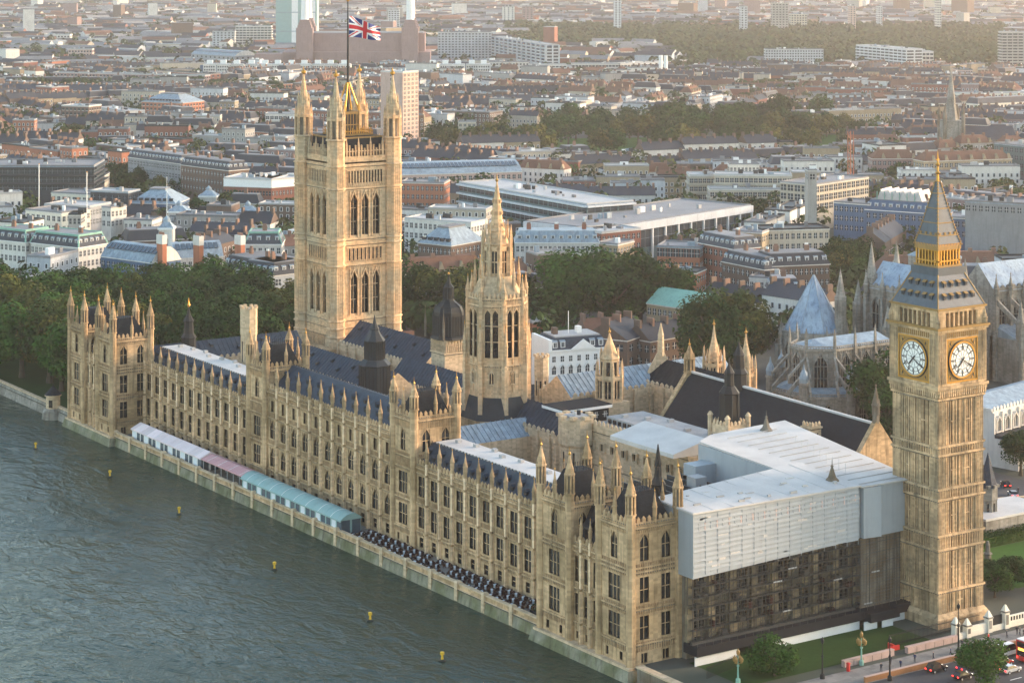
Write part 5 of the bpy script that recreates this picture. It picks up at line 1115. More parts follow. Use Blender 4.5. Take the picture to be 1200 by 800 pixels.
TREES = {
'riverside gardens': [(12,287,26,2),(13,304,22,2),(15,318,27,1),(11,331,25,2),(7,347,23,0),(8,367,23,2),(7,384,23,0),(14,395,27,0),(26,282,23,1),(25,302,22,2),(26,315,26,2),(26,333,26,1),(31,345,26,2),(29,364,25,1),(23,378,27,1),(29,400,27,0),(27,415,23,0),(30,425,27,1),(46,284,27,0),(42,298,22,1),(45,321,23,1),(47,333,24,0),(46,349,24,1),(46,361,24,2),(45,385,25,2),(42,394,26,0),(43,447,24,0),(56,284,27,0),(59,300,22,0),(62,316,26,0),(60,335,24,0),(59,351,25,0),(60,366,22,0),(60,381,26,0),(58,398,26,0),(78,304,24,0),(77,314,26,0),(74,334,26,0),(71,346,24,0),(76,366,22,0),(71,378,24,1),(73,393,24,0),(87,318,18,0),(92,337,22,0),(92,348,19,0),(95,369,25,0),(87,378,25,2),(92,400,24,0),(107,300,20,0),(105,317,19,0),(105,335,22,1),(107,347,23,0),(105,362,27,0),(107,382,25,2),(109,395,25,0),(126,304,21,1),(125,316,21,0),(123,336,20,0),(121,347,22,1)],
'behind the square tower': [(170,325,26,1),(180,312,23,2),(164,345,25,0),(188,334,24,1),(196,316,20,0),(201,300,19,0)],
'beside the octagonal spire': [(206,308,30,2),(215,297,31,0),(225,287,31,0),(213,287,27,0),(232,279,27,0),(220,303,30,0)],
'in front of the blue pyramid roof': [(191,209,28,0),(198,216,29,1),(203,207,29,1),(196,203,25,0),(186,201,22,0),(207,211,26,0)],
'between the grey chapel and the clock tower': [(174,110,27,0),(181,107,25,0),(168,105,20,0),(186,112,22,0)],
'behind the blue pyramid roof': [(347,323,16,0),(351,323,20,1),(352,321,22,0),(356,324,17,0),(363,325,16,0),(376,335,19,0)],
'left of the spire of the clock tower': [(451,398,13,1),(466,408,13,0),(460,394,14,0),(470,401,16,0),(485,410,17,1)],
'right of the clock tower roof': [(461,351,22,0),(469,354,20,1),(469,350,17,1),(469,347,17,0),(484,356,21,1),(478,349,18,0),(488,352,22,1)],
'beside the long beige stone block': [(465,504,14,0),(466,502,13,0)],
'below the grey brick mansion block': [(614,574,14,0),(633,589,16,0),(635,584,14,0),(631,572,16,0),(641,578,17,0),(659,590,14,0),(643,570,16,0)],
'in the hazy square on the right': [(1069,1225,16,0),(1073,1222,12,1),(1080,1225,13,0),(1088,1230,13,1),(1093,1228,14,1),(1092,1218,16,0),(1089,1211,16,1),(1101,1219,15,0),(1106,1222,11,1),(1100,1210,16,1),(1100,1204,13,0),(1119,1217,12,0),(1100,1189,13,0),(1128,1220,15,1),(1108,1192,16,0),(1134,1214,12,0),(1098,1167,11,1)],
'between the black glass office and the red brick office': [(248,810,14,1),(253,810,14,1),(260,811,17,0),(263,813,15,1),(245,764,17,0),(268,808,17,0),(262,783,17,0),(266,782,16,0),(271,789,15,1),(257,747,15,1),(271,774,14,0),(274,768,14,0),(276,767,15,0),(272,752,15,0),(264,723,17,0),(277,741,18,0),(273,722,18,1),(283,735,14,1),(286,738,18,1),(275,710,17,1),(292,736,16,0),(285,707,15,0)],
'around the white stone turrets': [(227,662,11,0),(229,651,12,0),(232,653,13,0),(246,665,13,0),(246,658,13,0),(252,653,16,0)],
'at the left edge of the square flag tower': [(250,602,14,0),(264,618,15,0),(258,603,13,0),(253,594,14,0),(256,594,13,0)],
'in the long far left row': [(507,1585,15,0),(509,1586,15,1),(530,1615,16,0),(524,1581,14,0),(539,1583,16,0),(542,1588,15,1),(556,1592,12,0),(560,1582,16,0),(564,1562,17,0),(574,1572,16,0),(578,1563,15,0),(594,1589,14,0),(593,1555,14,0),(597,1554,12,0),(602,1539,17,0),(614,1545,15,0),(616,1536,13,0),(634,1555,12,0),(633,1542,17,0),(649,1549,13,0),(649,1532,14,0),(662,1548,13,0),(677,1548,15,0),(682,1553,15,0),(679,1518,14,0),(680,1508,14,0)],
'in the far row left of the square flag tower': [(659,1452,12,1),(673,1475,14,0),(677,1470,14,0),(700,1500,14,0),(697,1480,15,0),(704,1483,15,0),(711,1490,12,0),(712,1485,14,0),(699,1444,15,0),(697,1430,16,0),(729,1477,12,1),(721,1460,13,0),(737,1474,13,0),(739,1470,14,0)],
'at the far left edge': [(302,1086,15,0),(300,1076,14,0),(310,1091,12,0),(318,1096,12,0),(314,1078,13,0)],
'among the red roofs at the left': [(335,1071,13,1),(350,1095,13,1),(356,1102,13,0),(358,1093,15,1),(356,1080,10,0),(373,1111,12,0)],
'in front of the wide grey glass office': [(354,569,10,0),(361,560,12,1),(356,549,12,0),(362,548,13,0)],
'below the pink sided tower block': [(547,929,10,0),(568,959,11,0),(558,931,11,0),(564,934,11,0),(575,945,11,0)],
'at the left of the big park': [(539,908,20,0),(534,890,19,1),(552,907,21,0),(552,894,18,0),(543,870,19,1),(536,850,18,1),(552,871,23,1),(558,868,22,0),(561,863,18,0),(554,846,21,0),(561,843,22,1),(548,819,19,0),(568,839,24,1),(553,811,24,1)],
'along the near edge of the big park': [(610,825,19,1),(616,819,19,0),(643,804,20,0),(650,788,23,1),(656,790,17,0),(686,787,19,0),(696,785,22,1),(714,780,20,1),(738,781,17,1),(736,762,18,1)],
'in the big park': [(629,905,21,0),(648,922,23,0),(634,894,22,0),(668,932,19,0),(682,935,19,0),(653,886,19,0),(663,892,23,0),(661,877,19,1),(705,918,19,0),(678,873,24,1),(686,873,19,0),(713,900,18,0),(695,865,22,0),(727,897,26,0),(728,890,19,0),(725,869,20,0),(729,865,22,0),(762,890,21,0),(733,848,23,0),(743,852,25,0),(771,878,21,0),(762,855,24,0),(761,846,21,1),(767,837,23,1),(796,857,24,0),(797,855,21,1),(788,837,22,0),(814,856,20,0),(797,820,22,1),(833,853,19,0)],
'at the back of the big park': [(706,994,23,0),(714,966,20,0),(715,963,20,0),(736,959,21,0),(754,950,21,0),(768,947,25,0),(758,926,24,0),(762,916,23,0),(799,920,23,0),(822,930,23,0),(838,931,21,0),(854,926,28,0),(862,925,23,0),(880,910,25,0)],
'right of the big park': [(852,863,14,1),(859,861,16,1),(826,819,15,0),(846,830,14,0),(833,814,14,0),(818,791,16,0)],
}
# ------------------------------------------------------------------ abbey, chapel, chapter house, church
def abbey_turret(h, r=1.0, k='abbey_stone', dome=True):
    key = ('at', h, r, dome)
    if key not in CACHE:
        q = MB(); q.lathe(0, 0, [(r, 0), (r, h*.72), (r*1.15, h*.73), (r*1.15, h*.76)], k)
        q.lathe(0, 0, [(r*.95, h*.76), (r*1.1, h*.82), (r*.8, h*.88), (r*.25, h*.93), (.04, h)] if dome else [(r*.95, h*.76), (.05, h)], 'lead' if dome else k)
        for j in range(8):
            a = j*pi/4; q.lathe(r*cos(a), r*sin(a), [(.12, h*.3), (.12, h*.72)], k, 4)
        CACHE[key] = q.mesh('turret')
    return CACHE[key]
def chapel():
    t = thing('chapel', 'grey late gothic chapel with onion-capped turrets and flying buttresses, below the blue pyramid roof', 'chapel', (168, 133, 0)); k = 'abbey_stone'; b = MB()
    # nave with a polygonal east end; local x = inland, local y = along the river
    hw = 7.6; L_ = 23; poly = [(0, -hw), (-6.5, -hw*.45), (-6.5, hw*.45), (0, hw), (L_, hw), (L_, -hw)]
    b.hexa([(x, -y, 0) for x, y in poly], [(x, -y, 24.5) for x, y in poly], k)
    po = [(0, -hw-6.5), (-10.5, -hw*.9), (-10.5, hw*.9), (0, hw+6.5), (L_, hw+6.5), (L_, -hw-6.5)]
    b.hexa([(x, -y, 0) for x, y in po], [(x, -y, 12.2) for x, y in po], k)
    big = window_mesh(3.6, 10, 4, 2, True, k); lo = window_mesh(3.4, 6.5, 4, 1, True, k)
    fl = MB(); fl.hexa([(-.3, 0, 18), (.3, 0, 18), (.3, 6.8, 12.5), (-.3, 6.8, 12.5)], [(-.3, 0, 19.2), (.3, 0, 19.2), (.3, 6.8, 14), (-.3, 6.8, 14)], k); fl.hexa([(-.25, 0, 22.2), (.25, 0, 22.2), (.25, 6.8, 17), (-.25, 6.8, 17)], [(-.25, 0, 23), (.25, 0, 23), (.25, 6.8, 18), (-.25, 6.8, 18)], k); flm = fl.mesh('flying_buttress')
    pin = MB(); pin.lathe(0, 0, [(.42, 20), (.42, 27.5), (.05, 30.5)], k, 4); pinm = pin.mesh('pinnacle')
    def wallrun(p0, p1, q0, q1, n):
        for (a0, b0), (a1, b1), z0, win, rows in ((p0, p1, 12.2, big, 24.5), (q0, q1, 3, lo, 12.2)):
            W = math.hypot(a1-a0, b1-b0); a = math.atan2(b1-b0, a1-a0); F = (a0, b0, a); b.at(*F)
            for i in range(n): put(t, 'window', win, F, W*(i+.5)/n, .02, z0+1.0)
            band(b, 0, W, rows-.2, k, 0, .5, .4); band(b, 0, W, rows-2.2, k, 0, .25, .3); ribs(b, .3, W-.3, rows-2.1, rows+.7, .8, k, 0, .16, .25); b.box(0, W, -.2, .2, rows+.7, rows+.95, k)
            b.box(0, W, 0, .15, rows, rows+.3, k)
            for i in range(n+1):
                u = W*i/n
                if rows > 20: put(t, 'pinnacle', pinm, F, u, .2, 0); put(t, 'flying_buttress', flm, F, u, 0, 0); b.box(u-.4, u+.4, 0, .6, 12, 24.5, k)
                else: put(t, 'turret', abbey_turret(21.5, 1.15), F, u, .3, 0)
    seq = [0, 1, 2, 3]
    wallrun(poly[1], poly[0], po[1], po[0], 1); wallrun(poly[2], poly[1], po[2], po[1], 1); wallrun(poly[3], poly[2], po[3], po[2], 1)
    wallrun(poly[0], poly[5], po[0], po[5], 3)
    b.build('wall', t)
    q = MB(); q.hexa([(x, -y, 24.5) for x, y in poly], [(x*.98+.8 if x < 1 else x, -y*.06, 26.6) for x, y in [(0, -1), (-2, -.4), (-2, .4), (0, 1), (L_, 1), (L_, -1)]], 'lead')
    q.hexa([(x, -y, 12.2) for x, y in po], [(x*.7, -y*.6, 14) for x, y in po], 'lead'); q.build('roof', t)
chapel()
t = thing('chapter_house', 'octagonal chapter house under a steep pale blue lead pyramid roof', 'chapter house', (219, 190, 0)); b = MB()
b.lathe(0, 0, [(10.4, 0), (10.4, 15)], 'abbey_stone'); b.lathe(0, 0, [(10.8, 14.6), (10.8, 16.2), (10.3, 16.2)], 'abbey_stone')
for j in range(8):
    a = j*pi/4-pi/2; ap = 10.4*cos(pi/8); hw = 10.4*sin(pi/8); F = (sin(a)*ap-cos(a)*hw, -cos(a)*ap-sin(a)*hw, a); b.at(*F); put(t, 'window', window_mesh(4.6, 9, 4, 1, True, 'abbey_stone'), F, hw, .02, 4.5); b.box(-.7, .7, -.2, 2.4, 0, 12, 'abbey_stone'); ribs(b, 0, 2*hw, 16, 17, .9, 'abbey_stone', .3); put(t, 'pinnacle', pinnacle_mesh(7, .6, 'abbey_stone', False), F, 0, .8, 12)
b.build('wall', t); q = MB(); q.lathe(0, 0, [(10.2, 15.6), (.25, 33.2)], 'lead_blue'); 
for j in range(8): a = j*pi/4+pi/8; q.tube((10.2*cos(a), 10.2*sin(a), 15.65), (.2*cos(a), .2*sin(a), 33.3), .12, 'lead', 4)
q.build('roof', t)
def abbey():
    t = thing('abbey', 'large grey abbey church with pale lead roofs and pinnacled turrets behind the clock tower', 'church', (240, 165, 0)); k = 'abbey_stone'; b = MB(); q = MB()
    def vessel(x0, x1, yc, hw, ze, zr, along='x', bays=6, faces=(1, 1)):
        if along == 'x': b.at(x0, yc, 0); q.at(x0, yc, 0); L_ = x1-x0
        else: b.at(yc, x1, H2); q.at(yc, x1, H2); L_ = x1-x0
        b.box(0, L_, -hw, hw, 0, ze, k); q.gable(0, L_, -hw-.4, hw+.4, ze, zr, 'lead_blue', k)
        a = 0 if along == 'x' else H2; o = (x0, yc) if along == 'x' else (yc, x1)
        F = (o[0]+hw*sin(a), o[1]-hw*cos(a), a); bb = b; bb.at(*F)
        for i in range(bays+1):
            u = L_*i/bays; bb.box(u-.6, u+.6, 0, 1.6, 0, ze-2, k); put(t, 'pinnacle', pinnacle_mesh(9, .7, k, False), F, u, 1.0, ze-3)
        for i in range(bays): put(t, 'window', window_mesh(L_/bays*.42, ze*.34, 2, 1, True, k), F, L_*(i+.5)/bays, .02, ze*.55)
        bb.box(0, L_, -.2, .3, ze-.3, ze+1.1, k); merlons(bb, 0, L_, ze+1.1, 2.4, k, .3, .5); band(bb, 0, L_, ze-.5, k, 0, .4, .35)
    vessel(-8, 22, 6, 6.5, 28, 36, 'y', 4)           # transept (north-south)
    vessel(26, 78, 0, 6.8, 28, 36.2, 'x', 8)          # nave
    vessel(-16, 6, -9, 6, 25, 31.5, 'x', 3)           # choir east end
    # aisle and flying buttresses on the near side of the nave
    b.at(26, -17, 0); b.box(0, 52, -12, 0, 0, 14, k); q.at(26, -17, 0); q.hexa([(0, 0, 14), (52, 0, 14), (52, -11, 14), (0, -11, 14)], [(0, -10, 17.5), (52, -10, 17.5), (52, -11, 17.5), (0, -11, 17.5)], 'lead')
    for i in range(9):
        u = i*6.5; b.box(u-.9, u+.9, 0, 2.2, 0, 20, k); b.hexa([(u-.35, 1, 18), (u+.35, 1, 18), (u+.35, -10.5, 25), (u-.35, -10.5, 25)], [(u-.35, 1, 19.4), (u+.35, 1, 19.4), (u+.35, -10.5, 27), (u-.35, -10.5, 27)], k); put(t, 'turret', abbey_turret(27, 1.4, k, False), (26, -17, 0), u, 1, 0)
        if i < 8: put(t, 'window', window_mesh(3, 7, 3, 1, True, k), (26, -17, 0), u+3.25, .02, 4)
    b.at(0, 0, 0); b.box(27, 39, -32, -20, 0, 35, k); q.at(0, 0, 0); q.taper(26.6, 39.4, -32.4, -19.6, 35, 39, 5.8, 5.8, 'lead')
    b.build('wall', t); q.build('roof', t)
    for x, y, h in ((1, 22, 42.5), (12, 22, 42), (-18, 16, 36), (-1, 26, 30), (-16, -3, 27), (12, -8, 40)): put(t, 'turret', abbey_turret(h, 1.7, k, False), (x, y, 0), 0, 0, 0)
abbey()
t = thing('parish_church', 'long pale stone church with a row of arched clerestory windows at the right edge', 'church', (179, 79, 0), math.atan2(3.8, 18.6)); b = MB()
b.box(0, 46, -20, 9, 0, 7.5, 'stucco'); b.box(0, 46, -14, 2, 7.5, 14.5, 'stucco')
for i in range(11):
    u = 2.2+i*4.1; put(t, 'window', window_mesh(2.3, 3.6, 3, 0, True, 'stucco'), (0, 0, 0), u, 2.02, 9); put(t, 'window', window_mesh(2.4, 4, 3, 1, True, 'stucco'), (0, 0, 0), u, 9.02, 2); b.box(u-2.3, u-1.8, 2, 2.6, 7.5, 14, 'stucco'); b.box(u-2.3, u-1.8, 9, 9.8, 0, 7, 'stucco')
merlons(b, 0, 46, 14.5, 1.6, 'stucco', 2.1); merlons(b, 0, 46, 7.5, 1.6, 'stucco', 9.1); b.at(0, 0, pi/2); b.box(-2, 14, -.5, 0, 14.5, 15.2, 'stucco')
b.build('wall', t); q = MB(); q.gable(0, 46, -14.2, 2, 14.6, 17, 'lead', 'stucco'); q.hexa([(0, 9, 7.6), (46, 9, 7.6), (46, 2, 7.6), (0, 2, 7.6)], [(0, 9, 7.8), (46, 9, 7.8), (46, 2, 8.6), (0, 2, 8.6)], 'lead_dark'); q.build('roof', t)
q = MB(); q.box(-1.9, 1.9, 0, .1, 0, 5, 'glass_dark'); q.lathe(0, 0, [(0.01, 0), (0.02, 0.01)], 'glass_dark', 3)
put(t, 'doorway', window_mesh(3.4, 6.2, 1, 0, True, 'stucco', 'black_board'), (0, 0, H2), -5.5, .02, 0)
b = MB(); b.box(0, 0.1, 0, 0.1, 0, 0.1, 'stucco')

# ------------------------------------------------------------------ city buildings
def roofs(r, piece, W, D, H, roof, cols, ext):
    """roof shape in r, chimneys / extras in c (local frame, u 0..W, n 0..-D)"""
    if roof in ('flat', 'white2', 'ribs', 'decks', 'colon', 'glasstop', 'frame'):
        rm = 'roof_grey' if roof == 'colon' else 'roof_pale' if ext % 4 == 0 or roof == 'ribs' else ('lead_dark' if ext % 4 == 1 else 'roof_grey')
        r.box(.3, W-.3, -D+.3, -.3, H-.2, H+.05, rm)
        for e in ((0, W, -.3, 0), (0, W, -D, -D+.3)): r.box(*e, H-.3, H+.7, rm)
        for e in ((0, .3, -D+.3, -.3), (W-.3, W, -D+.3, -.3)): r.box(*e, H-.3, H+.7, rm)
        n = 2+int(W*D/160)
        for i in range(min(n, 14)):
            u = random.uniform(.12, .78)*W; q = -random.uniform(.2, .75)*D; s_ = random.uniform(1, 2.8); c = piece('roof_plant'); c.box(u, u+s_*random.uniform(.7, 1.6), q-s_*.6, q, H, H+random.uniform(1, 2.6), random.choice(['roof_pale', 'roof_grey', 'lead', 'white_paint', 'lead_dark']))
    elif roof in ('mans', 'mansg', 'mansc', 'zigzag'):
        k = 'roof_slate' if roof in ('mans', 'mansc') else ('lead' if roof == 'mansg' else 'blue_slate')
        r.taper(-.25, W+.25, -D-.25, .25, H, H+4.2, 1.9, 1.9, k); r.box(1.7, W-1.7, -D+1.7, -1.7, H+4.2, H+4.5, 'roof_grey' if roof != 'mansg' else 'lead')
        if roof == 'mansc': r.box(1.3, W-1.3, -1.9, -1.3, H+4, H+4.8, 'copper'); r.box(1.3, W-1.3, -D+1.3, -D+1.9, H+4, H+4.8, 'copper'); r.box(1.3, 1.9, -D+1.9, -1.9, H+4, H+4.8, 'copper'); r.box(W-1.9, W-1.3, -D+1.9, -1.9, H+4, H+4.8, 'copper'); [r.tube((u, n, H), (u2, n2, H+4.3), .35, 'copper', 4) for u, n, u2, n2 in ((-.2, .2, 1.6, -1.6), (W+.2, .2, W-1.6, -1.6), (W+.2, -D-.2, W-1.6, -D+1.6))]
        r.box(-.35, W+.35, -D-.35, .35, H-.35, H-.01, 'white_paint' if roof != 'mans' else 'stucco')
        if roof == 'zigzag':
            n = 6
            for i in range(n): u = W*.15+i*W*.7/n; w_ = W*.7/n; c = piece('roof_gable'); c.hexa([(u, -2.5, H+4.5), (u+w_, -2.5, H+4.5), (u+w_/2, -2.5, H+9)], [(u, -D+2, H+4.5), (u+w_, -D+2, H+4.5), (u+w_/2, -D+2, H+9)], 'white_roof'); c.box(u, u+.3, -2.4, -2, H+4.5, H+8, 'copper')
        for i in range(max(1, int(W/9))):
            u = (i+.5)*W/max(1, int(W/9)); c = piece('chimney'); c.box(u-.9, u+.9, -D*.5-.5, -D*.5+.5, H+2, H+6.6, 'chimney_pot' if roof != 'mansg' else 'brick_red'); c.box(u-.7, u+.7, -D*.5-.2, -D*.5+.2, H+6.6, H+7.3, 'white_paint' if i % 2 else 'chimney_pot')
    elif roof in ('hip', 'hiptile', 'hipglass'):
        k = {'hip': 'roof_slate', 'hiptile': 'roof_tile', 'hipglass': 'lead'}[roof]; e = min(W, D)*.36
        r.taper(-.3, W+.3, -D-.3, .3, H, H+(4.5 if roof != 'hipglass' else 6), e, e, k)
        if roof == 'hipglass':
            r.box(e*.9, W-e*.9, -D+e*.9, -e*.9, H+6, H+6.5, 'roof_grey')
            for i in range(int(W/3)): piece('skylight').hexa([(1.5+i*3, -.5, H+1.3), (3.3+i*3, -.5, H+1.3), (3.3+i*3, -1.2, H+1.3), (1.5+i*3, -1.2, H+1.3)], [(1.5+i*3, -.5, H+2.5), (3.3+i*3, -.5, H+2.5), (3.3+i*3, -2, H+2.5), (1.5+i*3, -2, H+2.5)], 'window_glass')
        else:
            for i in range(max(2, int(W/7))): u = (i+.5)*W/max(2, int(W/7)); piece('chimney').box(u-.8, u+.8, -D*.35-.5, -D*.35+.4, H, H+6, 'chimney_pot'); piece('roof_gable').hexa([(u+1, .1, H), (u+3.6, .1, H), (u+3.6, -2, H), (u+1, -2, H)], [(u+2.3, .1, H+3), (u+2.3, .1, H+3), (u+2.3, -2.4, H+3), (u+2.3, -2.4, H+3)], 'stock_yellow')
    elif roof == 'barrel':
        N_ = 8; pr_ = [(-D*i/N_, H+5.5*sin(pi*i/N_)**.75) for i in range(N_+1)]
        for (n0, z0), (n1, z1) in zip(pr_, pr_[1:]): r.face([(0, n0, z0), (W, n0, z0), (W, n1, z1), (0, n1, z1)], 'lead')
        for u in (0, W): r.face([(u, n, z) for n, z in pr_], 'stucco')
        for i in range(int(W/2.2)): piece('skylight').hexa([(1+i*2.2, -D*.13, H+3.1), (2.6+i*2.2, -D*.13, H+3.1), (2.6+i*2.2, -D*.3, H+4.95), (1+i*2.2, -D*.3, H+4.95)], [(1+i*2.2, -D*.12, H+3.3), (2.6+i*2.2, -D*.12, H+3.3), (2.6+i*2.2, -D*.29, H+5.15), (1+i*2.2, -D*.29, H+5.15)], 'glass_blue')
    else:
        k = 'copper' if roof == 'copper' else ('roof_tile' if roof == 'gablet' else 'roof_slate'); z = H+min(5, D*.38)
        r.gable(-.2, W+.2, -D-.3, .3, H, z, k, 'stock_yellow' if roof == 'copper' else 'brick_brown')
        if roof in ('gablec', 'gablet', 'gable'):
            n = max(1, int(W/6))
            for i in range(n+1): u = min(W-.9, max(0, i*W/n-.45)); piece('chimney').box(u, u+.9, -D*.5-1.4, -D*.5+1.4, z-1.5, z+1.6, 'chimney_pot' if i % 2 else 'brick_brown')
class Pieces:
    def __init__(s): s.l = []
    def __call__(s, n): s.l.append((n, MB())); return s.l[-1][1]
    def build(s, parent): [b.build(n, parent) for n, b in s.l]
def building(row):
    name, lab, cat, x, y, a, W, H, D, wall, roof, rows, cols = row
    t = thing(name, lab, cat, (x, y, 0), a); random.seed(lab); b = MB(); b.box(0, W, -D, 0, 0, H, wall)
    dist = math.hypot(x-CAM[0], y-CAM[1]); far = dist > 1650
    fr = 'white_paint' if wall not in ('dark_clad', 'glass_teal') else 'lead'
    nr = max(2, round(cols*D/W)) if W > 1 else 2
    cc = cols
    if not far:
        while rows*(cc+min(nr, 8)) > 98: cc -= 1
    nr = min(nr, 8)
    sides = [((0, 0, 0), W, cc), ((W, 0, pi/2), D, nr), ((0, D, -pi/2), D, nr)]
    sh = (H-1.2)/max(rows, 1); sh = min(sh, 4.2)
    for F, wd, n in sides:
        na = a+F[2]; nx, ny = sin(na), -cos(na)
        if nx*(CAM[0]-x)+ny*(CAM[1]-y) < 0: continue
        b.at(*F)
        for q in range(rows):
            z = H-.8-sh*(q+1)+sh*.3; hh = sh*.52; bw = wd/n; ww = min(bw*.55, 2.4)
            if roof in ('decks',): b.box(-.5, wd+.5, 0, 1.6, z+hh+.3, z+hh+1.1, 'pale_grey' if wall != 'dark_clad' else 'lead_dark'); ww = bw*.9; hh = sh*.62
            if roof == 'colon': ww = bw*.86; hh = 8; z = H-11
            if roof == 'ribs': b.box(0, wd, 0, .8, z-1.2, z-.25, wall if wall != 'blue_slate' else 'pale_grey'); ww = bw*.8
            if roof == 'glasstop' and q == 0: ww = bw*.92; hh = sh*.75; b.box(-.3, wd+.3, 0, .5, H-.2, H+.2, 'lead')
            if roof == 'white2' and q == 0: b.box(0, wd, 0, .12, H-3.8, H, 'white_paint'); b.box(0, wd, 0, .5, H-4.1, H-3.8, 'stucco'); continue
            if roof == 'frame': ww = bw*.8; hh = sh*.7
            for i in range(n):
                u = bw*(i+.5)
                if far: b.box(u-ww/2, u+ww/2, .01, .06, z, z+hh, 'window_glass'); b.box(u-ww/2-.15, u+ww/2+.15, .01, .12, z-.2, z-.02, fr)
                else: put(t, 'window', window_mesh(round(ww, 1), round(hh, 1), 2 if ww > 1 else 1, 1 if hh > 1.4 else 0, False, fr, 'window_glass', .09, .1), F, u, .02, z)
        if roof == 'colon': b.box(-.3, wd+.3, 0, 1.2, H-3, H+.2, 'pale_grey'); [b.box(bw*i-.35, bw*i+.35, 0, .9, 0, H-3, 'white_paint') for i in range(n+1)]
        if roof == 'ribs' and wall == 'blue_slate': [b.box(bw*i-.7, bw*i+.7, 0, 1.6, 0, H, 'pale_grey') for i in range(n+1)]
        band(b, 0, wd, H-.2, 'stucco' if wall not in ('dark_clad', 'glass_teal', 'grey_render') else 'lead', 0, .35, .2)
        if roof in ('mans', 'mansg', 'mansc', 'zigzag') and not far:
            key = ('dm', 'mans')
            if key not in CACHE:
                q = MB(); q.box(-.75, .75, -2.4, .1, 0, 1.9, 'white_paint'); q.gable(-.95, .95, -2.5, .2, 1.9, 2.5, 'lead'); q.box(-.5, .5, .1, .13, .3, 1.7, 'window_glass'); q.box(-.04, .04, .13, .17, .3, 1.7, 'white_paint'); CACHE[key] = q.mesh('dormer')
            nd = max(1, int(wd/3.2))
            for i in range(nd): put(t, 'dormer', CACHE[key], F, wd*(i+.5)/nd, -.55, H+.9)
    b.build('wall', t); r = MB(); c = Pieces(); roofs(r, c, W, D, H, roof, cols, len(lab)); ro = r.build('roof', t); c.build(ro)
    return t
FOOT = []       # circles kept clear by the infill houses
for row in BUILDINGS:
    building(row); x, y, a, W, H, D = row[3], row[4], row[5], row[6], row[7], row[8]
    n = max(1, int(W/9))
    for i in range(n+1):
        for e in (.25, .75): FOOT.append((x+cos(a)*W*i/n-sin(a)*D*e, y+sin(a)*W*i/n+cos(a)*D*e, 7+D*.28))
# white mansion behind the medieval hall
t = thing('white_mansion', 'white classical mansion with a pediment and grey mansard roof behind the palace roofs', 'house', (137, 219, 0), -.22); b = MB()
W, D, H = 20, 14, 12.8
b.box(0, W, -D, 0, 0, H, 'white_paint'); band(b, 0, W, H, 'white_paint', 0, .5, .3); band(b, 0, W, 5, 'white_paint', 0, .3, .2)
b.hexa([(W*.36, 0, H+.2), (W*.78, 0, H+.2), (W*.57, 0, H+3.2)], [(W*.36, .5, H+.2), (W*.78, .5, H+.2), (W*.57, .5, H+3.2)], 'white_paint'); b.box(0, 1, -D, 0, H, H+3.4, 'white_paint'); b.at(0, D, H2); b.box(0, D, 0, .1, 0, H+3, 'white_paint')
b.build('wall', t)
for i in range(7):
    u = 1.6+i*2.8; put(t, 'window', window_mesh(1.1, 1.7, 2, 1, False, 'white_paint', 'window_glass', .09, .1), (0, 0, 0), u, .02, 9.4); put(t, 'window', window_mesh(1.3, 2.8, 2, 1, True, 'white_paint', 'window_glass', .09, .1), (0, 0, 0), u, .02, 5.6); put(t, 'window', window_mesh(1.1, 2, 2, 1, False, 'white_paint', 'window_glass', .09, .1), (0, 0, 0), u, .02, 1.6)
q = MB(); q.taper(1, W, -D, -.6, H, H+3.6, 1.5, 1.5, 'slate'); q.box(3, W-2, -D+2, -2.4, H+3.6, H+4, 'roof_pale'); q.box(4, 5.5, -8, -6, H+3.6, H+6, 'brick_brown'); q.box(12, 13.5, -8, -6, H+3.6, H+6, 'white_paint'); ro = q.build('roof', t)
for u in (2.4, 5, 15, 17.8): put(ro, 'dormer', CACHE[('dm', 'mans')], (0, 0, 0), u, -1, H+.6)
q = MB(); q.tube((9, -6, H+4), (9, -6, H+11), .12, 'white_paint'); q.build('flagpole', ro)
def pavilion(lab, x, y, h, r=4.2, cat='pavilion', spire=False):
    t = thing('stone_pavilion', lab, cat, (x, y, 0), -.6); b = MB(); b.box(-r, r, -r, r, 0, h, 'stucco')
    for F in ((-r, r, H2), (-r, -r, 0), (r, -r, pi/2)):
        b.at(*F); [b.box(u-.35, u+.35, 0, .35, h*.35, h-.8, 'stucco') for u in (.4, 2*r-.4, r-1.5, r+1.5)]; band(b, 0, 2*r, h, 'white_paint', 0, .8, .7); band(b, 0, 2*r, h*.35, 'white_paint', 0, .5, .3); put(t, 'window', window_mesh(1.4, h*.4, 2, 2, False, 'stucco', 'glass_dark', .09, .1), F, r, .02, h*.42)
    b.build('wall', t); q = MB(); q.at(0, 0, 0); q.taper(-r-.5, r+.5, -r-.5, r+.5, h+.4, h+2.6, r*.7, r*.7, 'lead'); q.lathe(0, 0, [(1.4, h+2.4), (1.4, h+3.8), (.2, h+5)], 'lead', 8)
    if spire: q.lathe(0, 0, [(.16, h+5), (.1, h+21)], 'white_paint', 5)
    q.build('roof', t)
pavilion('white stone pavilion, left of the matching pair before the red brick office', 196, 598, 14)
pavilion('white stone pavilion, right of the matching pair before the red brick office', 222, 579, 14)
pavilion('smaller white stone pavilion half hidden between the matching pair', 240, 655, 13, 4)
pavilion('white stone corner turret with a cap roof and tall white flagstaff by the barrel roofs', 137, 488, 22, 2.6, 'turret', True)
for lab, x, y, h in (('slim white flagpole rising over the left stepped block', 140, 630, 36), ('slim white flagpole beside the blank beige gable', 128, 548, 40)):
    t = thing('flagpole', lab, 'flagpole', (x, y, 0)); b = MB(); b.tube((0, 0, 0), (0, 0, h), .2, 'white_paint'); b.lathe(0, 0, [(.3, h), (.3, h+.3), (.05, h+.5)], 'gold', 6); b.build('pole', t)
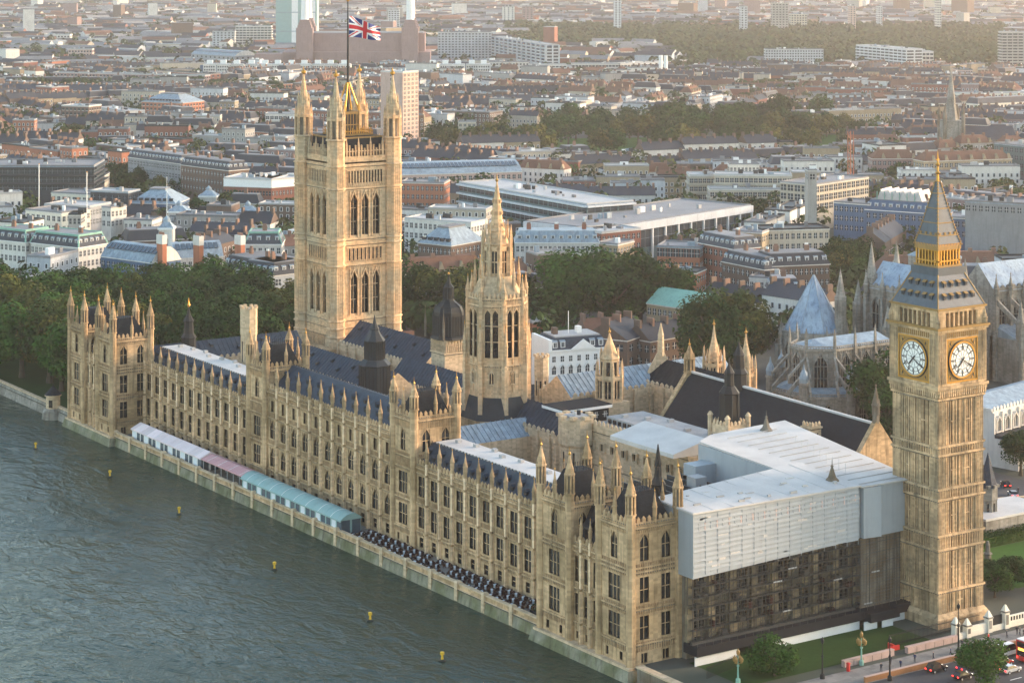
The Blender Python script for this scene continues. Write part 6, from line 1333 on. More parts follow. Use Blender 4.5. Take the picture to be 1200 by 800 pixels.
for lab, x, y in (('tall red and white chimney stack, left of three above the garden trees', 108, 432), ('tall red and white chimney stack, middle of three above the garden trees', 118, 421), ('tall red and white chimney stack, right of three above the garden trees', 132, 414)):
    t = thing('chimney_stack', lab, 'chimney', (x, y, 0), -1.4); b = MB(); b.box(-1.9, 1.9, -1, 1, 0, 24, 'brick_orange'); b.box(-2, 2, -1.1, 1.1, 24, 27.5, 'stucco'); b.build('stack', t); b = MB(); [b.lathe(-1.4+i*.7, 0, [(.25, 27.5), (.2, 28.5)], 'chimney_pot', 6) for i in range(5)]; b.build('pots', t)
# gothic church, crane, power station and friends
t = thing('gothic_church', 'dark gothic church with a tall thin spire above the red roofed mansion block', 'church', (778, 677, 0), -.5); b = MB()
b.box(-6, 6, -6, 6, 0, 26, 'abbey_stone'); b.box(6, 40, -9, 9, 0, 14, 'abbey_stone')
for x in (-6, 6):
    for y in (-6, 6): b.lathe(x, y, [(1.2, 0), (1.2, 30), (.05, 36)], 'stone_dark')
b.build('wall', t); q = MB(); q.lathe(0, 0, [(4.2, 26), (.1, 60)], 'abbey_stone'); q.gable(6, 40, -9.5, 9.5, 14, 22, 'roof_slate'); q.build('roof', t)
t = thing('crane', 'orange red lattice crane mast on the building site right of centre', 'crane', (516, 490, 0)); b = MB()
for x in (-1, 1):
    for y in (-1, 1): b.tube((x, y, 0), (x, y, 44), .22, 'brick_orange')
for i in range(22):
    z = i*2; s_ = 1 if i % 2 else -1; b.tube((-s_, -1, z), (s_, -1, z+2), .13, 'brick_orange', 4); b.tube((-1, -s_, z), (-1, s_, z+2), .13, 'brick_orange', 4)
b.build('mast', t)
def power_station():
    t = thing('power_station', 'huge brown brick power station with white chimneys behind the flag tower', 'power station', (900, 1770, 0), math.atan2(-76, 116)); b = MB(); W = 150; k = 'mauve_brick'
    b.box(-10, W, -70, 0, 0, 22, k); b.box(6, W-6, -60, -8, 22, 42, k); b.box(-40, 30, -30, 0, 0, 20, k)
    for u in (14, W-22):
        for n in (-6, -58):
            b.box(u-9, u+9, n-9, n+9, 0, 48, k)
            for i in range(3): b.box(u-7.5+i, u+7.5-i, n-7.5+i, n+7.5-i, 48+i*3, 51+i*3, k)
    for i in range(24): b.box(2+i*6, 3.6+i*6, 0, .6, 3, 20, k)
    b.build('wall', t); q = MB(); q.box(8, W-8, -58, -10, 42, 42.6, 'roof_grey'); q.build('roof', t)
    c = MB(); c.lathe(0, 0, [(5.4, 0), (5.0, 6), (4.2, 8), (3.6, 52), (4, 52.5), (4, 54)], 'white_paint', 16); cm = c.mesh('chimney')
    for u in (14, W-22):
        for n in (-6, -58): put(t, 'chimney', cm, (0, 0, 0), u, n, 50)
    t = thing('wrapped_tower', 'tall pale blue sheet-wrapped tower with white stripes behind the power station', 'tower', (1083, 2144, 0), -.58); b = MB(); b.box(0, 52, -40, 0, 0, 86, 'teal_canvas'); [b.box(u, u+8, 0, .4, 0, 86, 'white_paint') for u in (20, 42)]; [b.box(0, 52, 0, .5, z, z+1, 'lead') for z in (28, 52, 74)]; b.build('wall', t)
power_station()
q = MB(); q.box(0, 13, -14, 0, 0, 17, 'stucco'); q.box(0.5, 12.5, -13.5, -.5, 17, 17.5, 'roof_pale'); q.box(3, 9, -10, -5, 17.5, 21, 'white_paint')
for r_ in range(5):
    for i in range(5): q.box(1+i*2.3, 2.4+i*2.3, .0, .06, 1.5+r_*3.1, 3+r_*3.1, 'window_glass')
q.box(-3.4, 0, -12, -2, 0, 16, 'blue_slate'); bm = q.mesh('block')
for i, u in enumerate((238, 254, 270, 287, 303, 318, 334, 349, 365, 380, 396, 500, 515, 530, 546, 560)):
    d = 2240; r_ = d*(u-539.88)/2596.4; x = CAM[0]+d*sin(YAW)+r_*cos(YAW); y = CAM[1]+d*cos(YAW)-r_*sin(YAW)
    FOOT.append((x, y, 16))
    link('estate_block', bm, None, (x, y, 0), -.58, label='beige block with white roof tank in the far row of matching estate blocks', category='flats', group='row of matching estate blocks')
t = thing('twin_chimneys', 'pair of tall white chimneys in the hazy centre distance', 'chimney', (1142, 1431, 0)); b = MB(); [b.lathe(0, n, [(2.2, 0), (2, 26)], 'white_paint', 10) for n in (-4, 4)]; b.build('stack', t)

# ------------------------------------------------------------------ trees
def leaf_mesh(n, seed, kk, size, squat=.8):
    random.seed(seed); b = MB(); clumps = []
    for i in range(26):
        while True:
            p = Vector((random.uniform(-1, 1), random.uniform(-1, 1), random.uniform(-.75, 1)))
            if .35 < p.length < .92: break
        clumps.append((p*.42, random.uniform(.12, .24)))
    per = n//26; mk = b.m(kk)
    for c, r in clumps:
        for i in range(per):
            d = Vector((random.gauss(0, 1), random.gauss(0, 1), random.gauss(.25, 1))).normalized(); p = c+d*r*random.uniform(.65, 1.05)
            if p.length > .56: p *= .56/p.length*random.uniform(.92, 1.05)
            nn = (d+Vector((random.uniform(-.7, .7), random.uniform(-.7, .7), random.uniform(-.3, .8)))).normalized(); x = nn.orthogonal().normalized(); yv = nn.cross(x); a = random.uniform(0, 6.3)
            e1 = (x*cos(a)+yv*sin(a))*size; e2 = (yv*cos(a)-x*sin(a))*size*.75; i0 = len(b.v)
            for s1, s2 in ((-1, -.3), (.1, -1), (1, .2), (-.1, 1)):
                v = p+e1*s1+e2*s2; b.v.append((v.x, v.y, v.z*squat))
            b.f.append((i0, i0+1, i0+2, i0+3)); b.mi.append(mk)
    return b.mesh('crown')
def trunk_mesh(seed):
    random.seed(seed); b = MB(); b.lathe(0, 0, [(.045, 0), (.03, .12), (.025, .35), (.012, .6)], 'bark', 7)
    for i in range(6): a = i*1.05+random.random(); b.tube((0, 0, .25+.04*i), (.26*cos(a), .26*sin(a), .5+.05*i), .012, 'bark', 4)
    return b.mesh('trunk')
BIG = {k: [leaf_mesh(6000, 10+i, kk, .027) for i in range(4)] for k, kk in ((0, 'leaf'), (1, 'leaf_gold'), (2, 'leaf_bright'))}
SMALL = {k: [leaf_mesh(1500, 30+i, kk, .05) for i in range(3)] for k, kk in ((0, 'leaf'), (1, 'leaf_gold'))}
TRK = [trunk_mesh(i) for i in range(3)]
rt = random.Random(21)
def tree(x, y, h, kind, label, group, sx=1.0, big=None):
    t = thing('tree', label, 'tree', (x, y, 0), rt.uniform(0, 6.28), group)
    d = math.hypot(x-CAM[0], y-CAM[1]); lib = (BIG if (d < 1000 if big is None else big) else SMALL).get(kind) or BIG[kind]
    cw = h*rt.uniform(.82, 1.05)*sx
    c = link('crown', rt.choice(lib), t, (0, 0, h*.56)); c.scale = (cw, cw*rt.uniform(.88, 1.1), h*.98)
    k = link('trunk', rt.choice(TRK), t); k.scale = (h, h, h)
    FOOT.append((x, y, h*.38)); return t
for g, lst in TREES.items():
    for x, y, h, kind in lst: tree(x, y, h, kind, ('dark green tree ', 'yellowing tree ', 'fresh green tree ')[kind]+g, 'trees '+g)
tree(178, 66, 13, 0, 'dark round tree in front of the pale church at the right edge', None)
o = tree(20, -18.5, 8.6, 0, 'dark dense clipped tree on the lawn below the scaffolding', None, 1.3); o.children[0].location.z = 3.6; o.children[0].scale = (11.5, 11, 9.5)
o = tree(49, -44, 9.5, 2, 'bright green tree top by the traffic at the bottom edge', None, 1.3); o.children[0].location.z = 4.6; o.children[0].scale = (12.5, 11.5, 10)
for i, (x, y, h) in enumerate(((92, -6, 7), (99, -4, 8), (106, -7, 7), (113, -3, 7), (97, 3, 6))): tree(x, y, h, 0, 'dark bushy shrub tree massed beside the foot of the clock tower', 'dark shrub trees beside the clock tower', 1.3)
t = thing('hedge', 'long dark clipped hedge behind the lawn right of the clock tower', 'hedge', (112, 23.5, 0)); rt2 = random.Random(4); b = MB(); b.box(0, 40, -2, 1.6, 0, 2.2, 'leaf')
for i in range(8600):
    x, n, z = rt2.uniform(-.4, 40.4), rt2.uniform(-2.5, 2.1), rt2.uniform(.2, 2.9); a = rt2.uniform(0, 6.3); s_ = .3; b.face([(x, n, z), (x+s_*cos(a), n+s_*sin(a), z+.1), (x+s_*cos(a+1.3), n+s_*sin(a+1.3), z+.25)], 'leaf')
b.build('foliage', t)

# ------------------------------------------------------------------ infill houses of the nearer city, then the far city as one mass
def campt(x, y):
    dx, dy = x-CAM[0], y-CAM[1]; return dx*sin(YAW)+dy*cos(YAW), dx*cos(YAW)-dy*sin(YAW)
GRID = {}
for fx, fy, fr in FOOT:
    for i in range(int((fx-fr)//40), int((fx+fr)//40)+1):
        for j in range(int((fy-fr)//40), int((fy+fr)//40)+1): GRID.setdefault((i, j), []).append((fx, fy, fr))
def free(x, y, r):
    if x < 18 or (x < 150 and y < 440) or (x < 345 and 60 < y < 230) or (x < 270 and y < 130) or (x < 170 and y < 270): return False
    if 480 < x < 830 and 720 < y < 1010:      # the park
        d, r_ = campt(x, y); u = 540+2596*r_/d; v = 137*2596/d-64
        if 512 < u < 985 and 147 < v < 192: return False
    for fx, fy, fr in GRID.get((int(x//40), int(y//40)), ()):
        if (fx-x)**2+(fy-y)**2 < (fr+r)**2: return False
    return True
rc = random.Random(99)
WP = [('brick_brown', 'brown brick'), ('brick_red', 'red brick'), ('stock_yellow', 'yellow brick'), ('stucco', 'white rendered'), ('concrete', 'grey concrete'), ('stone_beige', 'beige stone'), ('mauve_brick', 'dull pink brick'), ('pale_grey', 'pale grey'), ('brick_orange', 'orange brick')]
WW = [18, 11, 12, 27, 9, 14, 6, 12, 4]
RP = [('mans', 'mansard roof'), ('gablec', 'slate ridged roof'), ('flat', 'flat roof'), ('hiptile', 'hipped tiled roof'), ('gablet', 'tiled ridged roof')]
RW = [23, 25, 43, 4, 5]
def plain_windows(b, W, D, H, a, x, y, wall):
    rows = max(2, int((H-1)/3.3)); fr = 'white_paint' if wall != 'stucco' else 'pale_grey'
    for F, wd in (((0, 0, 0), W), ((W, 0, pi/2), D), ((0, D, -pi/2), D)):
        na = a+F[2]; nx, ny = sin(na), -cos(na)
        if nx*(CAM[0]-x)+ny*(CAM[1]-y) < 0: continue
        n = max(2, int(wd/3)); ox, oy, fa = F; sv = b.o, b.ca, b.sa
        p0 = b.p(ox, -oy, 0); b.at(p0[0], p0[1], math.atan2(sv[2], sv[1])+fa)
        for r in range(rows):
            z = 1.4+r*3.3
            for i in range(n): u = wd*(i+.5)/n; b.face([(u-.72, .05, z-.15), (u+.72, .05, z-.15), (u+.72, .05, z+1.9), (u-.72, .05, z+1.9)], fr); b.face([(u-.5, .08, z), (u+.5, .08, z), (u+.5, .08, z+1.75), (u-.5, .08, z+1.75)], 'window_glass')
        b.o, b.ca, b.sa = sv
cands = []
CELL = 165
for ci in range(-3, 19):
    for cj in range(0, 19):
        rc.seed(ci*100+cj); ang = rc.choice([-.58, -.2, .25, -1.05, -1.4, -.8, .6]); ox, oy = ci*CELL+CELL/2, cj*CELL+CELL/2; ca, sa = cos(ang), sin(ang)
        q = -CELL*.72; k_ = 0
        while q < CELL*.72:
            D = rc.uniform(10, 14); u = -CELL*.72; W0 = rc.choice(WP)
            kind = rc.choices(WP, WW)[0]; rk = rc.choices(RP, RW)[0]; Hr = rc.uniform(8.5, 13.5)
            while u < CELL*.72:
                if rc.random() < .35: kind = rc.choices(WP, WW)[0]; rk = rc.choices(RP, RW)[0]
                big = rc.random() < .1; W = rc.uniform(11, 34)*(1.5 if big else 1); D_ = D*(1.7 if big else rc.uniform(.8, 1.05)); H = Hr*rc.uniform(.85, 1.2)*(1.35 if rk[0] == 'flat' and rc.random() < .4 else 1)
                cx_, cy_ = u+W/2, q; x, y = ox+cx_*ca-cy_*sa, oy+cx_*sa+cy_*ca
                if abs(x-ox) < CELL/2 and abs(y-oy) < CELL/2:
                    d, r_ = campt(x, y)
                    if 560 < d < 2350 and -.215*d-25 < r_ < .262*d+25: cands.append((d, x, y, ang+rc.uniform(-.03, .03), W, D_, H, kind, RP[2] if big else rk))
                u += W+(.3 if rc.random() < .75 else rc.uniform(5, 14))
            k_ += 1; q += D+(13 if k_ % 2 else 17)
cands.sort(key=lambda c: c[0])
ok = []
for c in cands:
    d, x, y, ang, W, D, H, kind, rk = c; n = max(1, int(W/10)); good = True
    for i in range(n+1):
        f = (i/n-.5)*W*.9
        if not free(x+f*cos(ang), y+f*sin(ang), D*.42): good = False; break
    if good: ok.append(c)
print('infill', len(ok))
MARKS = [('the square flag tower', 412, 200), ('the octagonal spire', 581, 300), ('the great tree', 700, 330), ('the blue pyramid roof', 953, 350), ('the clock tower spire', 1100, 240), ('the pink-sided tower block', 475, 125), ('the big park', 800, 165), ('the wide grey glass office', 640, 235), ('the black glass office', 50, 205), ('the red brick office', 305, 220), ('the hazy square trees', 905, 105), ('the crane mast', 998, 180), ('the white stone pavilions', 240, 250), ('the green copper roof', 790, 350), ('the far left row of trees', 130, 105), ('the glazed terracotta block', 190, 120), ('the stepped balcony flats', 880, 215), ('the blue slate offices', 1060, 255), ('the beige estate blocks', 360, 85), ('the right edge', 1190, 150)]
SEEN = {}
NB = 170
mass = MB(); random.seed(5)
def size_word(W): return 'short' if W < 17 else ('long' if W > 26 else 'mid-length')
for i, (d, x, y, ang, W, D, H, kind, rk) in enumerate(ok):
    x0, y0 = x-cos(ang)*W/2+sin(ang)*D/2, y-sin(ang)*W/2-cos(ang)*D/2
    if i < NB:
        u = 539.88+2596.4*campt(x, y)[1]/d; v = -63.7+2596.4*(137-H)/d
        best = min(MARKS, key=lambda m_: (m_[1]-u)**2+(1.6*(m_[2]-v))**2)
        du, dv = u-best[1], v-best[2]
        rel = ('left of ' if du < 0 else 'right of ') if abs(du) > abs(dv)*1.3 else ('behind ' if dv < 0 else 'in front of ')
        base = size_word(W)+' '+kind[1]+' terrace with '+rk[1]+', '+rel+best[0]
        for ad in ('', ' and low', ' and tall', ' and narrow', ' and broad'):
            pass
        cnt = SEEN.get(base, 0); SEEN[base] = cnt+1
        if cnt: base = base.replace('terrace', ('building', 'block', 'group of houses', 'row of houses', 'house', 'tenement', 'apartment house')[min(cnt-1, 5)])
        t = thing('town_house', base, 'house', (x0, y0, 0), ang, 'infill houses of the city')
        b = MB(); b.box(0, W, -D, 0, 0, H, kind[0]); plain_windows(b, W, D, H, ang, x0, y0, kind[0]); b.build('wall', t)
        r = MB(); c = Pieces(); roofs(r, c, W, D, H, rk[0], 5, i); ro = r.build('roof', t); c.build(ro)
    else:
        mass.at(x0, y0, ang); mass.box(0, W, -D, 0, 0, H, kind[0])
        if d < 1900: plain_windows(mass, W, D, H, ang, x0, y0, kind[0])
        mass.at(x0, y0, ang); roofs(mass, lambda n_: mass, W, D, H, rk[0], 5, i)
rf = random.Random(17); nfar = 0
for _ in range(9000):
    d = 2300+4900*rf.random()**.75; r_ = d*rf.uniform(-.225, .27); x = CAM[0]+d*sin(YAW)+r_*cos(YAW); y = CAM[1]+d*cos(YAW)-r_*sin(YAW)
    u = 540+2596*r_/d; v = 137*2596/d-64
    if (770 < u < 1175 and 36 < v < 82) or (590 < u < 800 and 34 < v < 58): continue
    if not free(x, y, 8): continue
    nfar += 1; kind = rf.choices(WP, WW)[0][0]; ang = rf.choice([-.58, -.9, -.3, -1.2, .2]); W = rf.uniform(14, 60); D = rf.uniform(9, 14); H = rf.uniform(6, 13)
    if rf.random() < .012: H = rf.uniform(22, 45); W = rf.uniform(14, 30); D = 15
    mass.at(x, y, ang); mass.box(0, W, -D, 0, 0, H, kind); k = rf.choice(['roof_slate', 'roof_tile', 'roof_grey', 'roof_grey', 'roof_pale', 'roof_slate', 'roof_pale', 'roof_pale'])
    if H < 18 and k != 'roof_pale': mass.gable(-.2, W+.2, -D-.2, .2, H, H+4, k, kind)
    else: mass.box(.1, W-.1, -D+.1, -.1, H, H+.6, k)
print('far', nfar)
mass.build('distant_city', kind='stuff', label='dense mass of houses and flats running out to the horizon', category='city')
# far woods and street trees as one mass
lv = MB(); mk = lv.m('leaf_far'); rw = random.Random(8)
def clump(x, y, h, n, s):
    for i in range(n):
        a = rw.uniform(0, 6.3); e = rw.uniform(-.4, 1); r = h*.45*math.sqrt(max(0, 1-e*e*.8)); p = Vector((x+r*cos(a)*rw.uniform(.6, 1), y+r*sin(a)*rw.uniform(.6, 1), h*(.5+.42*e)))
        nn = Vector((cos(a)+rw.uniform(-.6, .6), sin(a)+rw.uniform(-.6, .6), e+rw.uniform(-.2, 1))).normalized(); X = nn.orthogonal().normalized()*s; Y = nn.cross(X); i0 = len(lv.v)
        lv.v += [tuple(p+X), tuple(p+Y), tuple(p-X), tuple(p-Y)]; lv.f.append((i0, i0+1, i0+2, i0+3)); lv.mi.append(mk)
def woods(q, n, h):
    for i in range(n):
        f, g = rw.random(), rw.random(); a = [q[0][k]+(q[1][k]-q[0][k])*f for k in (0, 1)]; c = [q[3][k]+(q[2][k]-q[3][k])*f for k in (0, 1)]
        clump(a[0]+(c[0]-a[0])*g, a[1]+(c[1]-a[1])*g, rw.uniform(.7, 1.2)*h, 26, 2.6)
woods(((1246, 1566), (1557, 1362), (2432, 2180), (2017, 2539)), 1500, 15)
woods(((1393, 2086), (1532, 1884), (1999, 2462), (1820, 2712)), 700, 14)
woods(((1265, 2169), (1327, 2129), (1602, 2557), (1530, 2604)), 150, 14)
for i in range(8600):
    d = 650+5200*rw.random()**1.55; r_ = d*rw.uniform(-.22, .26); x = CAM[0]+d*sin(YAW)+r_*cos(YAW); y = CAM[1]+d*cos(YAW)-r_*sin(YAW)
    if free(x, y, 4): clump(x, y, rw.uniform(9, 17), 60 if d < 1500 else (36 if d < 2200 else 20), 1.15 if d < 1500 else (1.6 if d < 2200 else 2.4))
lv.build('distant_trees', kind='stuff', label='street trees and far woods scattered through the hazy city', category='trees')
# ------------------------------------------------------------------ bridge road: walls, lamps, gates, vehicles
def low_wall(lab, x0, x1, y, h=1.1, k='pinkstone'):
    t = thing('low_wall', lab, 'wall', (x0, y, .02)); b = MB(); W = x1-x0
    b.box(0, W, 0, .8, 0, h, k); b.box(-.05, W+.05, -.08, .88, h, h+.16, 'pinkstone'); [b.box(i*2.4, i*2.4+.06, .8, .84, 0, h, 'stone_dark') for i in range(int(W/2.4)+1)]; b.build('wall', t)
low_wall('low pinkish stone barrier wall along the lawn, left piece', 34, 47, -21.6); low_wall('low pinkish stone barrier wall below the clock tower, right piece', 50, 63.5, -22.2)
t = thing('kerb_barrier', 'long rusty brown board along the kerb between pavement and traffic', 'barrier', (31, -30.8, .14)); b = MB(); b.box(0, 58, 0, .5, 0, 1.0, 'rust_board'); b.box(0, 58, -.05, .55, 1.0, 1.12, 'pinkstone'); b.build('board', t)
t = thing('metal_fence', 'dark spiked metal fence round the foot of the clock tower', 'fence', (50, -17.8, 0)); b = MB()
for i in range(70): b.box(i*.36, i*.36+.06, 0, .06, 0, 2.5, 'black_iron')
b.box(0, 25, -.02, .08, .4, .5, 'black_iron'); b.box(0, 25, -.02, .08, 2.1, 2.2, 'black_iron'); b.build('bars', t)
t = thing('metal_fence', 'dark metal fence beside the white hoarding at the corner of the palace', 'fence', (8, -13, 0), .25); b = MB()
for i in range(30): b.box(i*.36, i*.36+.06, 0, .06, 0, 2.3, 'black_iron')
b.box(0, 10.6, -.02, .08, 1.9, 2, 'black_iron'); b.build('bars', t)
t = thing('gateway', 'white stone gate piers and pierced screen wall right of the clock tower base', 'gateway', (63, -21.8, 0)); b = MB(); k = 'white_paint'
for x, hh in ((1.2, 3.0), (4.4, 2.2), (10.4, 2.8), (15.2, 3.2)):
    q = MB(); q.box(-.6, .6, -.6, .6, 0, hh, 'cream_paint'); q.box(-.75, .75, -.75, .75, hh, hh+.3, 'abbey_stone'); q.taper(-.62, .62, -.62, .62, hh+.3, hh+1.5, .5, .5, 'cream_paint'); q.box(-.35, .35, .6, .66, .8, hh-.4, 'abbey_stone'); link('pier', q.mesh('pier'), t, (x, 0, 0))
b.box(1, 26, -.3, .3, 0, 1.1, 'cream_paint'); b.box(5, 10, -.25, .25, 1.1, 2.0, 'cream_paint'); b.box(16, 26, -.25, .25, 1.1, 2.3, 'cream_paint'); [b.box(16.5+i*.8, 16.9+i*.8, .25, .28, 1.3, 2.1, 'black_board') for i in range(11)]; b.box(11.4, 14.2, -.05, .05, .3, 3, 'black_iron'); b.build('screen', t)
def lamp(lab, x, y, z=0, gold=True, h=5.2):
    t = thing('street_lamp', lab, 'street lamp', (x, y, z)); b = MB(); k = 'gold_paint' if gold else 'black_iron'
    b.lathe(0, 0, [(.5, 0), (.45, .8), (.2, 1), (.14, h*.6), (.3, h*.62), (.1, h*.7), (.08, h)], 'copper' if gold else 'black_iron', 8)
    for i in range(4 if gold else 1):
        a = i*pi/2+.4; r = .75 if gold else 0
        if gold: b.tube((0, 0, h*.68), (r*cos(a), r*sin(a), h*.74), .07, k, 5)
    b.build('post', t)
    q = MB(); q.lathe(0, 0, [(.12, 0), (.3, .3), (.34, .8), (.1, 1.1), (.04, 1.3)], k, 6); me = q.mesh('lantern')
    for i in range(4 if gold else 1): a = i*pi/2+.4; r = .75 if gold else 0; link('lantern', me, t, (r*cos(a), r*sin(a), h*.74 if gold else h))
    if gold: link('lantern', me, t, (0, 0, h))
lamp('gilded multi-branched lamp post at the lawn corner near the palace wall', 11.3, -18.1); lamp('gilded multi-branched lamp post beside the low pink wall', 37.9, -22.9)
lamp('tall plain black lamp post on the pavement in front of the clock tower', 58.2, -28.4, .14, False, 8.5); lamp('thin black lamp post at the bottom edge left of the traffic', 36, -32.5, .05, False, 7); lamp('thin black lamp post on the pavement between the two gilded ones', 26, -25, .14, False, 6.5)
t = thing('site_barrier', 'small red plastic work barriers beside the low pink wall', 'barrier', (47.6, -20.3, 0)); b = MB(); b.box(0, 2.6, 0, .3, .2, 1.1, 'red_paint'); b.box(1.2, 1.5, -1.6, 0, .2, 1.3, 'red_paint'); b.box(-.6, .2, -.3, .3, 0, .7, 'red_paint'); b.build('panel', t)
t = thing('post_box', 'small red box standing on the pavement at the end of the low pink wall', 'post box', (33, -24.5, .14)); b = MB(); b.lathe(0, 0, [(.35, 0), (.35, 1.3), (.42, 1.35), (.42, 1.5), (.1, 1.65)], 'red_paint', 12); b.build('pillar', t)
t = thing('statue', 'small pale stone fountain monument on the lawn right of the clock tower', 'monument', (108.9, 12, 0)); b = MB(); b.lathe(0, 0, [(1.6, 0), (1.6, .5), (.9, .7), (.8, 2.4), (1.1, 2.6), (.6, 3), (.5, 4.6), (.25, 5.4)], 'abbey_stone', 8); b.build('shaft', t)
oct_turret('weathered stone turret with a conical cap right of the clock tower', 128.6, 30.6, 0, 11, 2.1, 'abbey_stone')
t = [o for o in bpy.data.objects if o.get('label') == 'weathered stone turret with a conical cap right of the clock tower'][0]; b = MB(); b.lathe(0, 0, [(2.3, 11), (.05, 19)], 'slate', 8); b.build('roof', t)
t = thing('flat_building', 'low security building with a bright white flat roof right of the clock tower', 'building', (122, 25, 0)); b = MB(); b.box(0, 22, -12, 0, 0, 5, 'abbey_stone'); b.build('wall', t); b = MB(); b.box(-.3, 22, -12, .3, 5, 5.5, 'white_roof'); b.build('roof', t)
t = thing('boundary_wall', 'grey boundary wall along the street at the right edge', 'wall', (140, 46, 0), -.3); b = MB(); b.box(0, 40, 0, .6, 0, 3, 'abbey_stone'); b.box(0, 40, -.1, .7, 3, 3.2, 'stone_pale'); b.build('wall', t)

def wheel_mesh():
    if 'wheel' not in CACHE:
        b = MB()
        for r, n0, n1, k in ((.33, -.12, .12, 'rubber'), (.2, -.13, .13, 'silver_paint')):
            ring = [(r*cos(2*pi*i/14), r*sin(2*pi*i/14)) for i in range(14)]; b.hexa([(u, n0, z) for u, z in ring], [(u, n1, z) for u, z in ring], k)
        CACHE['wheel'] = b.mesh('wheel')
    return CACHE['wheel']
def car(lab, x, y, rz, paint, L_=4.4, h=1.45, van=False, z=.035, cat='car', name='parked_car'):
    t = thing(name, lab, cat, (x, y, z), rz); w_ = .9; b = MB()
    prof = [(-L_/2, .35), (-L_/2, .85), (-L_/2+.15, .95), (L_/2-.9, .92), (L_/2-.1, .72), (L_/2, .4)] if not van else [(-L_/2, .35), (-L_/2, 1.1), (L_/2-.9, 1.1), (L_/2-.1, .95), (L_/2, .4)]
    b.hexa([(u, -w_, q) for u, q in prof], [(u, w_, q) for u, q in prof], paint); b.build('body', t)
    c = MB()
    if van: lo = [(-L_/2+.02, 1.1), (L_/2-.9, 1.1)]; hi = [(-L_/2+.1, h), (L_/2-1.7, h)]
    else: lo = [(-L_/2+.25, .93), (L_/2-1.1, .9)]; hi = [(-L_/2+.75, h), (L_/2-2.0, h)]
    c.hexa([(lo[0][0], -w_*.95, lo[0][1]), (lo[1][0], -w_*.95, lo[1][1]), (lo[1][0], w_*.95, lo[1][1]), (lo[0][0], w_*.95, lo[0][1])], [(hi[0][0], -w_*.78, hi[0][1]), (hi[1][0], -w_*.78, hi[1][1]), (hi[1][0], w_*.78, hi[1][1]), (hi[0][0], w_*.78, hi[0][1])], 'glass_dark')
    c.box(hi[0][0]+.03, hi[1][0]-.03, -w_*.76, w_*.76, h, h+.05, paint); c.build('cabin', t)
    for u in (-L_/2+.8, L_/2-.85):
        for n in (-w_, w_): link('wheel', wheel_mesh(), t, (u, n*.96, .33))
    for n in (-.65, .65):
        q = MB(); q.box(-.03, .03, -.17, .17, -.1, .1, 'red_light'); link('tail_light', q.mesh('tail_light'), t, (-L_/2-.01, n, .75)); q = MB(); q.box(-.03, .03, -.18, .18, -.08, .08, 'head_light'); link('headlight', q.mesh('headlight'), t, (L_/2-.08, n, .66))
car('black taxi-like car with red tail lights, left of the three together in the road', 47.2, -33.4, .04, 'car_black', 4.5, 1.7)
car('dark blue car between the black cars in the road', 52.5, -36.2, .04, 'navy_paint'); car('black hatchback with lit tail lights at the very bottom edge', 48.2, -39.2, .04, 'car_black', 4)
car('silver white van on the road below the stone gate piers', 65.8, -34.2, .04, 'white_paint', 5.2, 2.3, True, cat='van', name='delivery_van'); car('dark car at the right edge behind the bus', 75.5, -33.8, .04, 'navy_paint')
car('red car in front of the silver white van, half behind the tree', 60.5, -37.8, .04, 'red_paint', 4.1); car('dark grey car beside the small tree at the bottom', 58.5, -41.5, .04, 'silver_paint', 4.3); car('black car in the nearer lane at the bottom edge, left of the tree', 41, -43.2, .04, 'car_black', 4.4)
car('black car parked on the street beyond the boundary wall', 166, 60, 1.0, 'car_black'); car('silver car on the street beyond the boundary wall', 160, 52, 1.0, 'silver_paint')
t = thing('double_decker_bus', 'red double decker bus cut off by the right edge with a white roof', 'bus', (69.5, -38.6, .035), .04); b = MB(); b.box(-5.2, 5.2, -1.25, 1.25, .35, 4.2, 'red_paint'); b.build('body', t)
b = MB(); b.box(-5.1, 5.1, -1.15, 1.15, 4.2, 4.4, 'white_paint'); b.build('roof', t)
for z in (1.3, 3.0):
    q = MB(); q.box(-4.7, 4.7, 1.25, 1.27, z, z+.95, 'glass_dark'); q.box(-4.7, 4.7, -1.27, -1.25, z, z+.95, 'glass_dark'); q.box(-5.22, -5.2, -1.0, 1.0, z, z+.95, 'glass_dark'); q.build('window_band', t)
q = MB(); q.box(-5.24, -5.21, -.7, .7, 2.35, 2.8, 'sign_yellow'); q.build('rear_sign', t)
for u in (-3.4, 3.4):
    for n in (-1.2, 1.2): o = link('wheel', wheel_mesh(), t, (u, n, .5)); o.scale = (1.5, 1.5, 1.5)
for n in (-.95, .95): q = MB(); q.box(-5.25, -5.2, n-.15, n+.15, .8, 1.1, 'red_light'); q.build('tail_light', t)
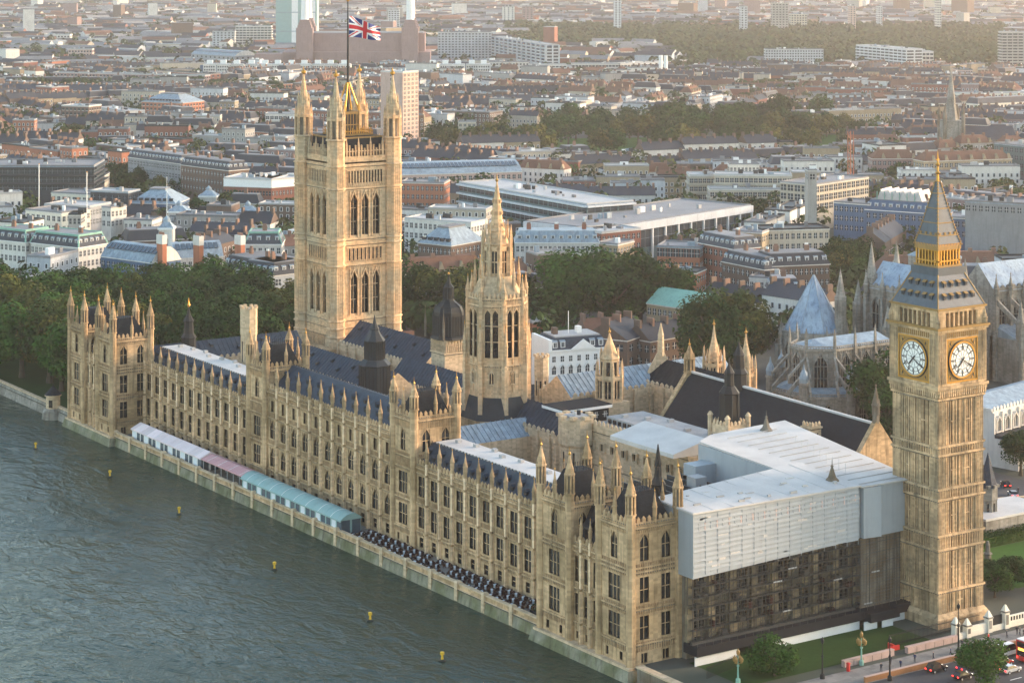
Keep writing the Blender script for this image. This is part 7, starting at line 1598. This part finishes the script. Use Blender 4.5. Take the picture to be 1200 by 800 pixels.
# people: standing figures grown from a skin modifier
def person_mesh(seed):
    rp = random.Random(seed); s_ = rp.uniform(-.12, .12)
    V = [(0, 0, .93), (0, 0, 1.2), (0, 0, 1.42), (0, 0, 1.52), (.02, 0, 1.66), (0, .1, .9), (.06+s_, .1, .5), (s_*1.5, .1, .05), (.1+s_*1.5, .1, .02), (0, -.1, .9), (.05-s_, -.1, .5), (-s_*1.5, -.1, .05), (.1-s_*1.5, -.1, .02), (0, .2, 1.4), (-.02, .25, 1.12), (.08, .24, .88), (0, -.2, 1.4), (-.02, -.25, 1.12), (.1, -.22, .9)]
    E = [(0, 1), (1, 2), (2, 3), (3, 4), (0, 5), (5, 6), (6, 7), (7, 8), (0, 9), (9, 10), (10, 11), (11, 12), (2, 13), (13, 14), (14, 15), (2, 16), (16, 17), (17, 18)]
    rad = [.15, .14, .15, .06, .105, .1, .07, .05, .045, .1, .07, .05, .045, .07, .05, .04, .07, .05, .04]
    me = bpy.data.meshes.new('person'); me.from_pydata(V, E, []); o = bpy.data.objects.new('tmp', me); col.objects.link(o)
    md = o.modifiers.new('s', 'SKIN'); 
    for i, r in enumerate(rad): me.skin_vertices[0].data[i].radius = (r, r)
    me.skin_vertices[0].data[0].use_root = True
    o.modifiers.new('u', 'SUBSURF').levels = 1
    dg = bpy.context.evaluated_depsgraph_get(); m2 = bpy.data.meshes.new_from_object(o.evaluated_get(dg)); bpy.data.objects.remove(o)
    m2.materials.clear()
    top = rp.choice(['cloth_dark', 'cloth_dark', 'cloth_white', 'navy_paint', 'red_paint'])
    for k in ('skin', top, 'cloth_dark'): m2.materials.append(MATS[k])
    for p in m2.polygons: z = p.center.z; p.material_index = 0 if z > 1.48 or (z < 1.0 and abs(p.center.y) > .19) else (1 if z > .92 else 2)
    return m2
try: PM = [person_mesh(i) for i in range(4)]
except Exception as ex: print('person', ex); PM = []
if PM:
    rp = random.Random(6)
    spots = [(38+rp.uniform(0, 48), -25.2-rp.uniform(0, 4.4), .14) for i in range(16)]
    for i, (x, y, z) in enumerate(spots):
        link('person', PM[i % 4], None, (x, y, z), rp.uniform(0, 6), label='person walking on the pavement below the clock tower', category='person', group='people on the pavement')
    link('person', PM[1], None, (163, 53, .03), 1, label='person in the street beyond the boundary wall at the right edge', category='person')
# ------------------------------------------------------------------ haze
m = bpy.data.materials.new('haze'); m.use_nodes = True; t_ = m.node_tree; t_.nodes.clear()
ou = t_.nodes.new('ShaderNodeOutputMaterial'); pv = t_.nodes.new('ShaderNodeVolumePrincipled'); pv.inputs['Color'].default_value = (1, .88, .84, 1); pv.inputs['Density'].default_value = .000068; pv.inputs['Anisotropy'].default_value = .65
t_.links.new(pv.outputs[0], ou.inputs['Volume'])
MATS['haze'] = m
b = MB(); b.at(0, 0, 0)
me = bpy.data.meshes.new('haze'); x0, x1, y0, y1, z0, z1 = -2700, 9100, -1000, 9600, -3.6, 146
me.from_pydata([(x, y, z) for z in (z0, z1) for x, y in ((x0, y0), (x1, y0), (x1, y1), (x0, y1))], [], [(3, 2, 1, 0), (4, 5, 6, 7), (0, 1, 5, 4), (1, 2, 6, 5), (2, 3, 7, 6), (3, 0, 4, 7)])
me.materials.append(m); link('haze', me, None, kind='stuff', label='pale evening haze over the whole city', category='haze')
